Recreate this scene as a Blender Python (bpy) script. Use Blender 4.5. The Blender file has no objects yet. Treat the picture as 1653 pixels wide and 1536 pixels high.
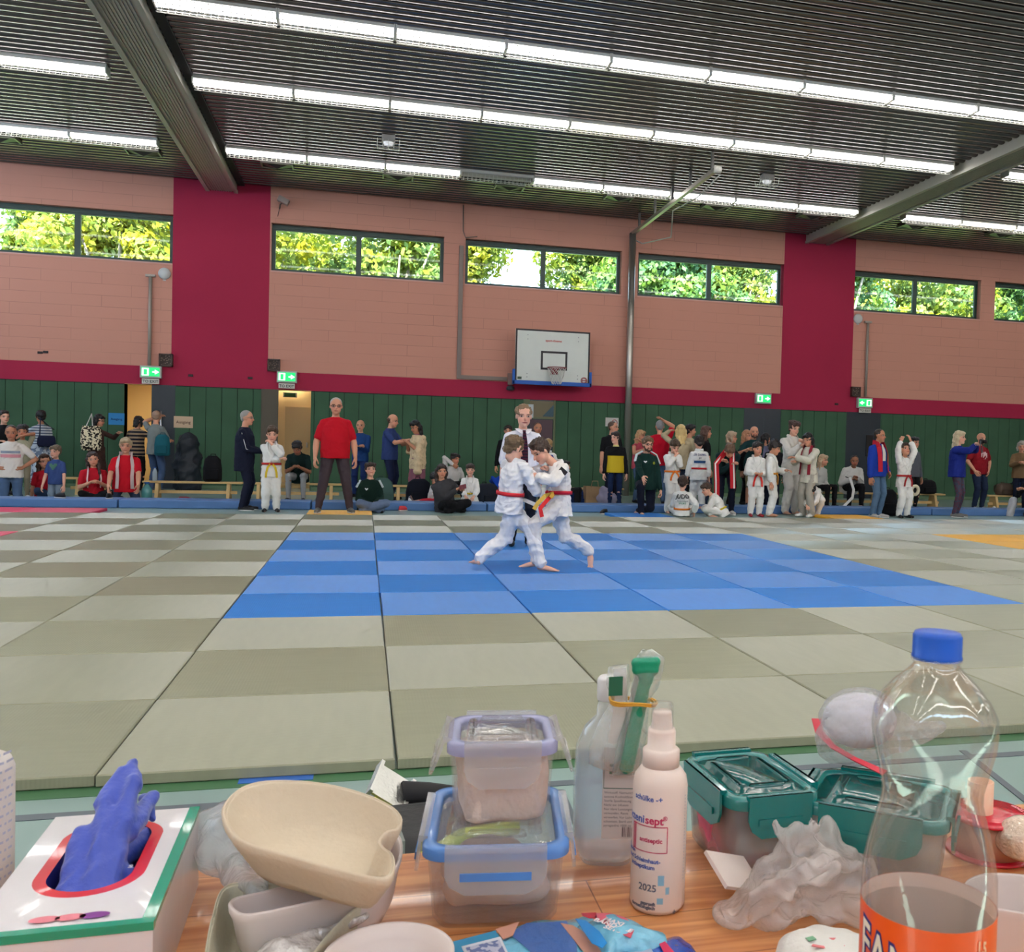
import bpy, math, random
import numpy as np
from mathutils import Vector, Matrix, Euler
from math import sin, cos, pi, radians, sqrt, atan2
random.seed(7); RNG = np.random.RandomState(7)
scene = bpy.context.scene
col = scene.collection

# ---------------------------------------------------------------- camera
F_PX, CAM_YAW, CAM_PITCH, CAM_ROLL = 1554.636, .25996, .02953, .02696
CAM = np.array([.86687, -6.58237, 1.2057]); CX = 174.75
_cy, _sy, _cp, _sp, _cr, _sr = cos(CAM_YAW), sin(CAM_YAW), cos(CAM_PITCH), sin(CAM_PITCH), cos(CAM_ROLL), sin(CAM_ROLL)
CF = np.array([_sy*_cp, _cy*_cp, -_sp]); _r = np.array([_cy, -_sy, 0.]); _u = np.cross(_r, CF)
CR = _cr*_r + _sr*_u; CU = -_sr*_r + _cr*_u
cd = bpy.data.cameras.new('camera'); cam = bpy.data.objects.new('camera', cd); col.objects.link(cam)
M4 = Matrix.Identity(4)
for i in range(3):
    M4[i][0] = CR[i]; M4[i][1] = CU[i]; M4[i][2] = -CF[i]; M4[i][3] = CAM[i]
cam.matrix_world = M4
cd.sensor_width = 36; cd.lens = F_PX/1653*36; cd.shift_x = -CX/1653; cd.clip_end = 300; cd.clip_start = .05
cd.dof.use_dof = True; cd.dof.focus_distance = 7.0; cd.dof.aperture_fstop = 32
scene.camera = cam
def ray(x, y): return CF + CR*(x-826.5-CX)/F_PX - CU*(y-768)/F_PX
def atz(x, y, z): d = ray(x, y); return CAM + d*((z-CAM[2])/d[2])
def atY(x, y, Y): d = ray(x, y); return CAM + d*((Y-CAM[1])/d[1])

# ---------------------------------------------------------------- light and exposure
EXPO = -0.16
TUBE = 12.5; SKY = 14.0; SUN = 66.0; CORR = 18.0
w = bpy.data.worlds.new('sky'); scene.world = w; w.use_nodes = True
bg = w.node_tree.nodes['Background']; bg.inputs[0].default_value = (.55, .76, 1, 1); bg.inputs[1].default_value = SKY
sd = bpy.data.lights.new('sun', 'SUN'); sd.energy = SUN; sd.angle = .01; sd.color = (1, .95, .82)
so = bpy.data.objects.new('sun', sd); col.objects.link(so); so.rotation_euler = (radians(42), 0, radians(-18))
scene.view_settings.view_transform = 'Standard'; scene.view_settings.look = 'None'
scene.view_settings.exposure = EXPO; scene.view_settings.gamma = 1; scene.view_settings.use_curve_mapping = False
scene.cycles.use_denoising = True; scene.cycles.max_bounces = 8; scene.cycles.transparent_max_bounces = 24
scene.cycles.diffuse_bounces = 3; scene.cycles.glossy_bounces = 3; scene.cycles.transmission_bounces = 8
scene.cycles.caustics_reflective = False; scene.cycles.caustics_refractive = False
scene.cycles.sample_clamp_indirect = 4

# ---------------------------------------------------------------- helpers
def s2l(c): return tuple((x/12.92 if x <= .04045 else ((x+.055)/1.055)**2.4) for x in c)
def C8(r, g, b): return s2l((r/255, g/255, b/255))
_mats = {}
def mat(name, colr=(.8, .8, .8), rough=.6, metal=0, spec=.5, bump=0, bscale=40, var=0, vscale=3, emit=None, estr=1,
        trans=0, ior=1.45, alpha=1, sheen=0, coat=0, aniso=0, wave=None):
    if name in _mats: return _mats[name]
    m = bpy.data.materials.new(name); m.use_nodes = True; nt = m.node_tree; b = nt.nodes['Principled BSDF']
    L = nt.links.new
    b.inputs['Base Color'].default_value = (*colr, 1); b.inputs['Roughness'].default_value = rough
    b.inputs['Metallic'].default_value = metal; b.inputs['Specular IOR Level'].default_value = spec
    b.inputs['IOR'].default_value = ior; b.inputs['Transmission Weight'].default_value = trans
    b.inputs['Alpha'].default_value = alpha; b.inputs['Coat Weight'].default_value = coat
    if sheen: b.inputs['Sheen Weight'].default_value = sheen
    if emit: b.inputs['Emission Color'].default_value = (*emit, 1); b.inputs['Emission Strength'].default_value = estr
    if bump or var:
        tc = nt.nodes.new('ShaderNodeTexCoord'); n = nt.nodes.new('ShaderNodeTexNoise'); L(tc.outputs['Object'], n.inputs['Vector'])
        n.inputs['Scale'].default_value = bscale; n.inputs['Detail'].default_value = 4
        if bump:
            bp = nt.nodes.new('ShaderNodeBump'); bp.inputs['Strength'].default_value = bump; bp.inputs['Distance'].default_value = .01
            L(n.outputs['Fac'], bp.inputs['Height']); L(bp.outputs['Normal'], b.inputs['Normal'])
        if var:
            n2 = nt.nodes.new('ShaderNodeTexNoise'); L(tc.outputs['Object'], n2.inputs['Vector']); n2.inputs['Scale'].default_value = vscale; n2.inputs['Detail'].default_value = 5
            r = nt.nodes.new('ShaderNodeMapRange'); L(n2.outputs['Fac'], r.inputs[0]); r.inputs[1].default_value = .3; r.inputs[2].default_value = .7
            r.inputs[3].default_value = 1-var; r.inputs[4].default_value = 1+var
            mx = nt.nodes.new('ShaderNodeVectorMath'); mx.operation = 'SCALE'; mx.inputs[0].default_value = colr; L(r.outputs[0], mx.inputs['Scale'])
            L(mx.outputs[0], b.inputs['Base Color'])
    _mats[name] = m; return m
class MB:
    """collects shapes (verts, faces, material index, smooth) and links them as one mesh object"""
    def __init__(s): s.v = []; s.f = []; s.m = []; s.s = []; s.n = 0
    def add(s, V, F, mi=0, smooth=False):
        V = np.asarray(V, float).reshape(-1, 3); s.v.append(V)
        for f in F: s.f.append(tuple(int(i)+s.n for i in f)); s.m.append(mi); s.s.append(smooth)
        s.n += len(V); return s
    def box(s, a, b, mi=0, M=None):
        x0, y0, z0 = a; x1, y1, z1 = b
        V = np.array([(x0,y0,z0),(x1,y0,z0),(x1,y1,z0),(x0,y1,z0),(x0,y0,z1),(x1,y0,z1),(x1,y1,z1),(x0,y1,z1)], float)
        if M is not None: V = (np.array(M)[:3,:3] @ V.T).T + np.array(M)[:3,3]
        return s.add(V, [(0,3,2,1),(4,5,6,7),(0,1,5,4),(1,2,6,5),(2,3,7,6),(3,0,4,7)], mi)
    def loft(s, rings, mi=0, smooth=True, cap=(True, True), closed=False):
        """rings: list of (n,3) arrays"""
        n = len(rings[0]); V = np.concatenate(rings); F = []
        R = len(rings)
        for i in range(R if closed else R-1):
            a = i*n; b = ((i+1) % R)*n
            for j in range(n): k = (j+1) % n; F.append((a+j, a+k, b+k, b+j))
        if not closed:
            if cap[0]: F.append(tuple(range(n-1, -1, -1)))
            if cap[1]: F.append(tuple(range((R-1)*n, R*n)))
        return s.add(V, F, mi, smooth)
    def cyl(s, p0, p1, r0, r1=None, n=12, mi=0, smooth=True, cap=(True, True)):
        r1 = r0 if r1 is None else r1; p0 = np.array(p0, float); p1 = np.array(p1, float)
        d = p1-p0; d /= np.linalg.norm(d)+1e-12; a = np.cross(d, (0, 0, 1) if abs(d[2]) < .9 else (1, 0, 0)); a /= np.linalg.norm(a); b = np.cross(d, a)
        t = np.arange(n)*2*pi/n; c = np.outer(np.cos(t), a)+np.outer(np.sin(t), b)
        return s.loft([p0+c*r0, p1+c*r1], mi, smooth, cap)
    def tube(s, pts, r, n=8, mi=0, flat=None, closed=False):
        """swept tube along pts; flat=(w,t) makes a ribbon with section w x t, normal given by nrm list"""
        P = [np.array(p, float) for p in pts]; rings = []; prev = None
        for i, p in enumerate(P):
            if closed: d = P[(i+1) % len(P)]-P[i-1]
            else: d = P[min(i+1, len(P)-1)]-P[max(i-1, 0)]
            d = d/(np.linalg.norm(d)+1e-12)
            if prev is None:
                a = np.cross(d, (0, 0, 1) if abs(d[2]) < .9 else (1, 0, 0))
            else: a = prev-d*np.dot(prev, d)
            a = a/(np.linalg.norm(a)+1e-12); prev = a; b = np.cross(d, a)
            rr = r[i] if hasattr(r, '__len__') else r
            t = np.arange(n)*2*pi/n; rings.append(p+np.outer(np.cos(t), a)*rr+np.outer(np.sin(t), b)*rr)
        return s.loft(rings, mi, True, (True, True), closed)
    def lathe(s, prof, c=(0, 0, 0), n=40, mi=0, cap=(True, True), smooth=True, sx=1, sy=1):
        t = np.arange(n)*2*pi/n
        return s.loft([np.stack([c[0]+r*sx*np.cos(t), c[1]+r*sy*np.sin(t), np.full(n, c[2]+z)], 1) for r, z in prof], mi, smooth, cap)
    def build(s, name, mats, parent=None, M=None, label=None):
        me = bpy.data.meshes.new(name)
        V = np.concatenate(s.v) if s.v else np.zeros((0, 3))
        me.from_pydata([tuple(v) for v in V], [], s.f)
        for m in (mats if isinstance(mats, (list, tuple)) else [mats]): me.materials.append(m)
        me.polygons.foreach_set('material_index', s.m); me.polygons.foreach_set('use_smooth', s.s); me.update()
        o = bpy.data.objects.new(name, me); col.objects.link(o)
        if parent is not None: o.parent = parent; 
        if M is not None: o.matrix_local = M
        if label: o['label'] = label
        return o
def tag(o, label=None, cat=None, group=None, kind=None):
    if label: o['label'] = label
    if cat: o['category'] = cat
    if group: o['group'] = group
    if kind: o['kind'] = kind
    return o
def empty(name, loc=(0, 0, 0), rz=0, label=None, cat=None, group=None):
    o = bpy.data.objects.new(name, None); o.empty_display_size = .1; col.objects.link(o); o.location = loc; o.rotation_euler = (0, 0, rz)
    return tag(o, label, cat, group)
def struct(mb, name, mats): return tag(mb.build(name, mats), kind='structure')
def copy_tree(o, parent=None):
    c = o.copy(); col.objects.link(c); c.parent = parent
    for ch in list(o.children): copy_tree(ch, c)
    return c
def bevel(o, w, seg=2):
    m = o.modifiers.new('bevel', 'BEVEL'); m.width = w; m.segments = seg; m.limit_method = 'ANGLE'; return o
_txt = {}
def text_mesh(txt, size=1., extrude=0., bold=0., align='CENTER'):
    """2-D text as (verts, faces) numpy, origin at baseline, unit = metre"""
    k = (txt, size, extrude, bold, align)
    if k in _txt: return _txt[k]
    cu = bpy.data.curves.new('t', 'FONT'); cu.body = txt; cu.size = size; cu.extrude = extrude; cu.offset = bold; cu.align_x = align; cu.resolution_u = 3
    ob = bpy.data.objects.new('t', cu); col.objects.link(ob)
    dg = bpy.context.evaluated_depsgraph_get(); me = bpy.data.meshes.new_from_object(ob.evaluated_get(dg))
    V = np.array([v.co[:] for v in me.vertices]).reshape(-1, 3); F = [tuple(p.vertices) for p in me.polygons]
    bpy.data.objects.remove(ob); bpy.data.curves.remove(cu); bpy.data.meshes.remove(me)
    _txt[k] = (V, F); return V, F
def text_flat(mb, txt, size, org, ux, uy, mi=0, bold=0., align='CENTER', off=.0015, vc=True):
    V, F = text_mesh(txt, size, 0, bold, align)
    if not len(V): return mb
    ux = np.array(ux, float); uy = np.array(uy, float); nz = np.cross(ux, uy)
    y = V[:, 1]-(size*.35 if vc else 0)
    return mb.add(np.array(org)+np.outer(V[:, 0], ux)+np.outer(y, uy)+nz*off, F, mi)
# ================================================================ the hall
WY, CZ, XL, XR, YB = 17.0, 6.93, -11.0, 24.0, -12.0
BB, BT = 2.33, 2.74            # crimson band
SILL, HEAD = 5.05, 6.14
wins = [(-10.9, -7.6), (-7.25, -3.38), (-1.29, 2.62), (3.13, 7.03), (7.46, 11.43), (13.52, 17.42), (17.87, 21.8)]
def wall_paint(name, c, mort=.86, bw=1.2, bh=.25):
    m = mat(name, c, .75, spec=.25); nt = m.node_tree; L = nt.links.new; b = nt.nodes['Principled BSDF']
    tc = nt.nodes.new('ShaderNodeTexCoord'); mp = nt.nodes.new('ShaderNodeMapping'); mp.inputs['Rotation'].default_value = (radians(90), 0, 0)
    L(tc.outputs['Object'], mp.inputs[0]); br = nt.nodes.new('ShaderNodeTexBrick'); L(mp.outputs[0], br.inputs['Vector'])
    br.inputs['Scale'].default_value = 1; br.inputs['Brick Width'].default_value = bw; br.inputs['Row Height'].default_value = bh
    br.inputs['Mortar Size'].default_value = .008; br.inputs['Mortar Smooth'].default_value = .5
    br.inputs['Color1'].default_value = (1, 1, 1, 1); br.inputs['Color2'].default_value = (.97, .97, .97, 1); br.inputs['Mortar'].default_value = (mort*.8, mort*.8, mort*.8, 1)
    n = nt.nodes.new('ShaderNodeTexNoise'); L(tc.outputs['Object'], n.inputs['Vector']); n.inputs['Scale'].default_value = .9; n.inputs['Detail'].default_value = 8
    mr = nt.nodes.new('ShaderNodeMapRange'); L(n.outputs[0], mr.inputs[0]); mr.inputs[1].default_value = .35; mr.inputs[2].default_value = .65; mr.inputs[3].default_value = .1; mr.inputs[4].default_value = 1
    mx = nt.nodes.new('ShaderNodeMix'); mx.data_type = 'RGBA'; L(mr.outputs[0], mx.inputs[0]); mx.inputs[6].default_value = (.98, .98, .98, 1); L(br.outputs['Color'], mx.inputs[7])
    m2 = nt.nodes.new('ShaderNodeMix'); m2.data_type = 'RGBA'; m2.blend_type = 'MULTIPLY'; m2.inputs[0].default_value = 1; L(mx.outputs[2], m2.inputs[6]); m2.inputs[7].default_value = (*c, 1)
    L(m2.outputs[2], b.inputs['Base Color']); return m
SALMON = wall_paint('salmon_wall_paint', C8(200, 142, 124)); CRIM = mat('crimson_wall_paint', C8(160, 36, 66), .7, spec=.25, var=.05, vscale=.6)
GREENW = mat('green_board', C8(60, 90, 68), .75, spec=.2, var=.10, vscale=1.5); DARKGAP = mat('dark_gap', (.008, .01, .009), .8)
def wbox(mb, x0, x1, z0, z1, mi=0, t=.3): mb.box((x0, WY, z0), (x1, WY+t, z1), mi)
m = MB()   # salmon upper wall with window openings, crimson pillars and band: one wall
pil = [(-3.37, -1.32), (11.45, 13.52)]
bays = [(XL, -3.37), (-1.32, 11.45), (13.52, XR)]
for a, b in bays:
    wbox(m, a, b, BT, SILL, 0); wbox(m, a, b, HEAD, CZ+.2, 0)
    x = a
    for w0, w1 in wins:
        if w0 >= a-.1 and w1 <= b+.1:
            if w0 > x+.02: wbox(m, x, w0, SILL, HEAD, 0)
            x = w1
    if b > x+.02: wbox(m, x, b, SILL, HEAD, 0)
for a, b in pil: wbox(m, a, b, BT, CZ+.2, 1)
wbox(m, XL, XR, BB, BT, 1)
doorx = [(-4.32, -3.27), (-1.45, -.36), (4.62, 5.43), (10.44, 11.48), (13.39, 14.42)]
x = XL
for a, b in doorx: wbox(m, x, a, 0, BB, 2); x = b
wbox(m, x, XR, 0, BB, 2)
struct(m, 'wall_back', [SALMON, CRIM, DARKGAP])
# green vertical boards in front of the lower wall
m = MB(); x = XL; P = .335
while x < XR:
    x1 = x+P-.012; segs = [(x, x1)]
    for a, b in doorx:
        ns = []
        for s0, s1 in segs:
            if s1 <= a or s0 >= b: ns.append((s0, s1))
            else:
                if s0 < a: ns.append((s0, a))
                if s1 > b: ns.append((b, s1))
        segs = ns
    for s0, s1 in segs:
        if s1-s0 > .02: m.box((s0, WY-.035, .09), (s1, WY, BB-.02), 0)
    x += P
m.box((XL, WY-.045, 0), (-4.35, WY, .09), 1); m.box((-3.25, WY-.045, 0), (-1.46, WY, .09), 1); m.box((-.34, WY-.045, 0), (4.6, WY, .09), 1)
m.box((5.45, WY-.045, 0), (10.42, WY, .09), 1); m.box((11.5, WY-.045, 0), (13.37, WY, .09), 1); m.box((14.44, WY-.045, 0), (XR, WY, .09), 1)
struct(m, 'wall_panelling', [GREENW, mat('pale_green_skirting', C8(92, 118, 88), .5)])
WHT = mat('side_wall_paint', C8(200, 178, 165), .8)
m = MB(); m.box((XL-.3, YB, 0), (XL, WY+.3, 4.9)); m.box((XL-.3, YB, 6.2), (XL, WY+.3, CZ+.2)); m.box((XL-.3, YB, 4.9), (XL, 2, 6.2))   # unseen wall; high window openings added for bluish light from the left
for y in (2, 5.6, 9.4, 13.1, 16.7): m.box((XL-.3, y, 4.9), (XL, y+.35, 6.2))
struct(m, 'wall_left', WHT)
struct(MB().box((XR, YB, 0), (XR+.3, WY+.3, CZ+.2)), 'wall_right', WHT)
# unseen wall behind the camera; its high window band is added for daylight
m = MB(); m.box((XL, YB-.3, 0), (XR, YB, 5.5)); m.box((XL, YB-.3, 6.3), (XR, YB, CZ+.2))
for x in np.arange(XL, XR+.1, 3.5): m.box((x-.15, YB-.3, 5.5), (x+.15, YB, 6.3))
struct(m, 'wall_front', WHT)
# ---------------------------------------------------------------- floor with painted court lines
FL = mat('hall_floor', C8(132, 156, 150), .32, spec=.5, var=.05, vscale=2, bump=.02, bscale=6)
struct(MB().box((XL, YB, -.1), (XR, WY+3.5, 0)), 'floor', FL)
def fline(i, a, b, wd, c):
    a = np.array(a, float); b = np.array(b, float); d = (b-a)/np.linalg.norm(b-a); n = np.array([-d[1], d[0]])*wd/2
    V = [(*(a+n), .0), (*(a-n), .0), (*(b-n), .0), (*(b+n), .0)]; V = V+[(p[0], p[1], .0015+.0003*i) for p in V]
    struct(MB().add(V, [(0, 1, 2, 3), (7, 6, 5, 4), (0, 4, 5, 1), (1, 5, 6, 2), (2, 6, 7, 3), (3, 7, 4, 0)]), 'trim_%d' % i, mat(*c))
gL, kL, bL = ('green_floor_line', C8(62, 104, 70), .4), ('dark_floor_line', C8(84, 92, 100), .4), ('blue_floor_line', C8(50, 100, 180), .4)
fline(1, (XL, -3.03), (XR, -3.03), .10, gL); fline(2, (XL, -3.24), (XR, -3.24), .05, kL)
fline(3, (XL, 12.6), (XR, 12.6), .05, gL); fline(4, (-6, -5), (4, -5), .05, gL)
p = atz(330, 1308, 0)[:2]; q = atz(352, 1300, 0)[:2]; fline(5, p-(q-p)*2.5, q+(q-p)*12, .03, kL)
p = atz(905, 1275, 0)[:2]; q = atz(920, 1308, 0)[:2]; fline(6, p, q+(q-p)*3, .02, kL)
p = atz(1600, 1248, 0)[:2]; q = atz(1653, 1290, 0)[:2]; fline(7, p-(q-p), q+(q-p)*2, .03, kL)
p = atz(385, 1262, 0)[:2]; fline(8, p, p+np.array([.25, 0]), .05, bL)
# ---------------------------------------------------------------- ceiling of metal slats
SLAT = mat('dark_metal_slat', C8(112, 104, 104), .27, metal=.9, spec=.5, var=.05, vscale=.7)
m = MB(); y = YB
while y < WY:
    a, b = y, y+.125
    prof = [(a, CZ+.04), (a+.004, CZ+.02), (a+.03, CZ+.003), (b-.03, CZ+.003), (b-.004, CZ+.02), (b, CZ+.04)]
    V = [(XL, p, z) for p, z in prof]+[(XR, p, z) for p, z in prof]
    m.add(V, [(i, i+1, i+7, i+6) for i in range(5)], 0, True); y += .20
m.box((XL, YB, CZ+.13), (XR, WY, CZ+.2), 1)
struct(m, 'ceiling', [SLAT, mat('black_void', (.006, .006, .007), .9)])
# ---------------------------------------------------------------- beams
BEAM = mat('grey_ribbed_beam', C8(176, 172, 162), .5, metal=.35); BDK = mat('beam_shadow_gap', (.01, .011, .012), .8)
for X0 in (-2.68, 12.05):
    m = MB(); m.box((X0, YB, CZ-.16), (X0+.64, WY, CZ+.05), 0)
    for k in range(9): m.box((X0+.1+k*.05, YB, CZ-.175), (X0+.125+k*.05, WY, CZ-.15), 0)
    m.box((X0-.02, YB, CZ-.2), (X0+.06, WY, CZ-.14), 0); m.box((X0+.58, YB, CZ-.2), (X0+.66, WY, CZ-.14), 0)
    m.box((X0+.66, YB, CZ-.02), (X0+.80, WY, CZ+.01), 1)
    tag(m.build('ceiling_beam', [BEAM, BDK]), 'grey ribbed ceiling beam above the %s crimson pillar' % ('left-hand' if X0 < 0 else 'right-hand'), 'beam', 'ceiling beams')
# ---------------------------------------------------------------- windows
FR = mat('dark_green_window_frame', C8(30, 54, 48), .4)
gm = bpy.data.materials.new('window_glass'); gm.use_nodes = True; nt = gm.node_tree; nt.nodes.clear()
o_ = nt.nodes.new('ShaderNodeOutputMaterial'); mx_ = nt.nodes.new('ShaderNodeMixShader'); tr_ = nt.nodes.new('ShaderNodeBsdfTransparent'); gl_ = nt.nodes.new('ShaderNodeBsdfGlossy')
gl_.inputs['Roughness'].default_value = .02; fr_ = nt.nodes.new('ShaderNodeFresnel'); fr_.inputs[0].default_value = 1.3; tr_.inputs[0].default_value = (.96, 1, .98, 1)
nt.links.new(fr_.outputs[0], mx_.inputs[0]); nt.links.new(tr_.outputs[0], mx_.inputs[1]); nt.links.new(gl_.outputs[0], mx_.inputs[2]); nt.links.new(mx_.outputs[0], o_.inputs[0])
REV = mat('window_reveal_paint', C8(235, 190, 175), .8)
for i, (a, b) in enumerate(wins):
    y0, y1 = WY+.17, WY+.24; t = .08; r = empty('window_%d' % (i+1)); r['kind'] = 'structure'
    m = MB(); m.box((a, y0, SILL), (b, y1, SILL+t)); m.box((a, y0, HEAD-.13), (b, y1, HEAD)); m.box((a, y0, SILL+t), (a+t, y1, HEAD-.13)); m.box((b-t, y0, SILL+t), (b, y1, HEAD-.13))
    c = (a+b)/2-.02; m.box((c-.06, y0, SILL+t), (c+.06, y1, HEAD-.13)); m.box((a+.02, y0-.02, HEAD-.09), (b-.02, y0, HEAD-.04))
    m.build('window_frame', FR, r)
    for p0, p1 in ((a+t, c-.06), (c+.06, b-t)): MB().box((p0, y0+.03, SILL+t), (p1, y0+.038, HEAD-.13)).build('pane', gm, r)
    m = MB(); m.box((a, WY-.01, SILL-.02), (b, y0, SILL+.004)); m.build('window_sill', mat('pale_sill', C8(205, 160, 150), .6), r)
# ---------------------------------------------------------------- doors and the lit corridors behind
CREAM = mat('cream_corridor_paint', C8(238, 206, 148), .7); DARKD = mat('dark_blue_door', C8(26, 36, 46), .4, var=.06)
for i, (a, b, h) in enumerate([(-4.32, -3.27, BB), (-1.45, -.36, BB)]):
    m = MB(); D = 2.6
    m.box((a-.6, WY+.3+D, 0), (b+.9, WY+.4+D, 2.7)); m.box((a-.7, WY+.3, 0), (a-.6, WY+.4+D, 2.7)); m.box((b+.9, WY+.3, 0), (b+1, WY+.4+D, 2.7)); m.box((a-.7, WY+.3, 2.7), (b+1, WY+.4+D, 2.8))
    m.box((a, WY, BB-.005), (b, WY+.3, BB)); m.box((a-.004, WY, 0), (a, WY+.3, BB)); m.box((b, WY, 0), (b+.004, WY+.3, BB))
    struct(m, 'wall_corridor_%d' % (i+1), CREAM)
    lt = bpy.data.lights.new('corridor_lamp', 'AREA'); lt.energy = CORR*2; lt.size = .6; lt.color = (1, .86, .62); lo = bpy.data.objects.new('corridor_lamp', lt); col.objects.link(lo); lo.location = ((a+b)/2, WY+1.3, 2.65)
def door(n, parts, handle=None, label=None):
    r = empty('door_%d' % n); r['kind'] = 'structure'; MB().box(*parts[0]).build('door_leaf', parts[1], r)
    if handle is not None: 
        h = MB(); h.cyl((handle[0], handle[1], handle[2]), (handle[0], handle[1], handle[3]), .018); h.build('door_handle', mat('steel_handle', (.6, .6, .6), .3, 1), r)
    return r
door(1, (((-3.76, WY-.03, 0), (-3.27, WY+.02, BB)), DARKD), (-3.55, WY-.09, .95, 1.75))
door(2, (((-1.45, WY-.05, 0), (-1.08, WY+.02, BB)), mat('brown_door', C8(74, 66, 52), .5)), (-1.16, WY-.1, 1.0, 1.25))
r = door(3, (((-1.02, WY+1.2, 0), (-.42, WY+1.25, 1.98)), mat('cream_door', C8(214, 184, 130), .5)), (-.5, WY+1.14, 1.0, 1.12))
m = MB(); m.box((-1.3, WY+1.24, 1.98), (.5, WY+1.3, 2.7)); m.box((-1.5, WY+1.24, 0), (-1.02, WY+1.3, 1.98)); m.box((-.42, WY+1.2, 0), (.5, WY+1.3, 1.98)); struct(m, 'wall_corridor_3', CREAM)
r = door(4, (((4.62, WY+.02, 0), (5.43, WY+.06, BB)), mat('door_glass_dark', C8(40, 56, 60), .25)))
m = MB(); m.box((4.62, WY-.02, 1.78), (4.78, WY+.02, BB)); m.box((4.62, WY-.02, 0), (4.68, WY+.02, 1.78)); m.box((5.38, WY-.02, 0), (5.43, WY+.02, BB)); m.box((4.78, WY-.02, 1.86), (5.38, WY+.02, 1.9)); m.build('door_frame', mat('olive_door_frame', C8(88, 96, 64), .5), r)
m = MB().box((4.78, WY-.0, 1.9), (5.38, WY+.019, BB-.03)); m.build('upper_panel', mat('brown_glass_panel', C8(104, 92, 60), .4), r)
m = MB(); m.add([(5.1, WY-.012, 1.92), (5.38, WY-.012, 1.92), (5.38, WY-.012, 2.22), (5.1, WY-.002, 1.92), (5.38, WY-.002, 1.92), (5.38, WY-.002, 2.22)], [(0, 1, 2), (5, 4, 3), (0, 3, 4, 1), (1, 4, 5, 2), (2, 5, 3, 0)]); m.build('teal_panel', mat('teal_panel', C8(30, 66, 78), .4), r)
m = MB().box((4.8, WY-.0, 1.2), (5.36, WY+.019, 1.84)); m.build('lower_panel', mat('maroon_panel', C8(66, 36, 46), .4), r)
door(5, (((10.44, WY-.02, 0), (11.0, WY+.03, BB)), DARKD)); door(6, (((11.005, WY-.02, 0), (11.48, WY+.03, BB)), DARKD))
r = door(7, (((13.39, WY-.02, 0), (14.42, WY+.03, BB)), DARKD), (14.1, WY-.07, .98, 1.1))
m = MB(); m.box((14.0, WY-.04, 1.15), (14.2, WY-.021, 1.72)); m.build('narrow_pane', mat('black_pane', (.01, .01, .012), .2), r)
# ---------------------------------------------------------------- judo mats, one metre squares
def tatami(name, c, rough, rot):
    m = mat(name, c, rough, spec=.5, var=.04, vscale=3, coat=0); nt = m.node_tree; L = nt.links.new; b = nt.nodes['Principled BSDF']
    tc = nt.nodes.new('ShaderNodeTexCoord'); w = nt.nodes.new('ShaderNodeTexWave'); w.bands_direction = 'X' if rot else 'Y'; w.inputs['Scale'].default_value = 22; w.inputs['Distortion'].default_value = .3
    L(tc.outputs['Object'], w.inputs[0]); n = nt.nodes.new('ShaderNodeTexNoise'); n.inputs['Scale'].default_value = 3.5; n.inputs['Detail'].default_value = 8; mp = nt.nodes.new('ShaderNodeMapping')
    mp.inputs['Scale'].default_value = (1, 6, 1) if rot else (6, 1, 1); ad = nt.nodes.new('ShaderNodeVectorMath'); ob = nt.nodes.new('ShaderNodeObjectInfo'); L(tc.outputs['Object'], ad.inputs[0]); L(ob.outputs['Location'], ad.inputs[1]); L(ad.outputs[0], mp.inputs[0]); L(mp.outputs[0], n.inputs[0])
    bp = nt.nodes.new('ShaderNodeBump'); bp.inputs['Strength'].default_value = .15; b.inputs['Specular IOR Level'].default_value = .15; an = nt.nodes.new('ShaderNodeBsdfAnisotropic'); an.inputs['Roughness'].default_value = .42; an.inputs['Anisotropy'].default_value = .8; tv = nt.nodes.new('ShaderNodeCombineXYZ'); tv.inputs[1 if rot else 0].default_value = 1; L(tv.outputs[0], an.inputs['Tangent']); fr = nt.nodes.new('ShaderNodeFresnel'); fr.inputs[0].default_value = 1.55; ms = nt.nodes.new('ShaderNodeMixShader'); fm = nt.nodes.new('ShaderNodeMath'); fm.operation = 'MULTIPLY'; fm.inputs[1].default_value = .50 if 'green' in name else .24 if 'blue' in name else .10; L(fr.outputs[0], fm.inputs[0]); L(fm.outputs[0], ms.inputs[0]); L(b.outputs[0], ms.inputs[1]); L(an.outputs[0], ms.inputs[2]); L(ms.outputs[0], nt.nodes['Material Output'].inputs[0]); bp.inputs['Distance'].default_value = .003; L(w.outputs['Fac'], bp.inputs['Height']); L(bp.outputs[0], b.inputs['Normal'])
    mr = nt.nodes.new('ShaderNodeMapRange'); L(n.outputs[0], mr.inputs[0]); mr.inputs[1].default_value = .35; mr.inputs[2].default_value = .7; mr.inputs[3].default_value = .96; mr.inputs[4].default_value = 1.03; b.inputs['Coat Roughness'].default_value = .24; b.inputs['Coat IOR'].default_value = 1.6; b.inputs['Coat Tint'].default_value = (1, 1, 1, 1)
    r2 = nt.nodes.new('ShaderNodeMapRange'); L(ob.outputs['Random'], r2.inputs[0]); r2.inputs[3].default_value = .93; r2.inputs[4].default_value = 1.05
    mx = nt.nodes.new('ShaderNodeVectorMath'); mx.operation = 'SCALE'; mx.inputs[0].default_value = c; mq = nt.nodes.new('ShaderNodeMath'); mq.operation = 'MULTIPLY'; L(r2.outputs[0], mq.inputs[0]); L(mr.outputs[0], mq.inputs[1]); L(mq.outputs[0], mx.inputs['Scale']); L(mx.outputs[0], b.inputs['Base Color'])
    return m
MT = .045
TM = {'green': (C8(152, 152, 128), 'grey-green'), 'blue': (C8(48, 124, 206), 'blue'), 'yellow': (C8(240, 178, 60), 'yellow'), 'red': (C8(214, 62, 96), 'red')}
protos = {}
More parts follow.
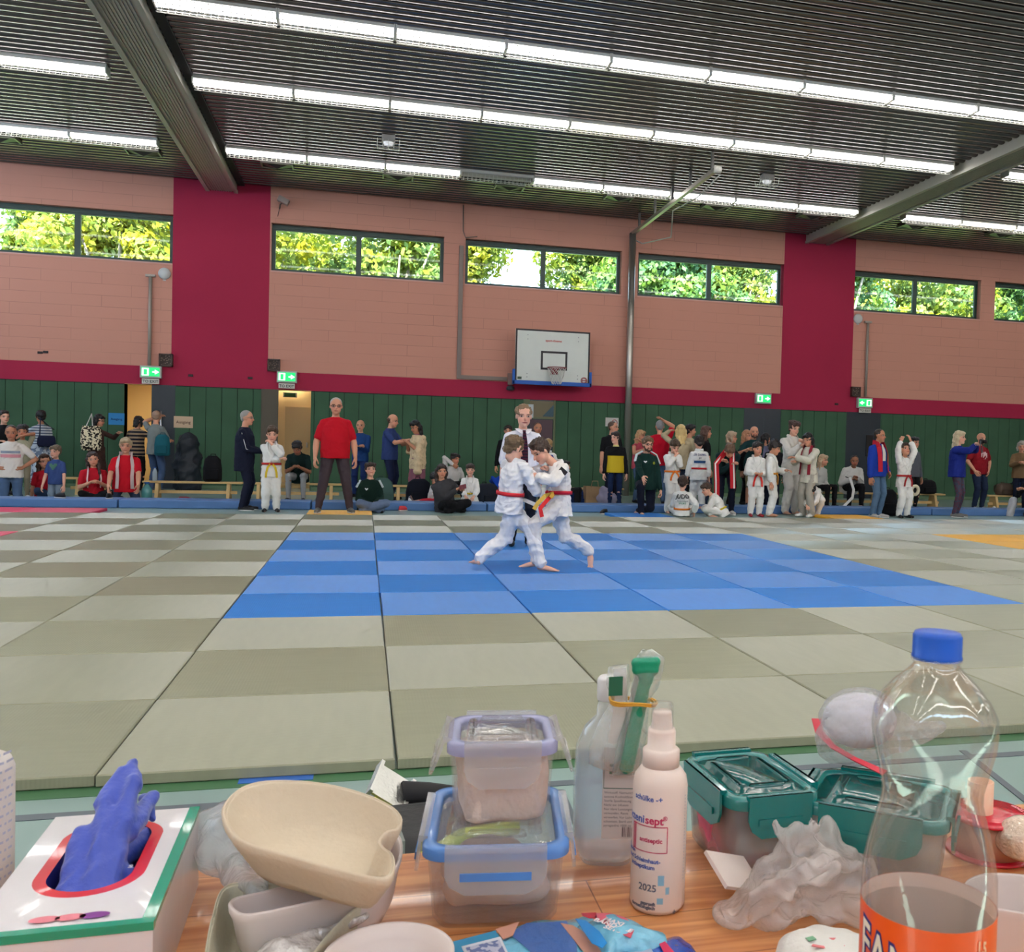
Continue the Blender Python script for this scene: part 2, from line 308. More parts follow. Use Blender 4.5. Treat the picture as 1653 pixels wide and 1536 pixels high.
for k, (c, _) in TM.items():
    for r in (0, 1):
        mm = tatami('tatami_%s_%d' % (k, r), c, .6, r); g = .4955
        mb = MB(); q = .006
        def ring(s, z): return np.array([(-s, -s, z), (s, -s, z), (s, s, z), (-s, s, z)])
        mb.loft([ring(g-.003, .003), ring(g, .006), ring(g, MT-.005), ring(g-.005, MT)], 0, False)
        protos[k, r] = mb, mm
ordw = ['first', 'second', 'third', 'fourth', 'fifth', 'sixth', 'seventh', 'eighth', 'ninth', 'tenth', 'eleventh', 'twelfth', 'thirteenth', 'fourteenth', 'fifteenth']
pm = {}
def vis(c_, r_):
    ok = False
    for dx in (-.3, 1.3):
        for dy in (0, 1):
            d = np.array([c_+dx, r_+dy, MT])-CAM; z = d@CF
            if z > .2:
                x = 826.5+CX+F_PX*(d@CR)/z
                if -60 < x < 1713: ok = True
    return ok
for r_ in range(-3, 10):
    for c_ in range(-7, 15):
        if not vis(c_, r_): continue
        k = 'green'
        if 0 <= c_ < 6 and 0 <= r_ < 6: k = 'blue'
        if c_ >= 9 and 4 <= r_ <= 5: k = 'yellow'
        if c_ <= -4 and r_ in (4, 5): k = 'red'
        if r_ == 9:
            if c_ in (0, 9): k = 'yellow'
            elif c_ == 5: k = 'blue'
            elif c_ <= -4: k = 'red'
            else: continue
        par = 1-((c_+r_) % 2)
        if (k, par) not in pm: o = protos[k, par][0].build('judo_mat', protos[k, par][1]); pm[k, par] = o
        else: o = pm[k, par].copy(); col.objects.link(o)
        jx, jy = RNG.uniform(-.0035, .0035, 2); o.location = (c_+.5+jx, r_+.5+jy, 0); o.rotation_euler[2] = RNG.uniform(-.003, .003)
        wd = TM[k][1]
        if k == 'blue': lab = 'blue mat, %s row from the front, %s from the left in the square' % (ordw[r_], ordw[c_]); grp = 'blue mats of the contest square'
        elif r_ == 9: lab = '%s mat at the far edge, %s' % (wd, {0: 'under the standing man in a red t-shirt', 5: 'by the kneeling man in a green track suit', 9: 'beside the man in a blue jacket'}.get(c_, '%s from the right of the red ones' % ordw[-c_-4] if c_ < 0 else '')); grp = 'coloured mats beyond the rim'
        else:
            side = 'left of' if c_ < 0 else ('right of' if c_ > 5 else '')
            row = ('%s row nearer than the' % ordw[-r_-1]) if r_ < 0 else ('%s row beyond the' % ordw[r_-6] if r_ > 5 else '%s row of the' % ordw[r_])
            cl = ('%s column %s it' % (ordw[-c_-1] if c_ < 0 else ordw[c_-6], side)) if side else 'under its %s column' % ordw[c_] if r_ < 0 else 'behind its %s column' % ordw[c_]
            lab = '%s mat, %s blue square, %s' % (wd, row, cl); grp = {'green': 'grey-green mats around the blue square', 'yellow': 'yellow mats of the far contest square', 'red': 'red mats at the left side'}[k]
        tag(o, lab, 'judo mat', grp)
# long blue gymnastic mats behind the tatami
BM = mat('blue_vinyl', C8(74, 112, 164), .45, bump=.05, bscale=8, var=.08)
m0 = None
for i, x in enumerate(np.arange(-9, 21, 3.0)):
    if m0 is None:
        mb = MB(); g = [(-1.48, 0), (1.48, 0)]
        mb.box((-1.49, -.32, 0), (1.49, .32, .14)); m0 = mb.build('gymnastics_mat', BM); bevel(m0, .02); o = m0
    else: o = m0.copy(); col.objects.link(o)
    o.location = (x+1.5, 10.95, 0)
    tag(o, 'long blue gymnastic mat behind the judo mats, %s from the left' % ordw[i], 'gym mat', 'row of blue gymnastic mats')
# ---------------------------------------------------------------- ceiling lights
WHM = mat('white_enamel', C8(225, 222, 215), .4); EM = mat('lit_tube', (1, 1, 1), .5, emit=(1, .985, .96), estr=TUBE)
EMW = mat('warm_lit_tube', (1, 1, 1), .5, emit=(1, .93, .78), estr=TUBE*.55); OFF = mat('unlit_tube', C8(190, 185, 170), .3); WIRE = mat('guard_wire', C8(215, 212, 205), .35, metal=.4)
def light_proto(em):
    r = empty('ceiling_light'); 
    m = MB(); m.box((-.755, -.12, -.012), (.755, .12, .05)); m.box((-.765, -.13, -.09), (-.745, .13, .05)); m.box((.745, -.13, -.09), (.765, .13, .05)); m.build('housing', WHM, r)
    for yy in (-.055, .055): MB().cyl((-.74, yy, -.045), (.74, yy, -.045), .03, n=10).build('lamp_tube', em, r)
    m = MB(); rr = .0042
    for a in np.linspace(0, pi, 7): m.box((-.745, -.125*cos(a)-rr, -.03-.13*sin(a)-rr), (.745, -.125*cos(a)+rr, -.03-.13*sin(a)+rr))
    for x in np.linspace(-.7, .7, 17): m.tube([(x, -.125*cos(a), -.03-.13*sin(a)) for a in np.linspace(0, pi, 7)], rr*1.1, 4)
    m.build('wire_guard', WIRE, r); return r
EMB = mat('bright_lit_tube', (1, 1, 1), .5, emit=(1, .955, .90), estr=TUBE*3.0)  # tubes of unseen rows, boosted above the visible ones to light the table
lp = {k: light_proto(e) for k, e in (('on', EM), ('off', OFF), ('warm', EMW), ('bright', EMB))}; used = set(); used_l = {}
rows = [14.05, 10.27, 7.35, 3.4, .6, -1.6, -4.6, -7.6, -10.6]; U = 1.535
rn = ['farthest light row', 'middle light row', 'nearest visible light row']
for ri, y in enumerate(rows):
    for sec, x0, n in (('left', -3.12-5*U, 5), ('centre', -1.9, 9), ('right', 13.13, 6)):
        for j in range(n):
            k = 'off' if (ri == 0 and sec == 'centre' and j == 3) else ('warm' if (ri == 1 and sec == 'centre' and j == 4) or (ri == 0 and sec == 'right' and j == 1) else 'on')
            if ri >= 4: k = 'bright'
            if k not in used: r = lp[k]; used.add(k)
            else: r = copy_tree(lp[k])
            r.location = (x0+(j+.5)*U, y, CZ-.03)
            where = {'left': 'left of the left beam', 'centre': 'between the two beams', 'right': 'right of the right beam'}[sec]
            o_n = ordw[n-1-j]+' outward from the beam' if sec == 'left' else ordw[j]+(' from the left beam' if sec == 'centre' else ' from the right beam')
            lab = ('unlit ' if k == 'off' else 'yellowish lit ' if k == 'warm' else 'lit ')+'caged tube ceiling light, %s, %s' % (rn[ri] if ri < 3 else 'added row overhead out of view', o_n)
            tag(r, lab, 'ceiling light', 'caged tube lights on the ceiling')
# air vents in the ceiling
VM = mat('vent_grey', C8(110, 105, 104), .4, metal=.6)
v0 = None
for i, x in enumerate([-6.1, -3.55, -1.0, 1.45, 3.85, 6.35, 8.7, 11.15, 13.9, 16.4]):
    if v0 is None:
        v0 = empty('ceiling_vent'); m = MB(); m.box((-.32, -.2, -.06), (.32, -.17, .01)); m.box((-.32, .17, -.06), (.32, .2, .01)); m.box((-.32, -.2, -.06), (-.29, .2, .01)); m.box((.29, -.2, -.06), (.32, .2, .01)); m.build('vent_frame', VM, v0)
        m = MB(); m.add([(-.29, -.17, -.02), (.29, -.17, -.02), (.29, .17, -.02), (-.29, .17, -.02), (0, 0, -.11)], [(0, 1, 4), (1, 2, 4), (2, 3, 4), (3, 0, 4)]); m.build('deflector', mat('vent_dark', C8(60, 58, 62), .4, metal=.5), v0); r = v0
    else: r = copy_tree(v0)
    r.location = (x, 14.85, CZ-.01); tag(r, 'square air vent in the slatted ceiling, %s from the left' % ordw[i], 'air vent', 'ceiling air vents')
for i, (px, py) in enumerate(((627, 230), (1238, 292))):
    c = atz(px, py, CZ-.12); r = empty('caged_floodlight', (c[0], c[1], CZ-.12), 0, 'small caged floodlight on the ceiling, %s of the pipe rail' % ('left' if i == 0 else 'right'), 'ceiling lamp', 'caged floodlights')
    m = MB(); m.box((-.12, -.1, 0), (.12, .1, .12)); m.build('lamp_body', mat('lamp_grey', C8(170, 165, 160), .4), r)
    MB().lathe([(.02, -.07), (.08, -.05), (.1, 0)], n=16).build('lens', mat('lamp_lens', C8(235, 235, 235), .2, emit=(1, 1, 1), estr=.5), r)
    m = MB()
    for x in np.linspace(-.2, .2, 5): m.tube([(x, -.16, .02), (x, -.12, -.1), (x, .12, -.1), (x, .16, .02)], .006, 5)
    for y in (-.12, 0, .12): m.tube([(-.2, y, -.1), (.2, y, -.1)], .006, 5)
    m.build('cage', WIRE, r)
# ---------------------------------------------------------------- trees beyond the windows
def leaf_mat(name, c):
    c = tuple(x*.42 for x in c)
    m = mat(name, c, .5, spec=.3); nt = m.node_tree; b = nt.nodes['Principled BSDF']; oi = nt.nodes.new('ShaderNodeTexCoord'); n = nt.nodes.new('ShaderNodeTexNoise'); n.inputs['Scale'].default_value = 1.1; n.inputs['Detail'].default_value = 3
    nt.links.new(oi.outputs['Object'], n.inputs['Vector']); r = nt.nodes.new('ShaderNodeValToRGB'); nt.links.new(n.outputs[0], r.inputs[0]); r.color_ramp.elements[0].position = .4; r.color_ramp.elements[1].position = .6
    r.color_ramp.elements[0].color = (c[0]*.8, c[1]*.95, c[2]*1.9, 1); r.color_ramp.elements[1].color = (min(1, c[0]*1.35), c[1]*1.1, c[2]*.5, 1); nt.links.new(r.outputs[0], b.inputs['Base Color'])
    o = nt.nodes['Material Output']; tl = nt.nodes.new('ShaderNodeBsdfTranslucent'); nt.links.new(r.outputs[0], tl.inputs[0]); mx = nt.nodes.new('ShaderNodeMixShader'); mx.inputs[0].default_value = .45; nt.links.new(b.outputs[0], mx.inputs[1]); nt.links.new(tl.outputs[0], mx.inputs[2]); nt.links.new(mx.outputs[0], o.inputs[0]); return m
LM = [leaf_mat('leaf_a', C8(150, 175, 70)), leaf_mat('leaf_b', C8(120, 165, 80)), leaf_mat('leaf_c', C8(176, 186, 62))]
BK = mat('bark', C8(110, 100, 85), .9)
def tree(x, y, h, cw, z0, z1, mi, lab, n=15000):
    r = empty('tree', (x, y, 0), 0, lab, 'tree', 'trees outside the hall windows')
    m = MB(); m.cyl((0, 0, 0), (.1, 0, h*.55), .22, .13, 8)
    for k in range(6):
        a = k*1.1+x; m.cyl((0.05, 0, h*(.25+.05*k)), (cos(a)*cw*.55, sin(a)*cw*.4, h*(.55+.06*k)), .09, .03, 6)
    m.build('trunk', BK, r)
    rg = np.random.RandomState(int(abs(x)*13+y)); nb = 44
    bc = np.stack([rg.normal(0, cw*.42, nb), rg.normal(0, cw*.32, nb), rg.uniform(z0, z1, nb)], 1); br = rg.uniform(.5, 1.15, nb)
    bi = rg.randint(0, nb, n); d = rg.normal(size=(n, 3)); d /= np.linalg.norm(d, axis=1)[:, None]; d[:, 2] = d[:, 2]*.8
    P = bc[bi]+d*(br[bi]*rg.uniform(.65, 1.08, n))[:, None]
    A = rg.normal(size=(n, 3)); A /= np.linalg.norm(A, axis=1)[:, None]; N = d*.8+rg.normal(size=(n, 3))*.5; B = np.cross(A, N); B /= np.linalg.norm(B, axis=1)[:, None]; A2 = np.cross(N, B); A2 /= np.linalg.norm(A2, axis=1)[:, None]
    s = rg.uniform(.07, .16, n)[:, None]
    V = np.stack([P-A2*s, P+B*s*.55, P+A2*s, P-B*s*.55], 1).reshape(-1, 3); me = bpy.data.meshes.new('foliage')
    me.vertices.add(4*n); me.vertices.foreach_set('co', V.ravel()); me.loops.add(4*n); me.loops.foreach_set('vertex_index', np.arange(4*n)); me.polygons.add(n); me.polygons.foreach_set('loop_start', np.arange(n)*4); me.polygons.foreach_set('loop_total', np.full(n, 4)); me.update(); me.materials.append(LM[mi])
    o = bpy.data.objects.new('foliage', me); col.objects.link(o); o.parent = r
for a in [(-9.3, 29, 9.5, 1.1, 4.5, 9, 0, 'pale green tree seen through the left pane of the leftmost window'), (-6.8, 27, 9.5, 2.3, 4.5, 9.3, 2, 'yellow-green tree in the right pane of the leftmost window'),
          (-3.2, 28, 10, 2.4, 4, 10, 2, 'bright tree behind the left crimson pillar and second window'), (1.6, 27, 10, 2.6, 4, 10, 0, 'leafy tree filling the second window'), (4.0, 30, 10.0, 1.6, 4, 9.6, 2, 'narrow tree at the left edge of the third window'),
          (9.3, 30.5, 10, 1.5, 4.5, 10, 0, 'narrow tree left in the right pane of the third window'), (11.2, 27, 10, 2.4, 4, 10, 1, 'tree in the right pane of the third window'), (14.3, 28, 10.5, 2.6, 4, 10.3, 0, 'tree filling the fourth window'), (18.4, 27, 10, 2.6, 4, 9.8, 1, 'greener tree behind the right crimson pillar'),
          (23.2, 28, 10, 2.7, 4, 9.8, 0, 'tree in the left pane of the fifth window'), (28, 29, 10.5, 2.8, 4, 10, 1, 'tree at the fifth and rightmost windows'), (33, 30, 10, 2.6, 4, 10, 0, 'tree seen in the rightmost window'),
          (-7.2, 35, 11, 2.2, 4, 11, 1, 'farther tree behind the leftmost window trees'), (-3.0, 36, 11, 3, 4, 11, 0, 'farther tree behind the left crimson pillar'), (2.2, 35, 11, 3, 4, 11, 2, 'farther tree behind the second window'), (12.4, 35, 11, 2.8, 4, 11, 2, 'farther tree behind the right pane of the third window'),
          (17.5, 36, 11, 3, 4, 11, 0, 'farther tree behind the fourth window'), (23, 35, 11, 3, 4, 11, 2, 'farther tree behind the right crimson pillar'), (29, 36, 11, 3.2, 4, 11, 1, 'farther tree behind the fifth window'), (36, 35, 11, 3.2, 4, 11, 0, 'farther tree behind the rightmost window')]: tree(*a)
tag(MB().box((-40, WY+4, -.3), (60, 60, -.02)).build('ground', mat('lawn', C8(90, 120, 60), .9)), kind='structure')
# ================================================================ people: bodies, hair and clothes
def V3(*a): return np.array(a, float)
def nrm(v): return v/(np.linalg.norm(v)+1e-12)
def capsule(mb, p0, p1, r0, r1, n=12, fl=None, side=None):
    """closed tapered capsule; fl squashes the section along `side`"""
    p0 = np.array(p0, float); p1 = np.array(p1, float); d = nrm(p1-p0)
    if side is None: side = np.cross(d, (0, 0, 1) if abs(d[2]) < .9 else (0, 1, 0))
    a = nrm(side-d*np.dot(side, d)); b = np.cross(d, a); fl = fl or 1
    t = np.arange(n)*2*pi/n; c = np.outer(np.cos(t), a)*fl+np.outer(np.sin(t), b)
    R = []
    for ph in (-80, -50, -22): R.append(p0+d*r0*sin(radians(ph))+c*r0*cos(radians(ph)))
    for k in (.33, .66): R.append(p0+(p1-p0)*k+c*(r0+(r1-r0)*k))
    for ph in (22, 50, 80): R.append(p1+d*r1*sin(radians(ph))+c*r1*cos(radians(ph)))
    mb.loft(R)
def ellipsoid(mb, c, r, A=None, n=16, m=10):
    """A: 3x3 whose rows are the axes"""
    t = np.arange(n)*2*pi/n; R = []
    for ph in np.linspace(-84, 84, m):
        ph = radians(ph); P = np.stack([r[0]*cos(ph)*np.cos(t), r[1]*cos(ph)*np.sin(t), np.full(n, r[2]*sin(ph))], 1)
        R.append(np.array(c)+(P @ A if A is not None else P))
    mb.loft(R)
class Bin:
    """shapes waiting to be fused by a voxel remesh"""
    items = []
def fuse(mb, name, mat_, parent, voxel, smooth=3, noise=0, nscale=20, post=None, label=None):
    me = bpy.data.meshes.new('raw'); me.from_pydata([tuple(v) for v in np.concatenate(mb.v)], [], mb.f); me.update()
    t = bpy.data.objects.new('raw', me); col.objects.link(t)
    md = t.modifiers.new('r', 'REMESH'); md.mode = 'VOXEL'; md.voxel_size = voxel; md.use_smooth_shade = True
    if smooth: sm = t.modifiers.new('s', 'SMOOTH'); sm.iterations = smooth; sm.factor = .5
    o = bpy.data.objects.new(name, bpy.data.meshes.new(name)); col.objects.link(o)
    if parent is not None: o.parent = parent
    if label: o['label'] = label
    Bin.items.append((t, o, mat_, noise, nscale, post)); return o
def vnoise(P, s, seed=0):
    """cheap smooth 3-D noise from sums of sines"""
    rg = np.random.RandomState(seed); r = np.zeros(len(P))
    for k in range(6):
        d = rg.normal(size=3); d /= np.linalg.norm(d); r += np.sin(P @ d*s*(1+.6*k)+rg.uniform(0, 6.3))/(1+.5*k)
    return r/3
def vfold(P, s, seed=0):
    w = np.stack([vnoise(P, s*.4, seed+k) for k in (1, 2, 3)], 1)*.05; Q = P+w; rg = np.random.RandomState(seed+9); r = np.zeros(len(P))
    for k in range(5):
        d = rg.normal(size=3); d[2] *= 1.6; d /= np.linalg.norm(d); r += (1-2*np.abs(np.sin(Q @ d*s*(.7+.45*k)+rg.uniform(0, 6.3))))/(1+.35*k)
    return r/2.2
def flush():
    dg = bpy.context.evaluated_depsgraph_get(); dg.update()
    for t, o, m, noise, ns, post in Bin.items:
        ev = t.evaluated_get(dg); em = ev.to_mesh()
        n = len(em.vertices); co = np.empty(n*3, np.float32); em.vertices.foreach_get('co', co); co = co.reshape(-1, 3).astype(float)
        nl = len(em.loops); li = np.empty(nl, np.int32); em.loops.foreach_get('vertex_index', li)
        npoly = len(em.polygons); ls = np.empty(npoly, np.int32); em.polygons.foreach_get('loop_start', ls); lt = np.empty(npoly, np.int32); em.polygons.foreach_get('loop_total', lt)
        if noise:
            no = np.empty(n*3, np.float32); em.vertices.foreach_get('normal', no); co = co+no.reshape(-1, 3)*((vnoise if ns > 60 else vfold)(co, ns, len(o.name))*noise)[:, None]
        ev.to_mesh_clear(); hp = None
        if post: co, li, ls, lt, hp = post(co, li, ls, lt)
        me = o.data; me.vertices.add(len(co)); me.vertices.foreach_set('co', co.astype(np.float32).ravel())
        me.loops.add(len(li)); me.loops.foreach_set('vertex_index', li); me.polygons.add(len(ls)); me.polygons.foreach_set('loop_start', ls); me.polygons.foreach_set('loop_total', lt)
        me.polygons.foreach_set('use_smooth', np.ones(len(ls), bool)); me.update()
        if hp is not None: at = me.attributes.new('hp', 'FLOAT_VECTOR', 'POINT'); at.data.foreach_set('vector', hp.astype(np.float32).ravel())
        for mm in (m if isinstance(m, list) else [m]): me.materials.append(mm)
        rm = t.data; bpy.data.objects.remove(t); bpy.data.meshes.remove(rm)
    Bin.items = []
# ---- materials driven by the colour of the object
def obj_mat(name, rough=.8, bump=.25, bs=60, sheen=0, spec=.3, stretch=None, extra=None):
    m = mat(name, (.8, .8, .8), rough, spec=spec); nt = m.node_tree; L = nt.links.new; b = nt.nodes['Principled BSDF']
    oi = nt.nodes.new('ShaderNodeObjectInfo'); L(oi.outputs['Color'], b.inputs['Base Color'])
    tc = nt.nodes.new('ShaderNodeTexCoord'); n = nt.nodes.new('ShaderNodeTexNoise'); n.inputs['Scale'].default_value = bs; n.inputs['Detail'].default_value = 5
    src = tc.outputs['Object']
    if stretch: mp = nt.nodes.new('ShaderNodeMapping'); mp.inputs['Scale'].default_value = stretch; L(src, mp.inputs[0]); src = mp.outputs[0]
    L(src, n.inputs['Vector']); bp = nt.nodes.new('ShaderNodeBump'); bp.inputs['Strength'].default_value = bump; bp.inputs['Distance'].default_value = .02
    L(n.outputs[0], bp.inputs['Height']); L(bp.outputs[0], b.inputs['Normal'])
    if sheen: b.inputs['Sheen Weight'].default_value = sheen
    return m
CLOTH = obj_mat('cloth', .85, .5, 9, spec=.2); GI = obj_mat('judo_cotton', .9, .6, 13, spec=.2); DENIM = obj_mat('denim', .9, .4, 12, spec=.2); SHOE = obj_mat('shoe', .5, .1, 30)
HAIR = obj_mat('hair', .45, .7, 35, spec=.4, stretch=(1, 1, .25)); FEL = obj_mat('webbing', .7, .2, 80)
def pattern_mat(name, c1, c2, kind, scale):
    m = mat(name, c1, .85, spec=.2); nt = m.node_tree; L = nt.links.new; b = nt.nodes['Principled BSDF']; tc = nt.nodes.new('ShaderNodeTexCoord')
    if kind == 'stripe': t = nt.nodes.new('ShaderNodeTexWave'); t.bands_direction = 'Z'; t.inputs['Scale'].default_value = scale; o = 'Fac'
    elif kind == 'spots': t = nt.nodes.new('ShaderNodeTexNoise'); t.inputs['Scale'].default_value = scale; t.inputs['Detail'].default_value = 1; o = 'Fac'
    else: t = nt.nodes.new('ShaderNodeTexVoronoi'); t.inputs['Scale'].default_value = scale; o = 'Distance'
    L(tc.outputs['Object'], t.inputs['Vector']); r = nt.nodes.new('ShaderNodeValToRGB'); L(t.outputs[o], r.inputs[0]); r.color_ramp.interpolation = 'CONSTANT'
    r.color_ramp.elements[0].color = (*c1, 1); r.color_ramp.elements[1].color = (*c2, 1); r.color_ramp.elements[1].position = .5 if kind != 'voronoi' else .35
    L(r.outputs[0], b.inputs['Base Color']); return m
def skin_mat():
    m = mat('skin', (.6, .4, .3), .55, spec=.35); nt = m.node_tree; L = nt.links.new; b = nt.nodes['Principled BSDF']
    b.inputs['Subsurface Weight'].default_value = 0
    oi = nt.nodes.new('ShaderNodeObjectInfo'); at = nt.nodes.new('ShaderNodeAttribute'); at.attribute_name = 'hp'; sp = nt.nodes.new('ShaderNodeSeparateXYZ'); L(at.outputs['Vector'], sp.inputs[0])
    def math_(op, a, c=None, cl=False):
        n = nt.nodes.new('ShaderNodeMath'); n.operation = op; n.use_clamp = cl
        for i, v in enumerate((a, c)):
            if v is None: continue
            if isinstance(v, (int, float)): n.inputs[i].default_value = v
            else: L(v, n.inputs[i])
        return n.outputs[0]
    ax = math_('ABSOLUTE', sp.outputs[0]); z = sp.outputs[2]; front = math_('GREATER_THAN', sp.outputs[1], .12)
    def ell(x0, z0, rx, rz, soft=.35):
        u = math_('DIVIDE', math_('SUBTRACT', ax, x0), rx); v = math_('DIVIDE', math_('SUBTRACT', z, z0), rz)
        q = math_('ADD', math_('MULTIPLY', u, u), math_('MULTIPLY', v, v))
        return math_('MULTIPLY', math_('DIVIDE', math_('SUBTRACT', 1+soft, q), soft*2, True), front)
    cur = oi.outputs['Color']
    def over(cur, mask, c, k=1):
        x = nt.nodes.new('ShaderNodeMix'); x.data_type = 'RGBA'; L(math_('MULTIPLY', mask, k), x.inputs[0]); L(cur, x.inputs[6]); x.inputs[7].default_value = (*c, 1); return x.outputs[2]
    cur = over(cur, ell(.17, -.14, .12, .10, .9), C8(214, 110, 96), .30)      # cheeks
    cur = over(cur, ell(0, -.10, .06, .07, .9), C8(205, 100, 86), .3)          # nose tip
    cur = over(cur, ell(.15, .02, .105, .06, .6), C8(120, 70, 55), .45)        # lids
    cur = over(cur, ell(.15, .015, .068, .026, .4), C8(196, 184, 174))         # eye white
    cur = over(cur, ell(.15, .017, .034, .036, .3), C8(40, 28, 22))            # iris
    cur = over(cur, ell(.155, .105, .10, .022, .5), C8(70, 48, 36), .75)       # brow
    cur = over(cur, ell(0, -.255, .12, .032, .5), C8(176, 84, 78), .85)        # lips
    cur = over(cur, ell(0, -.258, .115, .009, .6), C8(90, 36, 34), .8)
    L(cur, b.inputs['Base Color']); return m
SKIN = skin_mat()
SKT = {'l': C8(226, 172, 148), 'm': C8(206, 148, 120), 't': C8(178, 122, 94), 'd': C8(140, 92, 68)}
# ---- hands: palm, four unequal fingers and a side thumb, as fused prototypes (metres; wrist at origin, fingers along +y, palm faces -z, thumb on +x)
def hand_proto(curl, spread, thumb):
    mb = MB()
    for x, r in ((-.030, .012), (-.010, .013), (.010, .0135), (.028, .013)): capsule(mb, (x*.7, .004, 0), (x, .085, 0), r*1.05, r*.85, 8)
    capsule(mb, (0, -.03, 0), (0, .02, 0), .022, .026, 10, .8)
    ln = (.058, .075, .082, .074); xs = (-.031, -.0105, .010, .030)
    for i in range(4):
        p = V3(xs[i], .086, 0); a = 0; sx = (i-1.6)*spread
        for s, k in enumerate((.45, .32, .25)):
            a += curl*(1.15 if s else .8); d = V3(sin(sx)*cos(a), cos(a)*cos(sx), -sin(a)); q = p+d*ln[i]*k
            capsule(mb, p, q, .0088-.0009*s, .0082-.001*s, 7); p = q
    p = V3(.026, .018, -.004); a = .75-.3*thumb
    for s, l in enumerate((.036, .032, .026)):
        d = nrm(V3(sin(a), cos(a), -.25-.55*thumb*(s > 0))); q = p+d*l; capsule(mb, p, q, .0125-.0015*s, .0105-.0012*s, 7); p = q; a -= .35+.3*thumb
    return mb
HANDS = {}
for k, a in {'relaxed': (.42, .05, .4), 'grip': (1.15, .02, 1.), 'flat': (.06, .17, 0.), 'hold': (.75, .03, .8)}.items():
    HANDS[k] = fuse(hand_proto(*a), 'hand_'+k, SKIN, None, .0042, 2)
flush()
HP = {}
for k, o in HANDS.items():
    me = o.data; c = np.empty(len(me.vertices)*3, np.float32); me.vertices.foreach_get('co', c); li = np.empty(len(me.loops), np.int32); me.loops.foreach_get('vertex_index', li)
    ls = np.empty(len(me.polygons), np.int32); me.polygons.foreach_get('loop_start', ls); lt = np.empty(len(me.polygons), np.int32); me.polygons.foreach_get('loop_total', lt)
    HP[k] = (c.reshape(-1, 3).astype(float), li, ls, lt); bpy.data.objects.remove(o); bpy.data.meshes.remove(me)
def two_bone(a, t, l1, l2, pole):
    d = t-a; L_ = np.linalg.norm(d); L_ = min(max(L_, abs(l1-l2)+.01), (l1+l2)*.998); u = nrm(d); t = a+u*L_
    x = (l1*l1-l2*l2+L_*L_)/(2*L_); h = sqrt(max(l1*l1-x*x, 0)); p = pole-u*np.dot(pole, u); p = nrm(p); return a+u*x+p*h, t
class Fig: pass
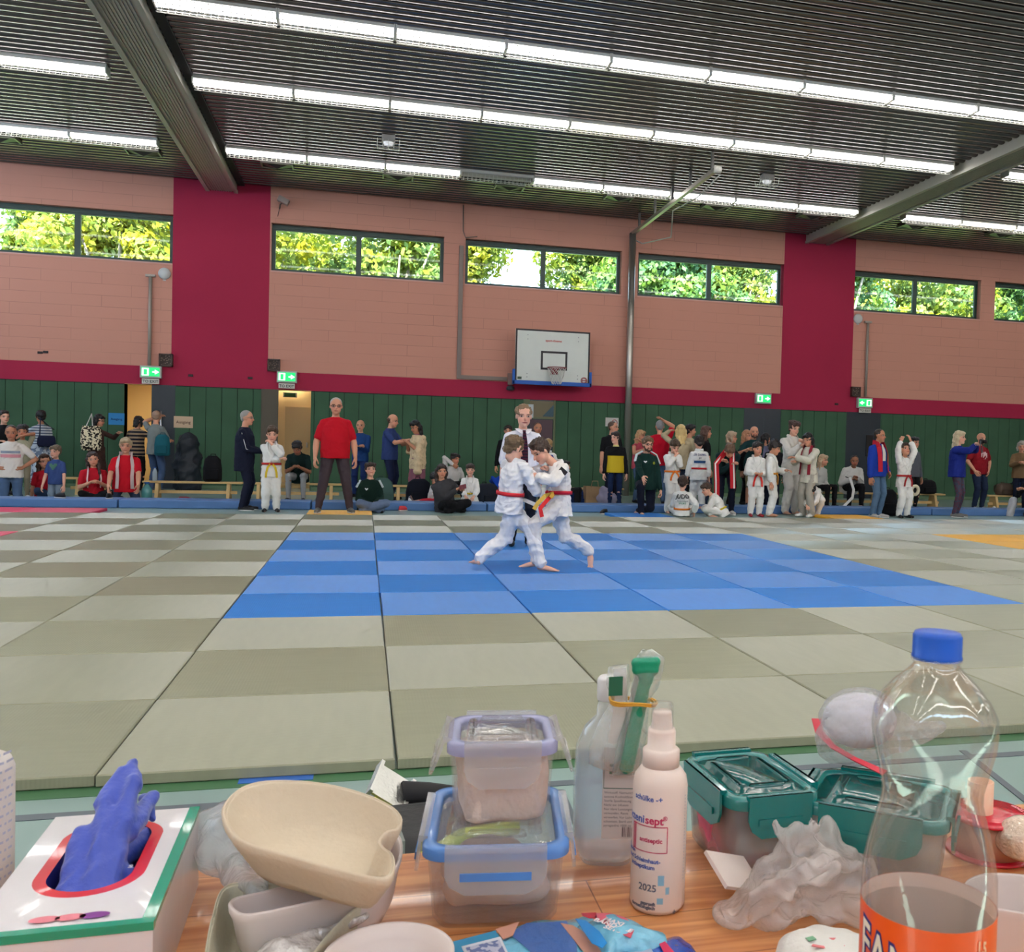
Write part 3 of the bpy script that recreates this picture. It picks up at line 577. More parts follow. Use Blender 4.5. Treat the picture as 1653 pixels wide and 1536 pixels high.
def solve(px, Y, az=0, H=None, top=None, z0=0, pose='stand', lean=0, side=0, bend=0, pel=None, poff=(0, 0), head=(0, 0, 0), feet=None, hands=None, hh=None,
          fat=1, kid=False, at=None, twist=0, poleL=None, poleR=None, kneeL=None, kneeR=None, shoulders=1.):
    """lay out the joints. Body frame: R = the person's left-to-right as seen from behind (x), Fd = facing, z up. az 0 faces the camera side (-Y), 90 faces +X."""
    f = Fig(); f.fat = fat; a = radians(az); Fd = V3(sin(a), -cos(a), 0); Rt = V3(-cos(a), -sin(a), 0)   # Rt = the person's right hand side... left = -Rt
    Lf = -Rt
    P0 = {'stand': .53, 'bench': .27, 'floor': .075, 'kneel': .17, 'tallkneel': .30, 'squat': .2, 'half': .32}[pose]
    pel = P0 if pel is None else pel
    hhf = hh or (.184 if kid else .149)
    # spine length factors
    spine = .29 if not kid else .275; neck = .030; 
    def build(H):
        g = Fig(); g.H = H; base = atY(px, 760, Y) if at is None else V3(at[0], at[1], 0); base = V3(base[0], Y if at is None else at[1], z0)
        g.base = base; U = V3(0, 0, 1)
        pc = base+Fd*poff[1]*H+Lf*poff[0]*H+U*pel*H; g.pel = pc
        th = radians(lean); ts = radians(side)
        Sp = nrm(U*cos(th)*cos(ts)+Fd*sin(th)+Lf*sin(ts)); g.sp = Sp
        tw = radians(twist); Ft = nrm(Fd*cos(tw)+Lf*sin(tw)); Ft = nrm(Ft-Sp*np.dot(Ft, Sp)); Lt = np.cross(Sp, Ft); Lt = -Lt if np.dot(Lt, Lf) < 0 else Lt
        b2 = radians(lean+bend); Sp2 = nrm(U*cos(b2)*cos(ts)+Fd*sin(b2)+Lf*sin(ts)); g.sp2 = Sp2
        mid = pc+Sp*spine*.5*H; g.mid = mid; g.nb = mid+Sp2*spine*.5*H; F2 = nrm(Ft-Sp2*np.dot(Ft, Sp2)); L2 = np.cross(Sp2, F2); L2 = -L2 if np.dot(L2, Lf) < 0 else L2
        g.F2, g.L2, g.Ft, g.Lt = F2, L2, Ft, Lt
        hy, hpch, hr = [radians(v) for v in head]
        Hf = nrm(Fd*cos(hy)+Lf*sin(hy)); Hl = nrm(Lf*cos(hy)-Fd*sin(hy)); Hu = U*cos(hpch)+Hf*sin(hpch)*1.0; Hfp = nrm(Hf*cos(hpch)-U*sin(hpch)); Hu = nrm(Hu)
        Hu2 = nrm(Hu*cos(hr)+Hl*sin(hr)); Hl = nrm(Hl*cos(hr)-Hu*sin(hr))
        g.hf, g.hl, g.hu = Hfp, Hl, Hu2; g.hh = hhf*H
        nt_ = g.nb+nrm(Sp2*.7+Hu2*.3)*neck*H+F2*.006*H; g.nt = nt_; g.hc = nt_+Hu2*g.hh*.40+Hfp*g.hh*.10
        g.top = g.hc+Hu2*g.hh*.5
        sw = .097*H*shoulders*(1 if not kid else .92); sh = g.nb-Sp2*.058*H
        g.shL = sh+L2*sw; g.shR = sh-L2*sw
        hw = .052*H; g.hipL = pc+Lf*hw-U*.012*H; g.hipR = pc-Lf*hw-U*.012*H
        return g, (Fd, Lf, U)
    if H is None:
        ratio = build(1.0)[0]; tgt = atY(top[0], top[1], Y)[2]
        zr = (ratio.top[2]+.02-z0); H = (tgt-z0)/zr
    g, (Fd, Lf, U) = build(H); f.__dict__.update(g.__dict__); f.Fd, f.Lf, f.U = Fd, Lf, U
    if top is not None and at is None:     # shift sideways so that the head comes under its pixel
        t = atY(top[0], top[1], Y); dx = t[0]-g.top[0]
        if pose == 'stand' and lean == 0 or True:
            for k in ('base', 'pel', 'mid', 'nb', 'nt', 'hc', 'top', 'shL', 'shR', 'hipL', 'hipR'): setattr(f, k, getattr(f, k)+V3(dx, 0, 0))
    B = f.base
    def loc(v): return B+Lf*v[0]*H+Fd*v[1]*H+U*v[2]*H
    ft = dict(stand=((.062, .0, .04), (-.062, .0, .04)), bench=((.08, .235, .04), (-.08, .235, .04)), floor=((-.10, .20, .03), (.10, .17, .03)), kneel=((.05, -.20, .02), (-.05, -.20, .02)),
              tallkneel=((.06, -.22, .03), (-.06, -.22, .03)), squat=((.08, .1, .04), (-.08, .1, .04)), half=((.09, .24, .04), (-.07, -.22, .03)))[pose]
    feet = feet or ft
    kp = dict(stand=(0, 1, 0), bench=(.1, 1, 1), floor=(1, .5, .35), kneel=(.2, 1, -.3), tallkneel=(0, 1, -.6), squat=(.5, 1, .6), half=(.1, 1, .3))[pose]
    th_, sn = .245*H, .245*H
    for s, nm, ft_, kk in ((1, 'L', feet[0], kneeL), (-1, 'R', feet[1], kneeR)):
        kv = kk or (kp[0]*s, kp[1], kp[2]); 
        if pose == 'half' and s < 0 and kk is None: kv = (0, 1, -.8)
        t = loc(ft_) if not (isinstance(ft_, np.ndarray)) else ft_
        k, t = two_bone(getattr(f, 'hip'+nm), t, th_, sn, Lf*kv[0]+Fd*kv[1]+U*kv[2])
        k[2] = max(k[2], z0+.035*H); setattr(f, 'kn'+nm, k); setattr(f, 'an'+nm, t)
    hands = hands or {}
    for s, nm, pole in ((1, 'L', poleL), (-1, 'R', poleR)):
        t = hands.get(nm, 'down')
        if isinstance(t, str):
            t = {'down': (.15*s, .03, None), 'hips': (.10*s, .04, None), 'lap': (.04*s, .16, None)}[t] if t != 'pocket' else (.11*s, .05, None)
            z = {'down': -.105, 'hips': .03, 'lap': .0, 'pocket': -.03}[hands.get(nm, 'down')]
            t = f.pel+Lf*t[0]*H+Fd*t[1]*H+U*z*H
        elif isinstance(t, np.ndarray): pass
        elif len(t) == 4: t = atY(t[1], t[2], Y+t[3])     # ('px', x, y, dY)
        else: t = f.pel+Lf*t[0]*H+Fd*t[1]*H+U*t[2]*H     # relative to the pelvis
        pv = pole or (s*.8, -.9, -.5); e, t = two_bone(getattr(f, 'sh'+nm), t, .165*H, .15*H, Lf*pv[0]+Fd*pv[1]+U*pv[2])
        setattr(f, 'el'+nm, e); setattr(f, 'wr'+nm, t)
    return f
TORSO = [(-.22, .088, .062), (-.05, .097, .068), (.12, .090, .064), (.34, .080, .060), (.58, .090, .066), (.74, .094, .066), (.84, .078, .058), (.93, .054, .048), (1.0, .038, .038)]
def spine_pt(f, t):
    """centre and axes of the trunk at t (0 pelvis, 1 neck base)"""
    if t < .5: c = f.pel+(f.mid-f.pel)*(t/.5); u = f.sp
    else: c = f.mid+(f.nb-f.mid)*((t-.5)/.5); u = f.sp2
    k = min(1, max(0, (t-.1)/.8)); L_ = nrm(f.Lf*(1-k)+f.L2*k); L_ = nrm(L_-u*np.dot(L_, u)); Fv = np.cross(L_, u); Fv = -Fv if np.dot(Fv, f.Fd+f.F2) < 0 else Fv
    return c, L_, Fv, u
def trunk(mb, f, ts, grow=0, k=1, n=20, tb=None):
    """loft of the torso profile; ts list of t; grow in metres"""
    R = []
    tab = np.array(tb if tb is not None else TORSO)
    for t in ts:
        a = np.interp(t, tab[:, 0], tab[:, 1])*f.H*k; b = np.interp(t, tab[:, 0], tab[:, 2])*f.H*k
        fk = 1+(f.fat-1)*max(0, 1-abs(t-.3)/.7); a = a*(1+(fk-1)*.7)+grow; b = b*fk+grow; c, L_, Fv, u = spine_pt(f, t); c = c+Fv*(fk-1)*.03*f.H
        q = np.arange(n)*2*pi/n; R.append(c+np.outer(np.cos(q)*a, L_)+np.outer(np.sin(q)*b, Fv))
    mb.loft(R)
def surf(f, t, ang, off, tb=None, grow=0, k=1):
    """point on the torso surface: ang 0 = left side, 90 = front, 270 = back"""
    tab = np.array(tb if tb is not None else TORSO); a = np.interp(t, tab[:, 0], tab[:, 1])*f.H*k; b = np.interp(t, tab[:, 0], tab[:, 2])*f.H*k
    fk = 1+(f.fat-1)*max(0, 1-abs(t-.3)/.7); a = a*(1+(fk-1)*.7)+grow+off; b = b*fk+grow+off; c, L_, Fv, u = spine_pt(f, t); c = c+Fv*(fk-1)*.03*f.H; q = radians(ang)
    return c+L_*cos(q)*a+Fv*sin(q)*b
FATL = 1
def body(f, name, skin, voxel, label, cat='person', dress=(), handk=('relaxed', 'relaxed'), bare=False, palm=(None, None)):
    H = f.H; mb = MB(); cl = .88
    trunk(mb, f, [-.18, -.05, .12, .34, .58, .78, .92, 1.0], -.006)
    k = .5+.5*f.fat
    for nm in 'LR':
        s, e, w_ = getattr(f, 'sh'+nm), getattr(f, 'el'+nm), getattr(f, 'wr'+nm)
        capsule(mb, f.nb-f.sp2*.022*H, s, .02*H*k, .029*H*k); capsule(mb, s, e, .030*H*k, .0235*H*k); capsule(mb, e, e+(w_-e)*.45, .0235*H*k, .0235*H*k); capsule(mb, e+(w_-e)*.4, w_, .0235*H*k, .0155*H)
        h, kn, an = getattr(f, 'hip'+nm), getattr(f, 'kn'+nm), getattr(f, 'an'+nm)
        capsule(mb, h, kn, .048*H*k, .032*H*k); capsule(mb, kn, kn+(an-kn)*.4, .030*H*k, .032*H*k); capsule(mb, kn+(an-kn)*.35, an, .031*H*k, .0195*H)
        # foot
        fd = foot_dir(f, nm); hl = an-V3(0, 0, 1)*.018*H-fd*.012*H if an[2] < f.base[2]+.1*H and abs(fd[2]) < .5 else an-fd*.0
        if bare:
            capsule(mb, hl, hl+fd*.06*H, .020*H, .017*H); sd = nrm(np.cross(fd, V3(0, 0, 1))); b0 = hl+fd*.105*H-V3(0, 0, .006*H)
            capsule(mb, hl+fd*.05*H, b0, .019*H, .012*H, 12, 1.35, sd)
            for i, o_ in enumerate((-.020, -.010, 0, .010, .020)): capsule(mb, b0+sd*o_*H*.8, b0+sd*o_*H+fd*(.028-.003*abs(i-1.5))*H, .0062*H, .0055*H, 7)
        else: capsule(mb, hl, hl+fd*.1*H, .018*H, .012*H)
    capsule(mb, f.nb-f.sp2*.02*H, f.nt+f.hu*.01*H, .032*H, .030*H)
    hh = f.hh; A = np.stack([f.hl, f.hf, f.hu])
    def hpnt(x, y, z): return f.hc+(f.hl*x+f.hf*y+f.hu*z)*hh
    ellipsoid(mb, hpnt(0, -.055, .13), (.335*hh, .395*hh, .365*hh), A); ellipsoid(mb, hpnt(0, .07, -.16), (.275*hh, .29*hh, .315*hh), A)
    capsule(mb, hpnt(0, .20, -.38), hpnt(0, .25, -.38), .115*hh, .10*hh, 10); capsule(mb, hpnt(0, .33, .02), hpnt(0, .415, -.115), .03*hh, .055*hh, 8)
    for sx in (-1, 1): ellipsoid(mb, hpnt(.335*sx, -.03, -.03), (.035*hh, .075*hh, .12*hh), A, 8, 6); capsule(mb, hpnt(.06*sx, .30, .11), hpnt(.2*sx, .25, .11), .05*hh, .05*hh, 7)
    capsule(mb, hpnt(-.07, .315, -.255), hpnt(.07, .315, -.255), .045*hh, .045*hh, 7)
    hs = H*(.105/.175)/1.0*(1/.105)*.105/.6   # hand scale below
    hands_ = []
    for i, nm in enumerate('LR'):
        e, w_ = getattr(f, 'el'+nm), getattr(f, 'wr'+nm); d = nrm(w_-e); sgn = 1 if nm == 'L' else -1
        pn = palm[i] if palm[i] is not None else (-f.Lf*sgn*.9+f.Fd*-.3 if d[2] < -.5 else V3(0, 0, -1)+f.Fd*-.2)
        pn = nrm(pn-d*np.dot(pn, d)); zx = -pn; xx = np.cross(d, zx)*1.0      # thumb axis
        th = f.Fd if d[2] < -.5 else V3(0, 0, 1)
        mir = 1 if np.dot(xx, th) > 0 else -1
        sc = H/1.75*(1.08 if not f.hh > .14*H else 1.12); hands_.append((handk[i], w_, np.stack([xx*mir, d, zx])*sc, mir))
    def post(co, li, ls, lt):
        hp = ((co-f.hc) @ np.stack([f.hl, f.hf, f.hu]).T)/hh; hp[np.linalg.norm(hp, axis=1) > .75] = 9
        C_, LI, LS, LT = [co], [li], [ls], [lt]; nv, nl = len(co), len(li); HPp = [hp]
        for kind, w_, A_, mir in hands_:
            c, l, s, t = HP[kind]; C_.append(w_+c @ A_)
            if mir < 0: l = l.reshape(-1, 4)[:, ::-1].ravel() if (t == 4).all() else l
            LI.append(l+nv); LS.append(s+nl); LT.append(t); nv += len(c); nl += len(l); HPp.append(np.full((len(c), 3), 9.))
        return np.concatenate(C_), np.concatenate(LI).astype(np.int32), np.concatenate(LS).astype(np.int32), np.concatenate(LT).astype(np.int32), np.concatenate(HPp)
    o = fuse(mb, name, SKIN, None, voxel, 2, post=post); o.color = (*SKT[skin], 1); tag(o, label, cat); return o
def foot_dir(f, nm):
    fd = getattr(f, 'fd'+nm, None)
    if fd is not None: return nrm(fd)
    kn, an = getattr(f, 'kn'+nm), getattr(f, 'an'+nm); sh = nrm(an-kn)
    if sh[2] > -.45:      # shin lies flat: the foot points on backwards or stands on its toes
        v = f.Fd*(1 if np.dot(sh, f.Fd) > 0 else -1)*.8+(V3(0, 0, 1) if np.dot(sh, f.Fd) > .3 else V3(0, 0, -.1)); return nrm(v)
    s = 1 if nm == 'L' else -1
    return nrm(f.Fd+f.Lf*.18*s)
def colour(o, c): o.color = (*c, 1); return o
def hair(f, par, style, c, vox):
    if style == 'bald': return
    hh = f.hh; A = np.stack([f.hl, f.hf, f.hu]); mb = MB()
    def hp(x, y, z): return f.hc+(f.hl*x+f.hf*y+f.hu*z)*hh
    E_ = lambda x, y, z, a, b, c_: ellipsoid(mb, hp(x, y, z), (a*hh, b*hh, c_*hh), A, 14, 8)
    if style == 'ring':
        E_(0, -.16, .08, .365, .34, .17); E_(0, -.26, -.05, .27, .2, .2)
    elif style in ('short', 'tied'):
        E_(0, -.095, .185, .382, .41, .378); E_(0, -.27, -.05, .28, .18, .22)
        for s in (-1, 1): E_(s*.305, -.09, .10, .055, .15, .16)
        if style == 'short': E_(0, .10, .39, .27, .2, .11)
        else: E_(0, -.47, .08, .11, .11, .11); capsule(mb, hp(0, -.52, .02), hp(0, -.54, -.6), .09*hh, .04*hh)
    elif style == 'stubble': E_(0, -.085, .165, .345, .385, .355); E_(0, -.25, -.02, .27, .17, .25)
    else:
        E_(0, -.10, .19, .378, .405, .375)
        for s in (-1, 1): E_(s*.30, -.07, .10, .075, .17, .19)
        E_(0, -.30, -.07, .27, .17, .24)
        if style in ('fringe', 'bob', 'messy', 'longf'): E_(0, .21, .33, .30, .19, .15); E_(.18, .20, .25, .14, .14, .13); E_(-.18, .2, .25, .14, .14, .13)
        else: E_(0, .13, .40, .27, .2, .12)
        if style == 'curly':
            rg = np.random.RandomState(3)
            for k in range(26):
                a, b = rg.uniform(0, 6.28), rg.uniform(-.1, 1.4); v = V3(cos(a)*cos(b), sin(a)*cos(b)-.3, sin(b)); E_(v[0]*.38, v[1]*.36-.03, v[2]*.38+.14, .12, .12, .12)
        if style == 'messy':
            for k in range(10): a = k*.63; E_(cos(a)*.3, sin(a)*.32-.08, .38, .13, .13, .12)
        if style == 'bob':
            for s in (-1, 1): capsule(mb, hp(.33*s, -.08, .15), hp(.36*s, -.06, -.36), .13*hh, .10*hh)
            capsule(mb, hp(0, -.36, .1), hp(0, -.36, -.4), .22*hh, .2*hh)
        if style in ('long', 'longf', 'longside'):
            dn = V3(0, 0, -1); ln = 1.0
            for s, yb in ((-1, -.16), (1, -.16), (-.5, -.34), (.5, -.34), (0, -.38)):
                p = hp(.33*s, yb, .05); q = hp(.33*s, yb-.02, -.35); capsule(mb, p, q, .15*hh, .15*hh); bk = -f.F2*(.18 if abs(s) < .8 else .06)
                capsule(mb, q, q+(dn*ln*.75+bk*1.0)*hh, .14*hh, .07*hh)
            if style == 'longside': p = hp(.30, .05, -.25); capsule(mb, p, p+(dn*1.35+f.Fd*.25+f.Lf*.12)*hh, .13*hh, .09*hh)
        if style == 'pony': capsule(mb, hp(0, -.42, .1), hp(0, -.52, .02), .1*hh, .1*hh); capsule(mb, hp(0, -.52, .02), hp(0, -.56, -.6), .11*hh, .05*hh)
        if style == 'bun': E_(0, -.5, .12, .15, .15, .15)
    o = fuse(mb, 'hair', HAIR, par, vox, 1, noise=.012*hh/.22 if style not in ('stubble',) else .002, nscale=70); colour(o, c)
GIT = [(-.75, .128, .102), (-.45, .120, .092), (-.2, .112, .082), (.0, .105, .078), (.12, .094, .070), (.30, .094, .070), (.58, .104, .078), (.72, .105, .076), (.83, .082, .066), (.93, .058, .054), (1.0, .044, .046)]
SHT = [(-.30, .106, .082), (-.05, .106, .08), (.12, .100, .076), (.34, .094, .074), (.58, .100, .076), (.72, .101, .074), (.83, .078, .062), (.93, .054, .050), (1.0, .040, .043)]
def top_(f, par, kind, c, vox, m=None, sleeve='long', hem=-.25, k=1, name='shirt', fold=.0055, wide=1, open_=False):
    """shirt, jacket, hoodie or gi jacket as one fused mesh"""
    H = f.H; mb = MB(); tb = GIT if kind == 'gi' else SHT; kk = (.5+.5*f.fat)*wide
    ts = [t for t in np.linspace(hem, 1.0, 11)]; trunk(mb, f, ts, .004, k, tb=tb)
    for nm in 'LR':
        s, e, w_ = getattr(f, 'sh'+nm), getattr(f, 'el'+nm), getattr(f, 'wr'+nm)
        r0, r1, r2 = ((.046, .046, .043) if kind == 'gi' else (.036, .033, .029)); r0 *= kk*H; r1 *= kk*H; r2 *= kk*H
        capsule(mb, f.nb-f.sp2*.02*H, s, .026*H*kk, r0*.96)
        if sleeve == 'none': continue
        if sleeve == 'short': capsule(mb, s, s+(e-s)*.72, r0, r0*.98)
        elif sleeve == 'half': capsule(mb, s, e, r0, r1*1.1)
        elif sleeve == 'gi34': capsule(mb, s, e, r0, r1); capsule(mb, e, e+(w_-e)*.66, r1, r2)
        else: capsule(mb, s, e, r0, r1); capsule(mb, e, e+(w_-e)*.93, r1, r2*.9)
    o = fuse(mb, name, m or (GI if kind == 'gi' else CLOTH), par, vox, 2, noise=fold, nscale=26); colour(o, c); return o
def legs_(f, par, kind, c, vox, m=None, name='trousers', fold=.0055, shorts=None, cl=None):
    H = f.H; mb = MB(); k = .5+.5*f.fat; w = {'gi': (.062, .056, .046), 'wide': (.060, .050, .046), 'jeans': (.055, .042, .032), 'slim': (.052, .038, .026)}[kind]
    trunk(mb, f, [-.2, -.05, .05, .15], .008 if kind != 'gi' else .014)
    for nm in 'LR':
        h, kn, an = getattr(f, 'hip'+nm), getattr(f, 'kn'+nm), getattr(f, 'an'+nm)
        capsule(mb, h, kn, w[0]*H*k, w[1]*H*k)
        if shorts is None: capsule(mb, kn, kn+(an-kn)*(cl or (.97 if kind != 'gi' else .93)), w[1]*H*k, w[2]*H)
        elif shorts < 1: pass
        else: capsule(mb, kn, kn+(an-kn)*(shorts-1), w[1]*H*k, w[1]*H*k*.9)
    o = fuse(mb, name, m or CLOTH, par, vox, 2, noise=fold, nscale=22); colour(o, c); return o
def shoes(f, par, c, vox, sole=None, name='shoe'):
    for nm in 'LR':
        H = f.H; mb = MB(); an = getattr(f, 'an'+nm); fd = foot_dir(f, nm); lat = np.cross(fd, f.U) if abs(fd[2]) < .9 else f.Lf; lat = nrm(lat); up = nrm(np.cross(lat, fd)); up = up if up[2] > 0 else -up
        q = an-up*.016*H
        capsule(mb, q-fd*.016*H, q+fd*.05*H, .024*H, .022*H, 10, 1., lat); capsule(mb, q+fd*.04*H-up*.004*H, q+fd*.108*H-up*.006*H, .021*H, .017*H, 10, 1.25, lat)
        o = fuse(mb, name, SHOE, par, max(vox*.8, .006), 1); colour(o, c)
        if sole is not None:
            mb = MB(); q2 = q-up*.017*H; n = 12; R = []
            for zz in (-.007, .003): R.append(np.array([q2+up*zz*H+fd*(.045+.078*cos(t))*H+lat*(.027*sin(t))*H for t in np.arange(n)*2*pi/n]))
            mb.loft(R); s = mb.build('sole', SHOE, o); colour(s, sole)
def strip(pts, nrm_, wd, th=.004, mb=None, wdir=None):
    """flat ribbon through pts; nrm_ = outward normal per point, or one"""
    mb = mb or MB(); P = [np.array(p) for p in pts]; R = []
    for i, p in enumerate(P):
        d = nrm(P[min(i+1, len(P)-1)]-P[max(i-1, 0)]); n = np.array(nrm_[i] if isinstance(nrm_, list) else nrm_, float); s = nrm(np.cross(d, n)) if wdir is None else np.array(wdir); n = nrm(np.cross(s, d)); ww = (wd[i] if hasattr(wd, '__len__') else wd)/2
        R.append(np.array([p-s*ww-n*th/2, p+s*ww-n*th/2, p+s*ww+n*th/2, p-s*ww+n*th/2]))
    mb.loft(R, 0, False); return mb
def belt(f, par, cols, t=.12, tb=GIT, wd=.035, ends=True, grow=.006, k=1, drop=.16):
    H = f.H; wd = .024*H; c, L_, Fv, u = spine_pt(f, t)
    mb = MB(); R = []
    for z in (-wd/2, wd/2):
        pass
    n = 28; rings = []
    for dz, off in ((-wd/2, .003), (-wd/2, .012), (wd/2, .012), (wd/2, .003)):
        rings.append(np.array([surf(f, t, a, off+grow, tb, .004, k)+u*dz for a in np.arange(n)*360/n]))
    mb.loft(rings, 0, True, (False, False), True)
    kn = surf(f, t, 90, .02+grow, tb, .004, k); ellipsoid(mb, kn, (.018*H, .012*H, .016*H), np.stack([L_, Fv, u]), 10, 6)
    o = mb.build('belt', FEL, par); colour(o, cols[0])
    if ends:
        for s in (-1, 1):
            p0 = kn+L_*s*.01*H; dr = V3(0, 0, -1); pts = [p0, p0+L_*s*.03*H+dr*.04*H+Fv*.012*H, p0+L_*s*.045*H+dr*drop*.6*H+Fv*.012*H, p0+L_*s*.05*H+dr*drop*H+Fv*.006*H]
            e = strip(pts, Fv, wd, .006).build('belt_end', FEL, par); colour(e, cols[min(1, len(cols)-1)])
    return o
def lapel(f, par, c, tb=GIT, t1=.12):
    H = f.H; mb = MB()
    for s in (1, -1):
        A = [(1.03, 90+180, .012), (1.04, 90-s*110, .012), (1.0, 90-s*58, .02), (.86, 90-s*38, .012), (.66, 90-s*22, .012), (.42, 90+s*0, .014+.004*s), (t1+.08, 90+s*16, .014+.004*s)]
        pts = [surf(f, t, a, o, tb, .004) for t, a, o in A]; nn = [nrm(p-spine_pt(f, min(t, .98))[0]) for p, (t, a, o) in zip(pts, A)]
        strip(pts, nn, .026*H, .012, mb)
    o = mb.build('collar', GI, par); colour(o, c); return o
def wrap_text(f, par, rows, tb, name='lettering', back=True, k=1, grow=.024):
    """rows: (text, size, t, colour) written across the back or chest"""
    for txt, size, t, c, a0 in rows:
        V, F = text_mesh(txt, size, 0, size*.02); tab = np.array(tb); R = np.interp(t, tab[:, 0], tab[:, 1])*f.H
        L_ = np.linalg.norm(f.nb-f.pel); P = []
        for x, y, _ in V: P.append(surf(f, t+y/L_, (270 if back else 90)+a0-degrees_(x/R)*.85, grow, tb, .004, k))
        m = MB().add(P, F).build(name, FEL, par); colour(m, c)
def degrees_(x): return x*180/pi
def patch(f, par, t, a0, a1, t1, c, tb=SHT, name='print', off=.010, grow=.004, shape=None):
    n, m_ = 8, 6; G = [[surf(f, t+(t1-t)*j/m_, a0+(a1-a0)*i/n, off, tb, grow) for i in range(n+1)] for j in range(m_+1)]
    V = [p for r in G for p in r]; F = []
    for j in range(m_):
        for i in range(n):
            u, v = (i+.5)/n*2-1, (j+.5)/m_*2-1
            if shape == 'round' and u*u+v*v > 1.05: continue
            if shape == 'heart' and (abs(u) > (1+v)*.62 or (v > .7 and abs(u) < .2)): continue
            F.append((j*(n+1)+i, j*(n+1)+i+1, (j+1)*(n+1)+i+1, (j+1)*(n+1)+i))
    o = MB().add(V, F).build(name, FEL, par); colour(o, c); return o
def scarf(f, par, c, c2=None, ln=.3, wd=.03, tb=SHT, name='scarf', k=1):
    H = f.H; mb = MB(); c2 = c2 or c
    for s in (1, -1):
        A = [(1.05, 270, .02), (1.06, 90+s*110, .025), (1.0, 90+s*60, .03), (.85, 90+s*40, .018), (.6, 90+s*34, .018), (.3, 90+s*32, .02), (.3-ln*1.2, 90+s*30, .03)]
        strip([surf(f, t, a, o+.004, tb, .004, k) for t, a, o in A], [nrm(surf(f, min(t, 1), a, .2)-surf(f, min(t, 1), a, 0)) for t, a, o in A], wd*H, .01, mb)
    o = mb.build(name, FEL, par); colour(o, c); return o
def glasses(f, par, c=(.02, .02, .02)):
    hh = f.hh; mb = MB()
    def hp(x, y, z): return f.hc+(f.hl*x+f.hf*y+f.hu*z)*hh
    for s in (-1, 1):
        mb.tube([hp(.15*s+.1*cos(t), .36-.03*abs(cos(t)), .02+.07*sin(t)) for t in np.arange(10)*2*pi/10], .012*hh, 5, closed=True); mb.tube([hp(.25*s, .33, .04), hp(.355*s, .1, .05), hp(.37*s, -.05, .03)], .012*hh, 5)
    mb.tube([hp(-.06, .37, .03), hp(.06, .37, .03)], .012*hh, 5); o = mb.build('glasses', SHOE, par); colour(o, c)
def beard(f, par, c, vox):
    hh = f.hh; A = np.stack([f.hl, f.hf, f.hu]); mb = MB()
    def hp(x, y, z): return f.hc+(f.hl*x+f.hf*y+f.hu*z)*hh
    capsule(mb, hp(-.20, .18, -.34), hp(.20, .18, -.34), .10*hh, .10*hh); capsule(mb, hp(0, .25, -.42), hp(0, .29, -.42), .12*hh, .10*hh)
    for s in (-1, 1): capsule(mb, hp(.27*s, .05, -.12), hp(.2*s, .18, -.34), .05*hh, .08*hh); capsule(mb, hp(.11*s, .315, -.2), hp(.12*s, .29, -.34), .035*hh, .04*hh)
    capsule(mb, hp(-.11, .335, -.195), hp(.11, .335, -.195), .03*hh, .03*hh); o = fuse(mb, 'beard', HAIR, par, vox*.7, 1); colour(o, c)
def gi_kid(f, lab, skin='l', hs='fringe', hc=C8(70, 52, 38), vox=.0105, belts=(C8(190, 30, 34),), gic=C8(232, 230, 226), handk=('relaxed', 'relaxed'), bare=True, sl='gi34', ends=True, palm=(None, None), shoe=None, hem=-.45, drop=.16, lap=True, fk=1.):
    b = body(f, 'person', skin, vox, lab, bare=bare, handk=handk, palm=palm)
    hair(f, b, hs, hc, vox*.8); top_(f, b, 'gi', gic, vox, sleeve=sl, hem=hem, name='judo_jacket', fold=.0065*fk); legs_(f, b, 'gi', gic, vox, GI, fold=.007*fk)
    if lap: lapel(f, b, tuple(min(1, x*1.04) for x in gic))
    if belts: belt(f, b, belts, ends=ends, drop=drop)
    if shoe: shoes(f, b, shoe, vox)
    return b
VX = .0115
DK, BR, LB, BL, GR, BK_ = C8(36, 28, 26), C8(70, 52, 38), C8(120, 92, 64), C8(190, 160, 110), C8(150, 146, 142), C8(20, 18, 20)
NAVY, JEAN, BLACK, WHITE = C8(22, 26, 44), C8(74, 96, 128), C8(18, 18, 22), C8(226, 224, 220)
def person(f, lab, skin, hs, hc, top, bot, shoe=(BLACK, None), handk=('relaxed', 'relaxed'), palm=(None, None), bare=False, vox=VX, name='person'):
    """top=(kind, colour, dict) bot=(kind, colour, dict)"""
    b = body(f, name, skin, vox, lab, handk=handk, palm=palm, bare=bare); hair(f, b, hs, hc, vox*.85)
    if top: top_(f, b, top[0], top[1], vox, **(top[2] if len(top) > 2 else {}))
    if bot: legs_(f, b, bot[0], bot[1], vox, **(bot[2] if len(bot) > 2 else {}))
    if shoe: shoes(f, b, shoe[0], vox, shoe[1])
    return b
S = 'short'
# --- left end
f = solve(0, 14, 40, top=(8, 660), hands={'R': (-.1, .1, .1)}); person(f, 'person with dark hair and black top standing at the left edge behind the others', 'l', 'bun', DK, ('shirt', BLACK), ('slim', BLACK))
f = solve(0, 13, 20, top=(37, 684), kid=True, hands={'L': (.0, .14, .33), 'R': 'down'}, head=(-10, 0, 0)); person(f, 'child with curly dark hair holding a hand to the mouth, beige trousers', 't', 'curly', DK, ('shirt', C8(170, 165, 140), {'sleeve': S}), ('jeans', C8(160, 150, 125)), (WHITE, None))
SHP = pattern_mat('striped_dress_cloth', C8(200, 205, 212), C8(96, 108, 130), 'stripe', 6)
f = solve(0, 15, -130, top=(65, 660), hands={'L': (.05, .26, .20), 'R': 'down'}, head=(-20, 0, 0))
b = person(f, 'woman in a white and blue striped dress with a navy handbag, back turned', 't', 'bun', BK_, ('shirt', WHITE, {'m': SHP}), ('wide', WHITE, {'m': pattern_mat('dress_skirt', C8(190, 200, 214), C8(110, 125, 150), 'spots', 14)}), (BLACK, None))
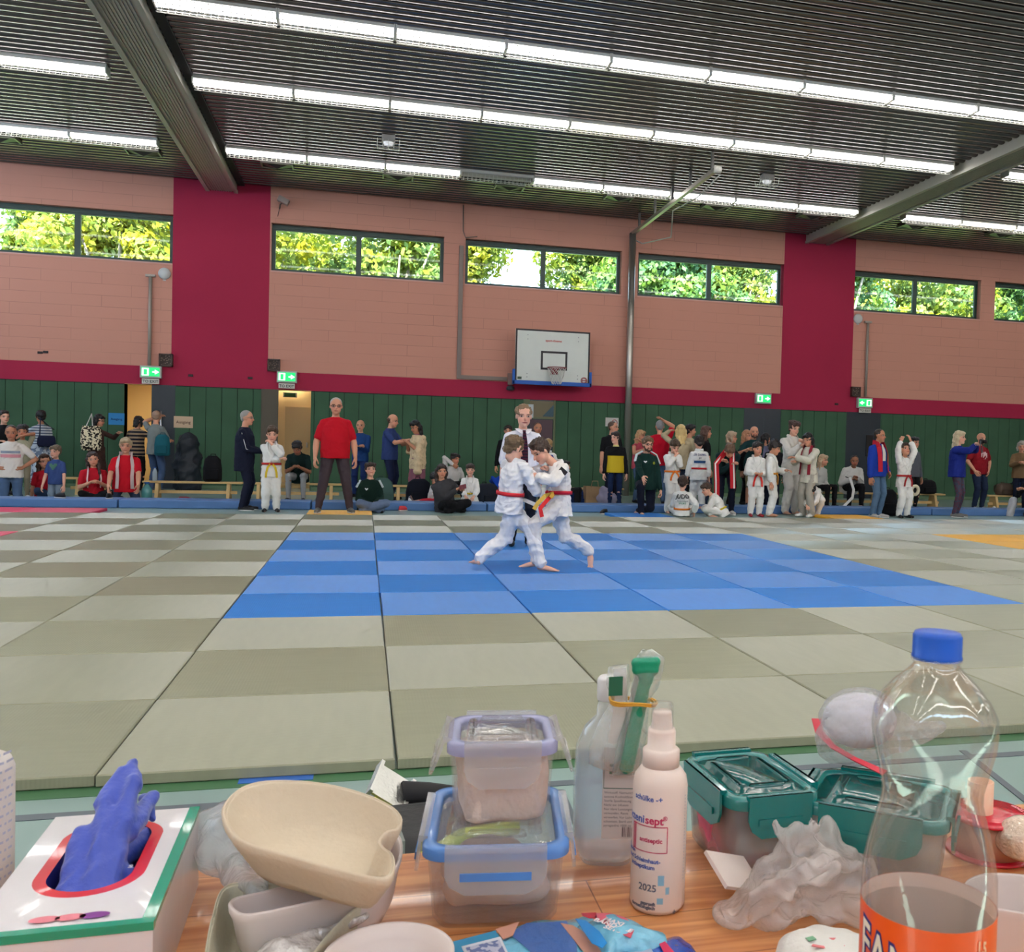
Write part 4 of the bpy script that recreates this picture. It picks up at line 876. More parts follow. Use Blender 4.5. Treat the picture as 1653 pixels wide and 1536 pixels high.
mb = MB(); trunk(mb, f, [-1.1, -.7, -.3, .15], .06); fuse(mb, 'skirt', pattern_mat('dress_skirt', C8(190, 200, 214), C8(110, 125, 150), 'spots', 14), b, VX, 2)
def handbag(c, w, h, d, cl, lab, cat='handbag', m=None, strap=None, nm='handbag'):
    r = empty(nm, (0, 0, 0), 0, lab, cat); mb = MB(); R = []
    for z, k in ((-h/2, .85), (-h/4, 1.), (h/4, .95), (h/2, .8)):
        t = np.arange(16)*2*pi/16; R.append(np.stack([c[0]+w/2*k*np.sign(np.cos(t))*abs(np.cos(t))**.6, c[1]+d/2*k*np.sin(t), np.full(16, c[2]+z)], 1))
    mb.loft(R); o = mb.build('bag_body', m or CLOTH, r); colour(o, cl)
    if strap: mb = MB(); mb.tube(strap, .012, 6); o = mb.build('strap', FEL, r); colour(o, cl)
    return r
c = atY(75, 712, 14.75); handbag(c, .34, .22, .14, C8(24, 28, 52), 'navy shoulder bag on the woman in the striped dress', strap=[c+V3(-.12, 0, .1), c+V3(-.14, .1, .45), f.shR+V3(0, 0, .06), f.shR+V3(.05, .15, 0)])
PW = C8(222, 214, 206)
f = solve(0, 12.3, 12, top=(20, 683), pose='tallkneel', head=(0, 8, 0), hands={'L': 'hips', 'R': 'hips'}, poleL=(1, -.3, 0), poleR=(-1, -.3, 0))
b = person(f, 'man kneeling upright in a white t-shirt with a pink chest band, hands on hips', 't', 'stubble', C8(58, 44, 36), ('shirt', PW, {'sleeve': S, 'k': 1.05}), ('jeans', JEAN, {'m': DENIM}), (C8(60, 70, 120), None), handk=('hold', 'hold'))
patch(f, b, .45, 35, 145, .56, C8(208, 140, 148)); patch(f, b, .60, 40, 140, .68, C8(140, 150, 165))
f = solve(0, 13.2, 30, top=(73, 730), pose='floor', kid=True, H=1.45, head=(0, 0, 0)); person(f, 'girl in a red t-shirt with long brown hair sitting behind the boy in blue', 'm', 'longside', C8(64, 44, 36), ('shirt', C8(176, 24, 40), {'sleeve': S}), ('jeans', C8(50, 66, 96)), None, bare=True)
f = solve(0, 12.3, -12, top=(90, 716), kid=True, pose='tallkneel', hands={'L': (.15, .08, -.12), 'R': (-.15, .08, -.12)}, head=(-8, 0, 0))
b = person(f, 'boy in a blue t-shirt with a green heart print, kneeling at the left', 'l', 'fringe', C8(104, 88, 70), ('shirt', C8(52, 72, 122), {'sleeve': S}), ('jeans', C8(120, 134, 150)), (BLACK, None)); patch(f, b, .42, 62, 118, .80, C8(70, 112, 96), shape='heart')
f = solve(0, 12.1, 18, top=(150, 738), pose='floor', H=1.66, head=(0, 5, -8), hands={'L': (.04, .16, .14), 'R': (-.04, .16, .14)})
b = person(f, 'girl in a red t-shirt sitting cross-legged and holding a small medal', 'm', 'longside', C8(56, 40, 36), ('shirt', C8(170, 22, 38), {'sleeve': S}), ('slim', BLACK), None, handk=('hold', 'hold'), bare=True)
scarf(f, b, C8(220, 190, 190), ln=-.0, wd=.014, name='medal_ribbon')
f = solve(0, 15.5, 75, top=(163, 667), hands={'L': (.1, .22, .22), 'R': 'down'}, head=(0, 10, 0))
b = person(f, 'woman in a long brown dress and glasses carrying a spotted tote bag', 'm', 'bob', BK_, ('shirt', C8(66, 46, 42)), ('wide', C8(66, 46, 42)), (BLACK, None)); glasses(f, b)
mb = MB(); trunk(mb, f, [-1.75, -1.0, -.4, .15], .05); o = fuse(mb, 'skirt', CLOTH, b, VX, 2, noise=.008); colour(o, C8(66, 46, 42))
c = atY(147, 707, 15.2); handbag(c, .40, .50, .16, WHITE, 'tote bag with a black and cream spotted pattern hanging from the woman in brown', m=pattern_mat('spotted_bag_cloth', C8(225, 212, 180), C8(40, 34, 30), 'spots', 26), strap=[c+V3(-.1, 0, .22), c+V3(-.02, .1, .5), f.shR+V3(0, 0, .05)], nm='tote_bag')
f = solve(0, 12.2, 8, top=(204, 704), pose='kneel', head=(0, 3, 0), hands={'L': (.13, .24, -.03), 'R': (-.13, .24, -.03)}, poleL=(.7, -.5, 0), poleR=(-.7, -.5, 0), fat=1.05)
b = person(f, 'blond adult in a red t-shirt kneeling with a white towel round the neck', 'm', 'fringe', C8(172, 150, 118), ('shirt', C8(186, 20, 36), {'sleeve': S, 'k': 1.08}), ('jeans', C8(52, 62, 84), {'m': DENIM}), (BLACK, None)); scarf(f, b, C8(216, 196, 194), ln=.35, wd=.032, name='towel', k=1.05)
patch(f, b, .62, 45, 62, .78, C8(230, 225, 225), shape='round', off=.014)
f = solve(0, 16.1, 160, top=(224, 670), hands={'R': (-.1, .2, .2), 'L': (.1, .2, .2)}, head=(0, 15, 0)); person(f, 'dark-haired person in a black and tan patterned top beside the lit doorway', 'm', 'bob', BK_, ('shirt', WHITE, {'m': pattern_mat('patterned_top', C8(30, 30, 40), C8(150, 128, 104), 'stripe', 4)}), ('slim', BLACK))
f = solve(0, 15.3, 150, top=(252, 660), hands={'L': (.14, .18, .38), 'R': (-.05, .2, .1)}, head=(30, 8, 0))
b = person(f, 'bald man in a grey t-shirt and jeans seen from behind at the dark door', 'm', 'stubble', C8(150, 120, 100), ('shirt', C8(118, 124, 122), {'sleeve': S}), ('jeans', C8(62, 80, 110), {'m': DENIM}))
def backpack(c, s, cl, lab, az=0, straps=True, nm='backpack'):
    r = empty(nm, tuple(c), radians(az), lab, 'backpack'); mb = MB(); w, d, h = s; R = []
    for z, k in ((0, .8), (.08, 1), (.5, 1), (.85, .85), (1, .45)):
        t = np.arange(18)*2*pi/18; R.append(np.stack([w/2*k*np.sign(np.cos(t))*abs(np.cos(t))**.6, d/2*k*np.sign(np.sin(t))*abs(np.sin(t))**.6, np.full(18, z*h)], 1))
    mb.loft(R); o = mb.build('bag_body', CLOTH, r); colour(o, cl)
    mb = MB(); mb.box((-w*.36, -d/2-.035, .08*h), (w*.36, -d/2+.03, .48*h)); o = mb.build('pocket', CLOTH, r); bevel(o, .02); colour(o, tuple(x*.8 for x in cl))
    mb = MB(); mb.tube([(-.05, d*.3, h*.93), (-.04, d*.3, h*1.06), (.04, d*.3, h*1.06), (.05, d*.3, h*.93)], .01, 6)
    if straps:
        for s_ in (-1, 1): mb.tube([(s_*w*.22, d*.42, h*.9), (s_*w*.3, d*.75, h*.7), (s_*w*.32, d*.7, h*.35), (s_*w*.35, d*.4, h*.1)], .018, 6)
    o = mb.build('strap', FEL, r); colour(o, tuple(x*.6 for x in cl)); return r
c = atY(262, 718, 15.0); backpack((c[0], 15.0, c[2]-.22), (.30, .16, .44), C8(24, 84, 96), 'round teal backpack slung on the bald man in grey')
# --- around the two left doors
f = solve(0, 10.42, 82, top=(400, 661), H=1.68, head=(0, 2, 0), hands={'L': (.05, .17, .05), 'R': (-.02, .17, .05)}, fat=1.15)
b = person(f, 'grey-haired man with glasses in a navy track suit, seen in profile beside a gi boy', 'm', 'stubble', GR, ('shirt', NAVY, {'k': 1.08, 'hem': -.5}), ('jeans', NAVY), (BLACK, WHITE), handk=('hold', 'hold')); glasses(f, b, C8(140, 130, 120))
strip([f.shR+V3(.0, -.05, .01), f.elR+V3(0, -.06, 0), f.wrR+V3(-.05, -.055, .0)], V3(0, -1, 0), .008).build('piping', FEL, b)['label'] = 'white sleeve stripe'
f = solve(0, 10.1, 5, top=(440, 688), H=1.40, kid=True, head=(0, 10, 0), hands={'L': (.0, .13, .26), 'R': (.10, .13, .10)}); gi_kid(f, 'boy in a white judo suit with red and yellow belts, hand at his chin', hs='fringe', belts=(C8(176, 34, 32), C8(210, 180, 40)), shoe=BLACK, handk=('hold', 'grip'))
f = solve(0, 13.2, -5, top=(481, 712), pose='bench', pel=.285, H=1.72, lean=18, bend=18, head=(0, 38, 0), hands={'L': (.03, .2, .10), 'R': (-.03, .2, .10)})
b = person(f, 'man in a black and green shirt sitting on the bench looking down at a phone', 'd', 'fringe', BK_, ('shirt', C8(16, 34, 32), {'sleeve': S}), ('slim', C8(140, 140, 142)), (BLACK, None), handk=('hold', 'hold'))
f = solve(0, 9.45, 4, top=(543, 638), z0=.045, head=(0, 2, 0), hands={'L': (.165, .06, -.06), 'R': (-.165, .06, -.06)}, fat=1.25, feet=((.13, 0, .04), (-.13, .02, .04)))
b = person(f, 'big grey-haired man in a red t-shirt standing alone on the yellow mat', 'm', 'stubble', C8(160, 156, 150), ('shirt', C8(178, 18, 34), {'sleeve': S, 'k': 1.08, 'hem': -.22, 'name': 'polo_shirt'}), ('jeans', C8(62, 52, 58)), (C8(90, 90, 88), C8(200, 196, 190)), vox=.0105); glasses(f, b, C8(70, 24, 24))
f = solve(0, 14.6, -12, top=(582, 675), hands={'L': (.0, .14, .12), 'R': (.02, .14, .12)}); person(f, 'bald man in a blue zip top clasping his hands behind the red t-shirt man', 'm', 'ring', C8(120, 100, 84), ('shirt', C8(28, 60, 112)), ('jeans', C8(28, 44, 88)), handk=('hold', 'hold'))
f = solve(0, 10.3, 10, top=(598, 741), pose='floor', H=1.60, lean=14, head=(0, -12, 0), hands={'L': (.03, .17, .03), 'R': (-.03, .17, .03)})
b = person(f, 'boy with a brown mop of hair in a green track top, sitting cross-legged', 'l', 'messy', C8(56, 40, 34), ('shirt', C8(16, 38, 32), {'k': 1.1}), ('wide', C8(96, 112, 140)), (BLACK, None), handk=('grip', 'grip'))
for s in (0, 1):
    nm = 'LR'[s]; a, e = getattr(f, 'sh'+nm), getattr(f, 'el'+nm); o = strip([a+V3((1-2*s)*.0, -.03, .065), a+(e-a)*.3+V3((1-2*s)*.055, -.045, .02)], nrm(V3((1-2*s)*.6, -.5, .6)), .045, .012).build('shoulder_stripe', FEL, b); colour(o, C8(205, 215, 220))
patch(f, b, .62, 105, 122, .72, C8(220, 225, 225), name='logo', off=.016, grow=.014, shape='heart')
c = atY(617, 787, 11.9); backpack((c[0], 11.9, .0), (.42, .26, .52), C8(62, 88, 84), 'grey-green patterned rucksack behind the cross-legged boy in green', az=20)
f = solve(0, 13.85, 65, top=(637, 666), hands={'R': (-.05, .24, .16), 'L': (.05, .22, .14)}, head=(0, 12, 0), fat=1.1); person(f, 'balding man in a blue polo shirt talking to the woman in a beige shawl', 'm', 'ring', C8(80, 66, 56), ('shirt', C8(46, 62, 110), {'sleeve': S, 'k': 1.05}), ('jeans', C8(26, 34, 62)))
f = solve(0, 13.0, -60, top=(667, 677), hands={'L': (.03, .16, .18), 'R': (-.05, .12, .16)}, head=(0, 22, 0))
b = person(f, 'woman with wavy black hair in a pink dress and fringed beige shawl', 't', 'longf', BK_, ('shirt', C8(150, 92, 104), {'sleeve': S}), ('slim', C8(140, 86, 98)), (BLACK, None))
mb = MB(); trunk(mb, f, [-1.25, -.7, -.2, .15], .035); o = fuse(mb, 'skirt', CLOTH, b, VX, 2, noise=.006); colour(o, C8(128, 82, 96))
mb = MB(); trunk(mb, f, [-.45, -.1, .3, .7, .95], .045); capsule(mb, f.shL, f.elL, .07, .08); capsule(mb, f.elL, f.elL+V3(0, 0, -.4), .07, .09); capsule(mb, f.shR, f.elR, .06, .07); o = fuse(mb, 'shawl', mat('beige_shawl_cloth', C8(206, 182, 146), .9, bump=.8, bscale=30, var=.15, vscale=12), b, VX, 1, noise=.012)
# --- seated group left of the fight
f = solve(0, 12.1, -28, top=(700, 740), pose='floor', kid=True, H=1.42, lean=34, bend=14, head=(0, 25, 0), hands={'L': (.02, .16, .16), 'R': (-.05, .2, .1)}, feet=(V3(*atY(652, 800, 11.75)[:2], .08), V3(*atY(648, 800, 11.5)[:2], .06)), kneeL=(0, .2, 1), kneeR=(0, .2, 1))
b = body(f, 'person', 'm', VX, 'child with black hair in a white judo jacket and red leggings, legs stretched out', bare=False); shoes(f, b, C8(70, 74, 92), VX, WHITE); hair(f, b, 'messy', BK_, VX); top_(f, b, 'gi', C8(205, 203, 200), VX, hem=-.4, name='judo_jacket'); legs_(f, b, 'slim', C8(176, 40, 56), VX, shorts=1.45)
f = solve(0, 12.9, 15, top=(736, 724), pose='bench', H=1.5, pel=.22, lean=12, head=(25, 5, 8), hands={'R': (-.03, .13, .30), 'L': (.1, .15, .02)}); b = person(f, 'boy in a white and black banded sweater resting his cheek on his hand', 't', 'messy', DK, ('shirt', C8(186, 182, 178)), ('jeans', BLACK), handk=('relaxed', 'grip'))
patch(f, b, .18, 25, 155, .34, C8(24, 30, 32))
f = solve(0, 11.8, -6, top=(759, 742), pose='kneel', kid=True, H=1.28, head=(0, 2, 0), hands={'L': (.06, .2, .0), 'R': (-.06, .2, .0)}); gi_kid(f, 'small boy in a white judo suit with a yellow belt kneeling on his heels', hs='fringe', hc=C8(60, 44, 36), belts=(C8(196, 170, 50),), ends=False, hem=-.4)
f = solve(0, 10.45, 28, top=(712, 757), pose='floor', H=1.62, lean=8, side=-16, head=(-22, 2, 0), feet=((-.1, .2, .03), (.12, .16, .03)), hands={'L': (.10, .16, .18), 'R': (.02, .18, .17)})
b = person(f, 'woman with long brown hair sitting low and holding a phone, grey jacket', 'm', 'longf', C8(50, 38, 34), ('shirt', C8(58, 58, 62), {'k': 1.15, 'wide': 1.15}), ('wide', BLACK), (BLACK, None), handk=('hold', 'hold'))
p = (f.wrL+f.wrR)/2+f.Fd*.12+V3(0, 0, .05); o = MB().box((-.04, -.006, -.075), (.04, .006, .075)).build('phone', SHOE, None, Matrix.Translation(Vector(p)) @ Euler((radians(-15), radians(80), radians(20))).to_matrix().to_4x4()); bevel(o, .008); colour(o, C8(120, 60, 70)); tag(o, 'dark red phone in the hands of the sitting woman with long brown hair', 'phone')
for i, (px, py, cl, lab) in enumerate(((640, 822, WHITE, 'white sneaker lying on the floor right of the yellow mat'), (652, 824, C8(200, 60, 70), 'white sneaker with red heel lying beside its partner on the floor'), (176, 803, BLACK, 'black shoe on the blue gymnastic mat at the left'), (97, 804, BLACK, 'dark bundle of a shoe on the blue gymnastic mat below the boy in blue'), (575, 818, BLACK, 'black shoe behind the yellow mat and the red t-shirt man'), (975, 829, BLACK, 'dark flat sandal left of the kneeling man'), (1390, 822, C8(220, 190, 190), 'white trainers by the yellow mat at the right'), (218, 815, C8(40, 40, 44), 'dark slipper in front of the blue mat below the towel adult'), (300, 796, C8(120, 40, 50), 'dark red shoe on the floor by the bench'), (1605, 812, WHITE, 'white shoe under the right bench'))):
    zz = .14 if (py in (803, 804)) else 0
    p = atz(px, py, zz) if zz == 0 else atY(px, py, 10.9); 
    if py in (796, 812): p = atY(px, py, 12.6)
    o = empty('shoe', (p[0], p[1], zz), .8*i, lab, 'shoe'); mb = MB(); R = []
    for z, k in ((.0, 1), (.03, 1.02), (.055, .8), (.075, .5)): t = np.arange(14)*2*pi/14; R.append(np.stack([(.13*k*np.cos(t))-(1-k)*.09, .045*k*np.sin(t)*(1+.2*np.cos(t)), np.full(14, z+.012)], 1))
    mb.loft(R); q = mb.build('upper', SHOE, o); colour(q, cl); mb = MB(); t = np.arange(14)*2*pi/14; mb.loft([np.stack([.135*np.cos(t), .048*np.sin(t)*(1+.2*np.cos(t)), np.full(14, z)], 1) for z in (0.0, .016)]); q = mb.build('sole', SHOE, o); colour(q, C8(210, 205, 200))
# --- people behind the referee
f = solve(0, 14, -10, top=(820, 684), head=(0, 0, 0)); person(f, 'dark-haired person mostly hidden behind the left shoulder of the referee', 'm', 'fringe', DK, ('shirt', BLACK), ('jeans', BLACK))
f = solve(0, 14, 5, top=(868, 679), head=(0, 0, 0)); person(f, 'man with receding hair hidden behind the right shoulder of the referee', 't', 'stubble', C8(70, 52, 44), ('shirt', C8(26, 34, 42)), ('jeans', BLACK))
f = solve(0, 12.3, 170, top=(886, 706), kid=True, lean=5); b = gi_kid(f, 'blond child in a judo suit with a blue back patch, behind the right fighter', hs='bun', hc=C8(150, 122, 82), belts=(C8(200, 30, 36),), ends=False); patch(f, b, .62, 222, 318, .84, C8(34, 44, 120), tb=GIT, name='back_patch', off=.014)
f = solve(0, 12.0, 60, top=(913, 741), kid=True, pose='bench'); person(f, 'child with dark hair sitting behind the right fighter', 't', 'fringe', BK_, ('shirt', C8(40, 60, 80)), ('jeans', BLACK))
# --- group behind and right of the fight
f = solve(0, 13.2, 15, top=(990, 677), head=(45, 0, 0), hands={'L': 'down', 'R': 'down'}, fat=1.1); person(f, 'man with cropped hair in a black polo shirt behind the black and yellow jacket', 'm', 'stubble', C8(84, 64, 52), ('shirt', BLACK, {'sleeve': S, 'k': 1.08}), ('jeans', NAVY))
f = solve(0, 11.75, -12, top=(993, 697), kid=False, H=1.53, head=(-48, 0, 0)); b = person(f, 'youth in a black hooded jacket with a bright yellow front, looking left', 'l', 'fringe', DK, ('shirt', BLACK, {'k': 1.06}), ('slim', C8(24, 38, 70)), None, bare=True)
patch(f, b, -.22, 22, 158, .52, C8(196, 168, 30), off=.012, grow=.012, name='yellow_panel'); patch(f, b, .93, 55, 125, 1.0, C8(206, 190, 120), off=.014, grow=.012, name='hood_trim')
f = solve(0, 10.15, 8, top=(1045, 708), pose='half', H=1.83, head=(0, 6, 0), hands={'R': (-.15, .26, .06), 'L': (.13, .10, -.13)}, feet=((.02, -.2, .03), (-.13, .20, .04)), kneeL=(0, 1, -1.2), kneeR=(-.5, 1, .5), fat=1.05)
b = person(f, 'bearded man with glasses in a dark green track suit kneeling on one knee', 'l', 'fringe', C8(110, 86, 62), ('shirt', C8(16, 44, 40), {'k': 1.08}), ('jeans', C8(16, 20, 34)), None, handk=('hold', 'flat'), bare=True); beard(f, b, C8(70, 46, 32), VX); glasses(f, b)
for s in (0, 1):
    nm = 'LR'[s]; a, e = getattr(f, 'sh'+nm), getattr(f, 'el'+nm); o = strip([f.nb+(a-f.nb)*.45+V3(0, -.02, .085), a+V3((1-2*s)*.02, -.02, .08), a+(e-a)*.35+V3((1-2*s)*.065, -.03, .02)], nrm(V3((1-2*s)*.5, -.5, .8)), .045, .012).build('shoulder_stripe', FEL, b); colour(o, C8(205, 215, 220))
patch(f, b, .66, 105, 122, .74, C8(225, 228, 228), name='logo', off=.016, grow=.012, shape='heart'); patch(f, b, .62, 60, 74, .72, C8(150, 160, 50), name='crest', off=.016, grow=.012, shape='round')
f = solve(0, 13.8, 30, top=(1035, 692), head=(20, 5, 0), hands={'R': (-.1, .2, .2)}); person(f, 'blond woman in a pink sleeveless top behind the kneeling man', 'm', 'longf', C8(190, 150, 110), ('shirt', C8(196, 84, 100), {'sleeve': 'none'}), ('jeans', JEAN))
f = solve(0, 13.1, 170, top=(1066, 673), hands={'R': ('px', 1072, 681, -.1), 'L': (.2, .1, .2)}, fat=1.15, poleR=(1, 0, .3), poleL=(-1, 0, -.5), H=1.84, head=(0, -5, 0))
f.wrR = atY(1072, 679, 13.0); f.elR = f.shR+nrm(atY(1084, 694, 13.05)-f.shR)*.165*f.H; b = person(f, 'grey-haired man in a red t-shirt seen from behind with one arm raised', 'm', 'stubble', C8(130, 128, 130), ('shirt', C8(186, 14, 40), {'sleeve': S, 'k': 1.1, 'wide': 1.1}), ('jeans', JEAN, {'m': DENIM}), handk=('relaxed', 'flat'))
f = solve(0, 12.3, 175, top=(1100, 683), hands={'L': (.1, .2, .38), 'R': (-.05, .2, .2)}); person(f, 'woman with long blond hair and a beige jacket seen from behind', 'm', 'longf', C8(206, 176, 118), ('shirt', C8(176, 160, 130), {'k': 1.05}), ('jeans', C8(40, 50, 70)))
f = solve(0, 13.2, 120, top=(1116, 682), head=(-30, 0, 0)); person(f, 'man with short black hair looking right behind the blond woman in beige', 'm', 'fringe', BK_, ('shirt', C8(184, 170, 140)), ('jeans', C8(40, 46, 56)))
f = solve(0, 12.6, 90, top=(1141, 685), head=(0, 0, 0)); person(f, 'woman with brown hair in a black t-shirt facing right behind a judo child', 'm', 'longf', C8(84, 58, 48), ('shirt', BLACK, {'sleeve': S}), ('jeans', C8(40, 50, 74)))
f = solve(0, 10.5, 6, top=(1088, 706), H=1.40, kid=True, head=(0, 28, 0), hands={'L': (.0, .11, .26), 'R': (-.02, .12, .24)}); gi_kid(f, 'boy in a white judo suit with an orange belt looking down, hands at his collar', hs='fringe', belts=(C8(222, 116, 36),), handk=('grip', 'grip'), drop=.12)
f = solve(0, 11.5, 172, top=(1130, 703), H=1.48, kid=True, head=(0, 5, 0)); b = gi_kid(f, 'child in a judo suit with blue country letters on the back and a red belt', hs='fringe', hc=DK, belts=(C8(200, 36, 40),), ends=False, hem=-.45)
wrap_text(f, b, [('DE DANKE', .06, .74, C8(30, 36, 96), 0), ('JJW', .035, .60, C8(60, 64, 90), 0)], GIT); patch(f, b, .38, 225, 315, .50, C8(40, 74, 120), tb=GIT, name='back_patch', off=.014)
# seated pair with JUDO lettering
f = solve(0, 9.75, 165, top=(1103, 767), pose='floor', H=1.33, kid=True, lean=-4, side=0, head=(-10, 2, 0), feet=((-.10, .22, .03), (.08, .24, .03)), hands={'R': (-.17, .0, -.02), 'L': (.1, .2, .0)})
b = gi_kid(f, 'child sitting with his back turned, JUDO printed on a white suit, orange belt', hs='fringe', hc=C8(52, 38, 32), belts=(C8(220, 120, 40),), ends=False, hem=-.22, lap=False)
wrap_text(f, b, [('JUDO', .105, .66, C8(20, 22, 26), 0), ('Kreisverband', .036, .50, C8(120, 128, 140), 0), ('SPORT', .045, .38, C8(60, 140, 110), 0)], GIT)
f = solve(0, 9.85, -115, top=(1140, 773), pose='floor', H=1.3, kid=True, lean=30, bend=12, head=(20, 25, 0), feet=((-.1, .2, .03), (.1, .16, .03)), hands={'R': (-.02, .3, .04), 'L': (.03, .3, .04)})
b = gi_kid(f, 'child in a judo suit with a yellow belt sitting bent towards the JUDO child', hs='fringe', hc=C8(64, 46, 36), belts=(C8(206, 182, 50),), ends=False, hem=-.3, lap=False)
f = solve(0, 10.4, -14, top=(1163, 722), H=1.75, lean=52, bend=14, pel=.50, poff=(0, -.08), head=(0, 50, 0), hands={'L': (-.02, .30, .06), 'R': (.02, .32, .04)}, feet=((.07, -.02, .04), (-.07, .03, .04)))
b = person(f, 'man in a dark green jacket bending forward with a red and white scarf', 'm', 'fringe', C8(90, 66, 50), ('shirt', C8(20, 42, 44), {'k': 1.1, 'wide': 1.1}), ('jeans', C8(18, 24, 40)), (C8(210, 205, 196), WHITE), handk=('hold', 'hold'))
for s, px in ((-1, 1157), (1, 1183)):
    P = [f.nb+f.L2*.06*s+V3(0, 0, .05), atY(px-1, 748, 9.95), atY(px, 775, 9.93), atY(px, 800 if s < 0 else 788, 9.93)]; o = strip(P, V3(0, -1, 0), .10, .015).build('scarf', FEL, b); colour(o, C8(176, 26, 38)); o = strip([p+V3(.02*s, -.012, 0) for p in P], V3(0, -1, 0), .025, .01).build('scarf_stripe', FEL, b); colour(o, WHITE)
f = solve(0, 12.4, 60, top=(1182, 694), head=(10, 0, 0), hands={'L': (.0, .2, .2)}); b = person(f, 'blond woman with glasses in a black jacket facing right', 'm', 'bob', C8(176, 150, 124), ('shirt', BLACK), ('jeans', BLACK)); glasses(f, b, C8(120, 90, 80))
f = solve(0, 12.9, -10, top=(1217, 685), head=(0, 0, 0), hands={'L': (-.02, .15, .15), 'R': (-.10, .15, .17)}, fat=1.1)
b = person(f, 'bald bearded man in a dark green t-shirt with a round yellow badge', 'm', 'bald', DK, ('shirt', C8(22, 52, 54), {'sleeve': S, 'k': 1.1}), ('jeans', C8(132, 124, 96), {'shorts': 1.1}), handk=('hold', 'hold')); beard(f, b, C8(56, 34, 28), VX); patch(f, b, .55, 108, 128, .68, C8(150, 200, 50), shape='round', name='badge')
f = solve(0, 13.6, 40, top=(1206, 692)); person(f, 'person with reddish blond hair hidden behind the bald bearded man', 'm', 'longf', C8(170, 120, 90), ('shirt', BLACK), ('jeans', BLACK))
f = solve(0, 12.9, 100, top=(1238, 697), head=(0, 5, 0)); person(f, 'woman with black hair in profile between the bald man and the dark door', 'm', 'bob', BK_, ('shirt', C8(120, 120, 150)), ('jeans', NAVY))
f = solve(0, 12.5, 160, top=(1251, 706)); b = person(f, 'person with long black hair in a black and green sports top seen from behind', 'm', 'longf', BK_, ('shirt', BLACK, {'k': 1.05}), ('jeans', NAVY)); patch(f, b, .05, 200, 340, .22, C8(20, 130, 70))
f = solve(0, 9.95, -4, top=(1222, 710), H=1.38, kid=True, head=(10, 6, 0), hands={'L': (.04, .13, .05), 'R': (-.04, .13, .05)}); gi_kid(f, 'boy in a white judo suit and red belt, hands crossed at the belt, red socks', hs='fringe', hc=DK, skin='m', belts=(C8(196, 40, 32),), handk=('hold', 'hold'), shoe=C8(170, 40, 50), drop=.16)
f = solve(0, 9.95, 60, top=(1254, 708), H=1.42, kid=True, head=(8, 20, 0), hands={'L': (.02, .2, .08), 'R': 'down'}); gi_kid(f, 'boy in a white judo suit and orange belt seen in profile looking down', hs='fringe', hc=DK, skin='m', belts=(C8(216, 150, 60),), drop=.14)
f = solve(0, 10.55, 12, top=(1281, 673), H=1.84, head=(0, 14, 0), hands={'L': (.03, .16, .22), 'R': (.0, .18, .20)}); gi_kid(f, 'tall teenager in a white judo jacket standing over the woman with black hair', hs='messy', hc=C8(66, 44, 38), skin='l', belts=None, gic=C8(212, 206, 198), handk=('grip', 'grip'), hem=-.4)
f = solve(0, 9.95, -62, top=(1301, 699), H=1.60, head=(0, 15, 0), hands={'L': (.0, .25, .16), 'R': (-.05, .23, .12)}); b = person(f, 'woman with long black hair in a cream jacket and wide grey trousers', 'm', 'longf', BK_, ('gi', C8(206, 202, 188), {'hem': -.45, 'name': 'jacket'}), ('wide', C8(166, 160, 150)), (WHITE, None))
scarf(f, b, C8(130, 20, 40), ln=.35, wd=.035)
f = solve(0, 10.3, -30, top=(1290, 777), pose='squat', H=1.3, kid=True, lean=70, bend=20, pel=.33, head=(0, 60, 0), hands={'L': (.0, .40, -.16), 'R': (-.05, .42, -.16)}); gi_kid(f, 'child in a judo suit crouching down to the floor behind the black-haired woman', hs='fringe', hc=BK_, belts=None, ends=False, hem=-.3)
f = solve(0, 13.0, 25, top=(1326, 731), pose='bench', pel=.27, H=1.63, lean=12, head=(20, 5, 0), hands={'L': (.02, .17, .03), 'R': (-.02, .17, .03)}); person(f, 'blond woman in a pale cardigan sitting on the bench with folded hands', 'm', 'longf', C8(186, 158, 128), ('shirt', C8(176, 176, 172)), ('jeans', BLACK), handk=('hold', 'hold'))
f = solve(0, 13.0, -8, top=(1369, 732), pose='bench', pel=.27, H=1.72, lean=22, bend=8, head=(-10, 12, 0), hands={'L': (.02, .22, .12), 'R': (-.05, .2, .1)}, fat=1.2)
b = person(f, 'man in a white sweater with a black chest line sitting on the bench', 'd', 'stubble', BK_, ('shirt', C8(196, 194, 190), {'k': 1.15, 'wide': 1.2}), ('jeans', BLACK), handk=('hold', 'hold')); patch(f, b, .62, 35, 145, .66, BLACK, off=.03, grow=.02)
P = [atY(1372, 770, 12.4), atY(1378, 790, 12.35), atY(1376, 803, 12.3), atY(1366, 813, 12.25), atY(1360, 819, 12.2)]; o = strip(P, V3(0, -1, .1), .06, .01).build('towel', FEL); colour(o, WHITE); tag(o, 'long white towel hanging from the hands of the man in the white sweater', 'towel')
f = solve(0, 9.95, 24, top=(1420, 692), H=1.72, head=(20, 2, 0), hands={'L': (.14, .05, -.02), 'R': 'down'}, fat=1.08)
b = person(f, 'man in a royal blue jacket with a red scarf hanging open, light jeans', 't', 'stubble', C8(48, 38, 32), ('shirt', C8(26, 54, 148), {'k': 1.12, 'wide': 1.15}), ('jeans', C8(78, 104, 132), {'m': DENIM}), (C8(190, 184, 178), WHITE))
patch(f, b, .35, 78, 104, .98, C8(214, 206, 196), name='shirt_front', off=.012, grow=.012); scarf(f, b, C8(176, 24, 44), ln=.30, wd=.05, k=1.12)
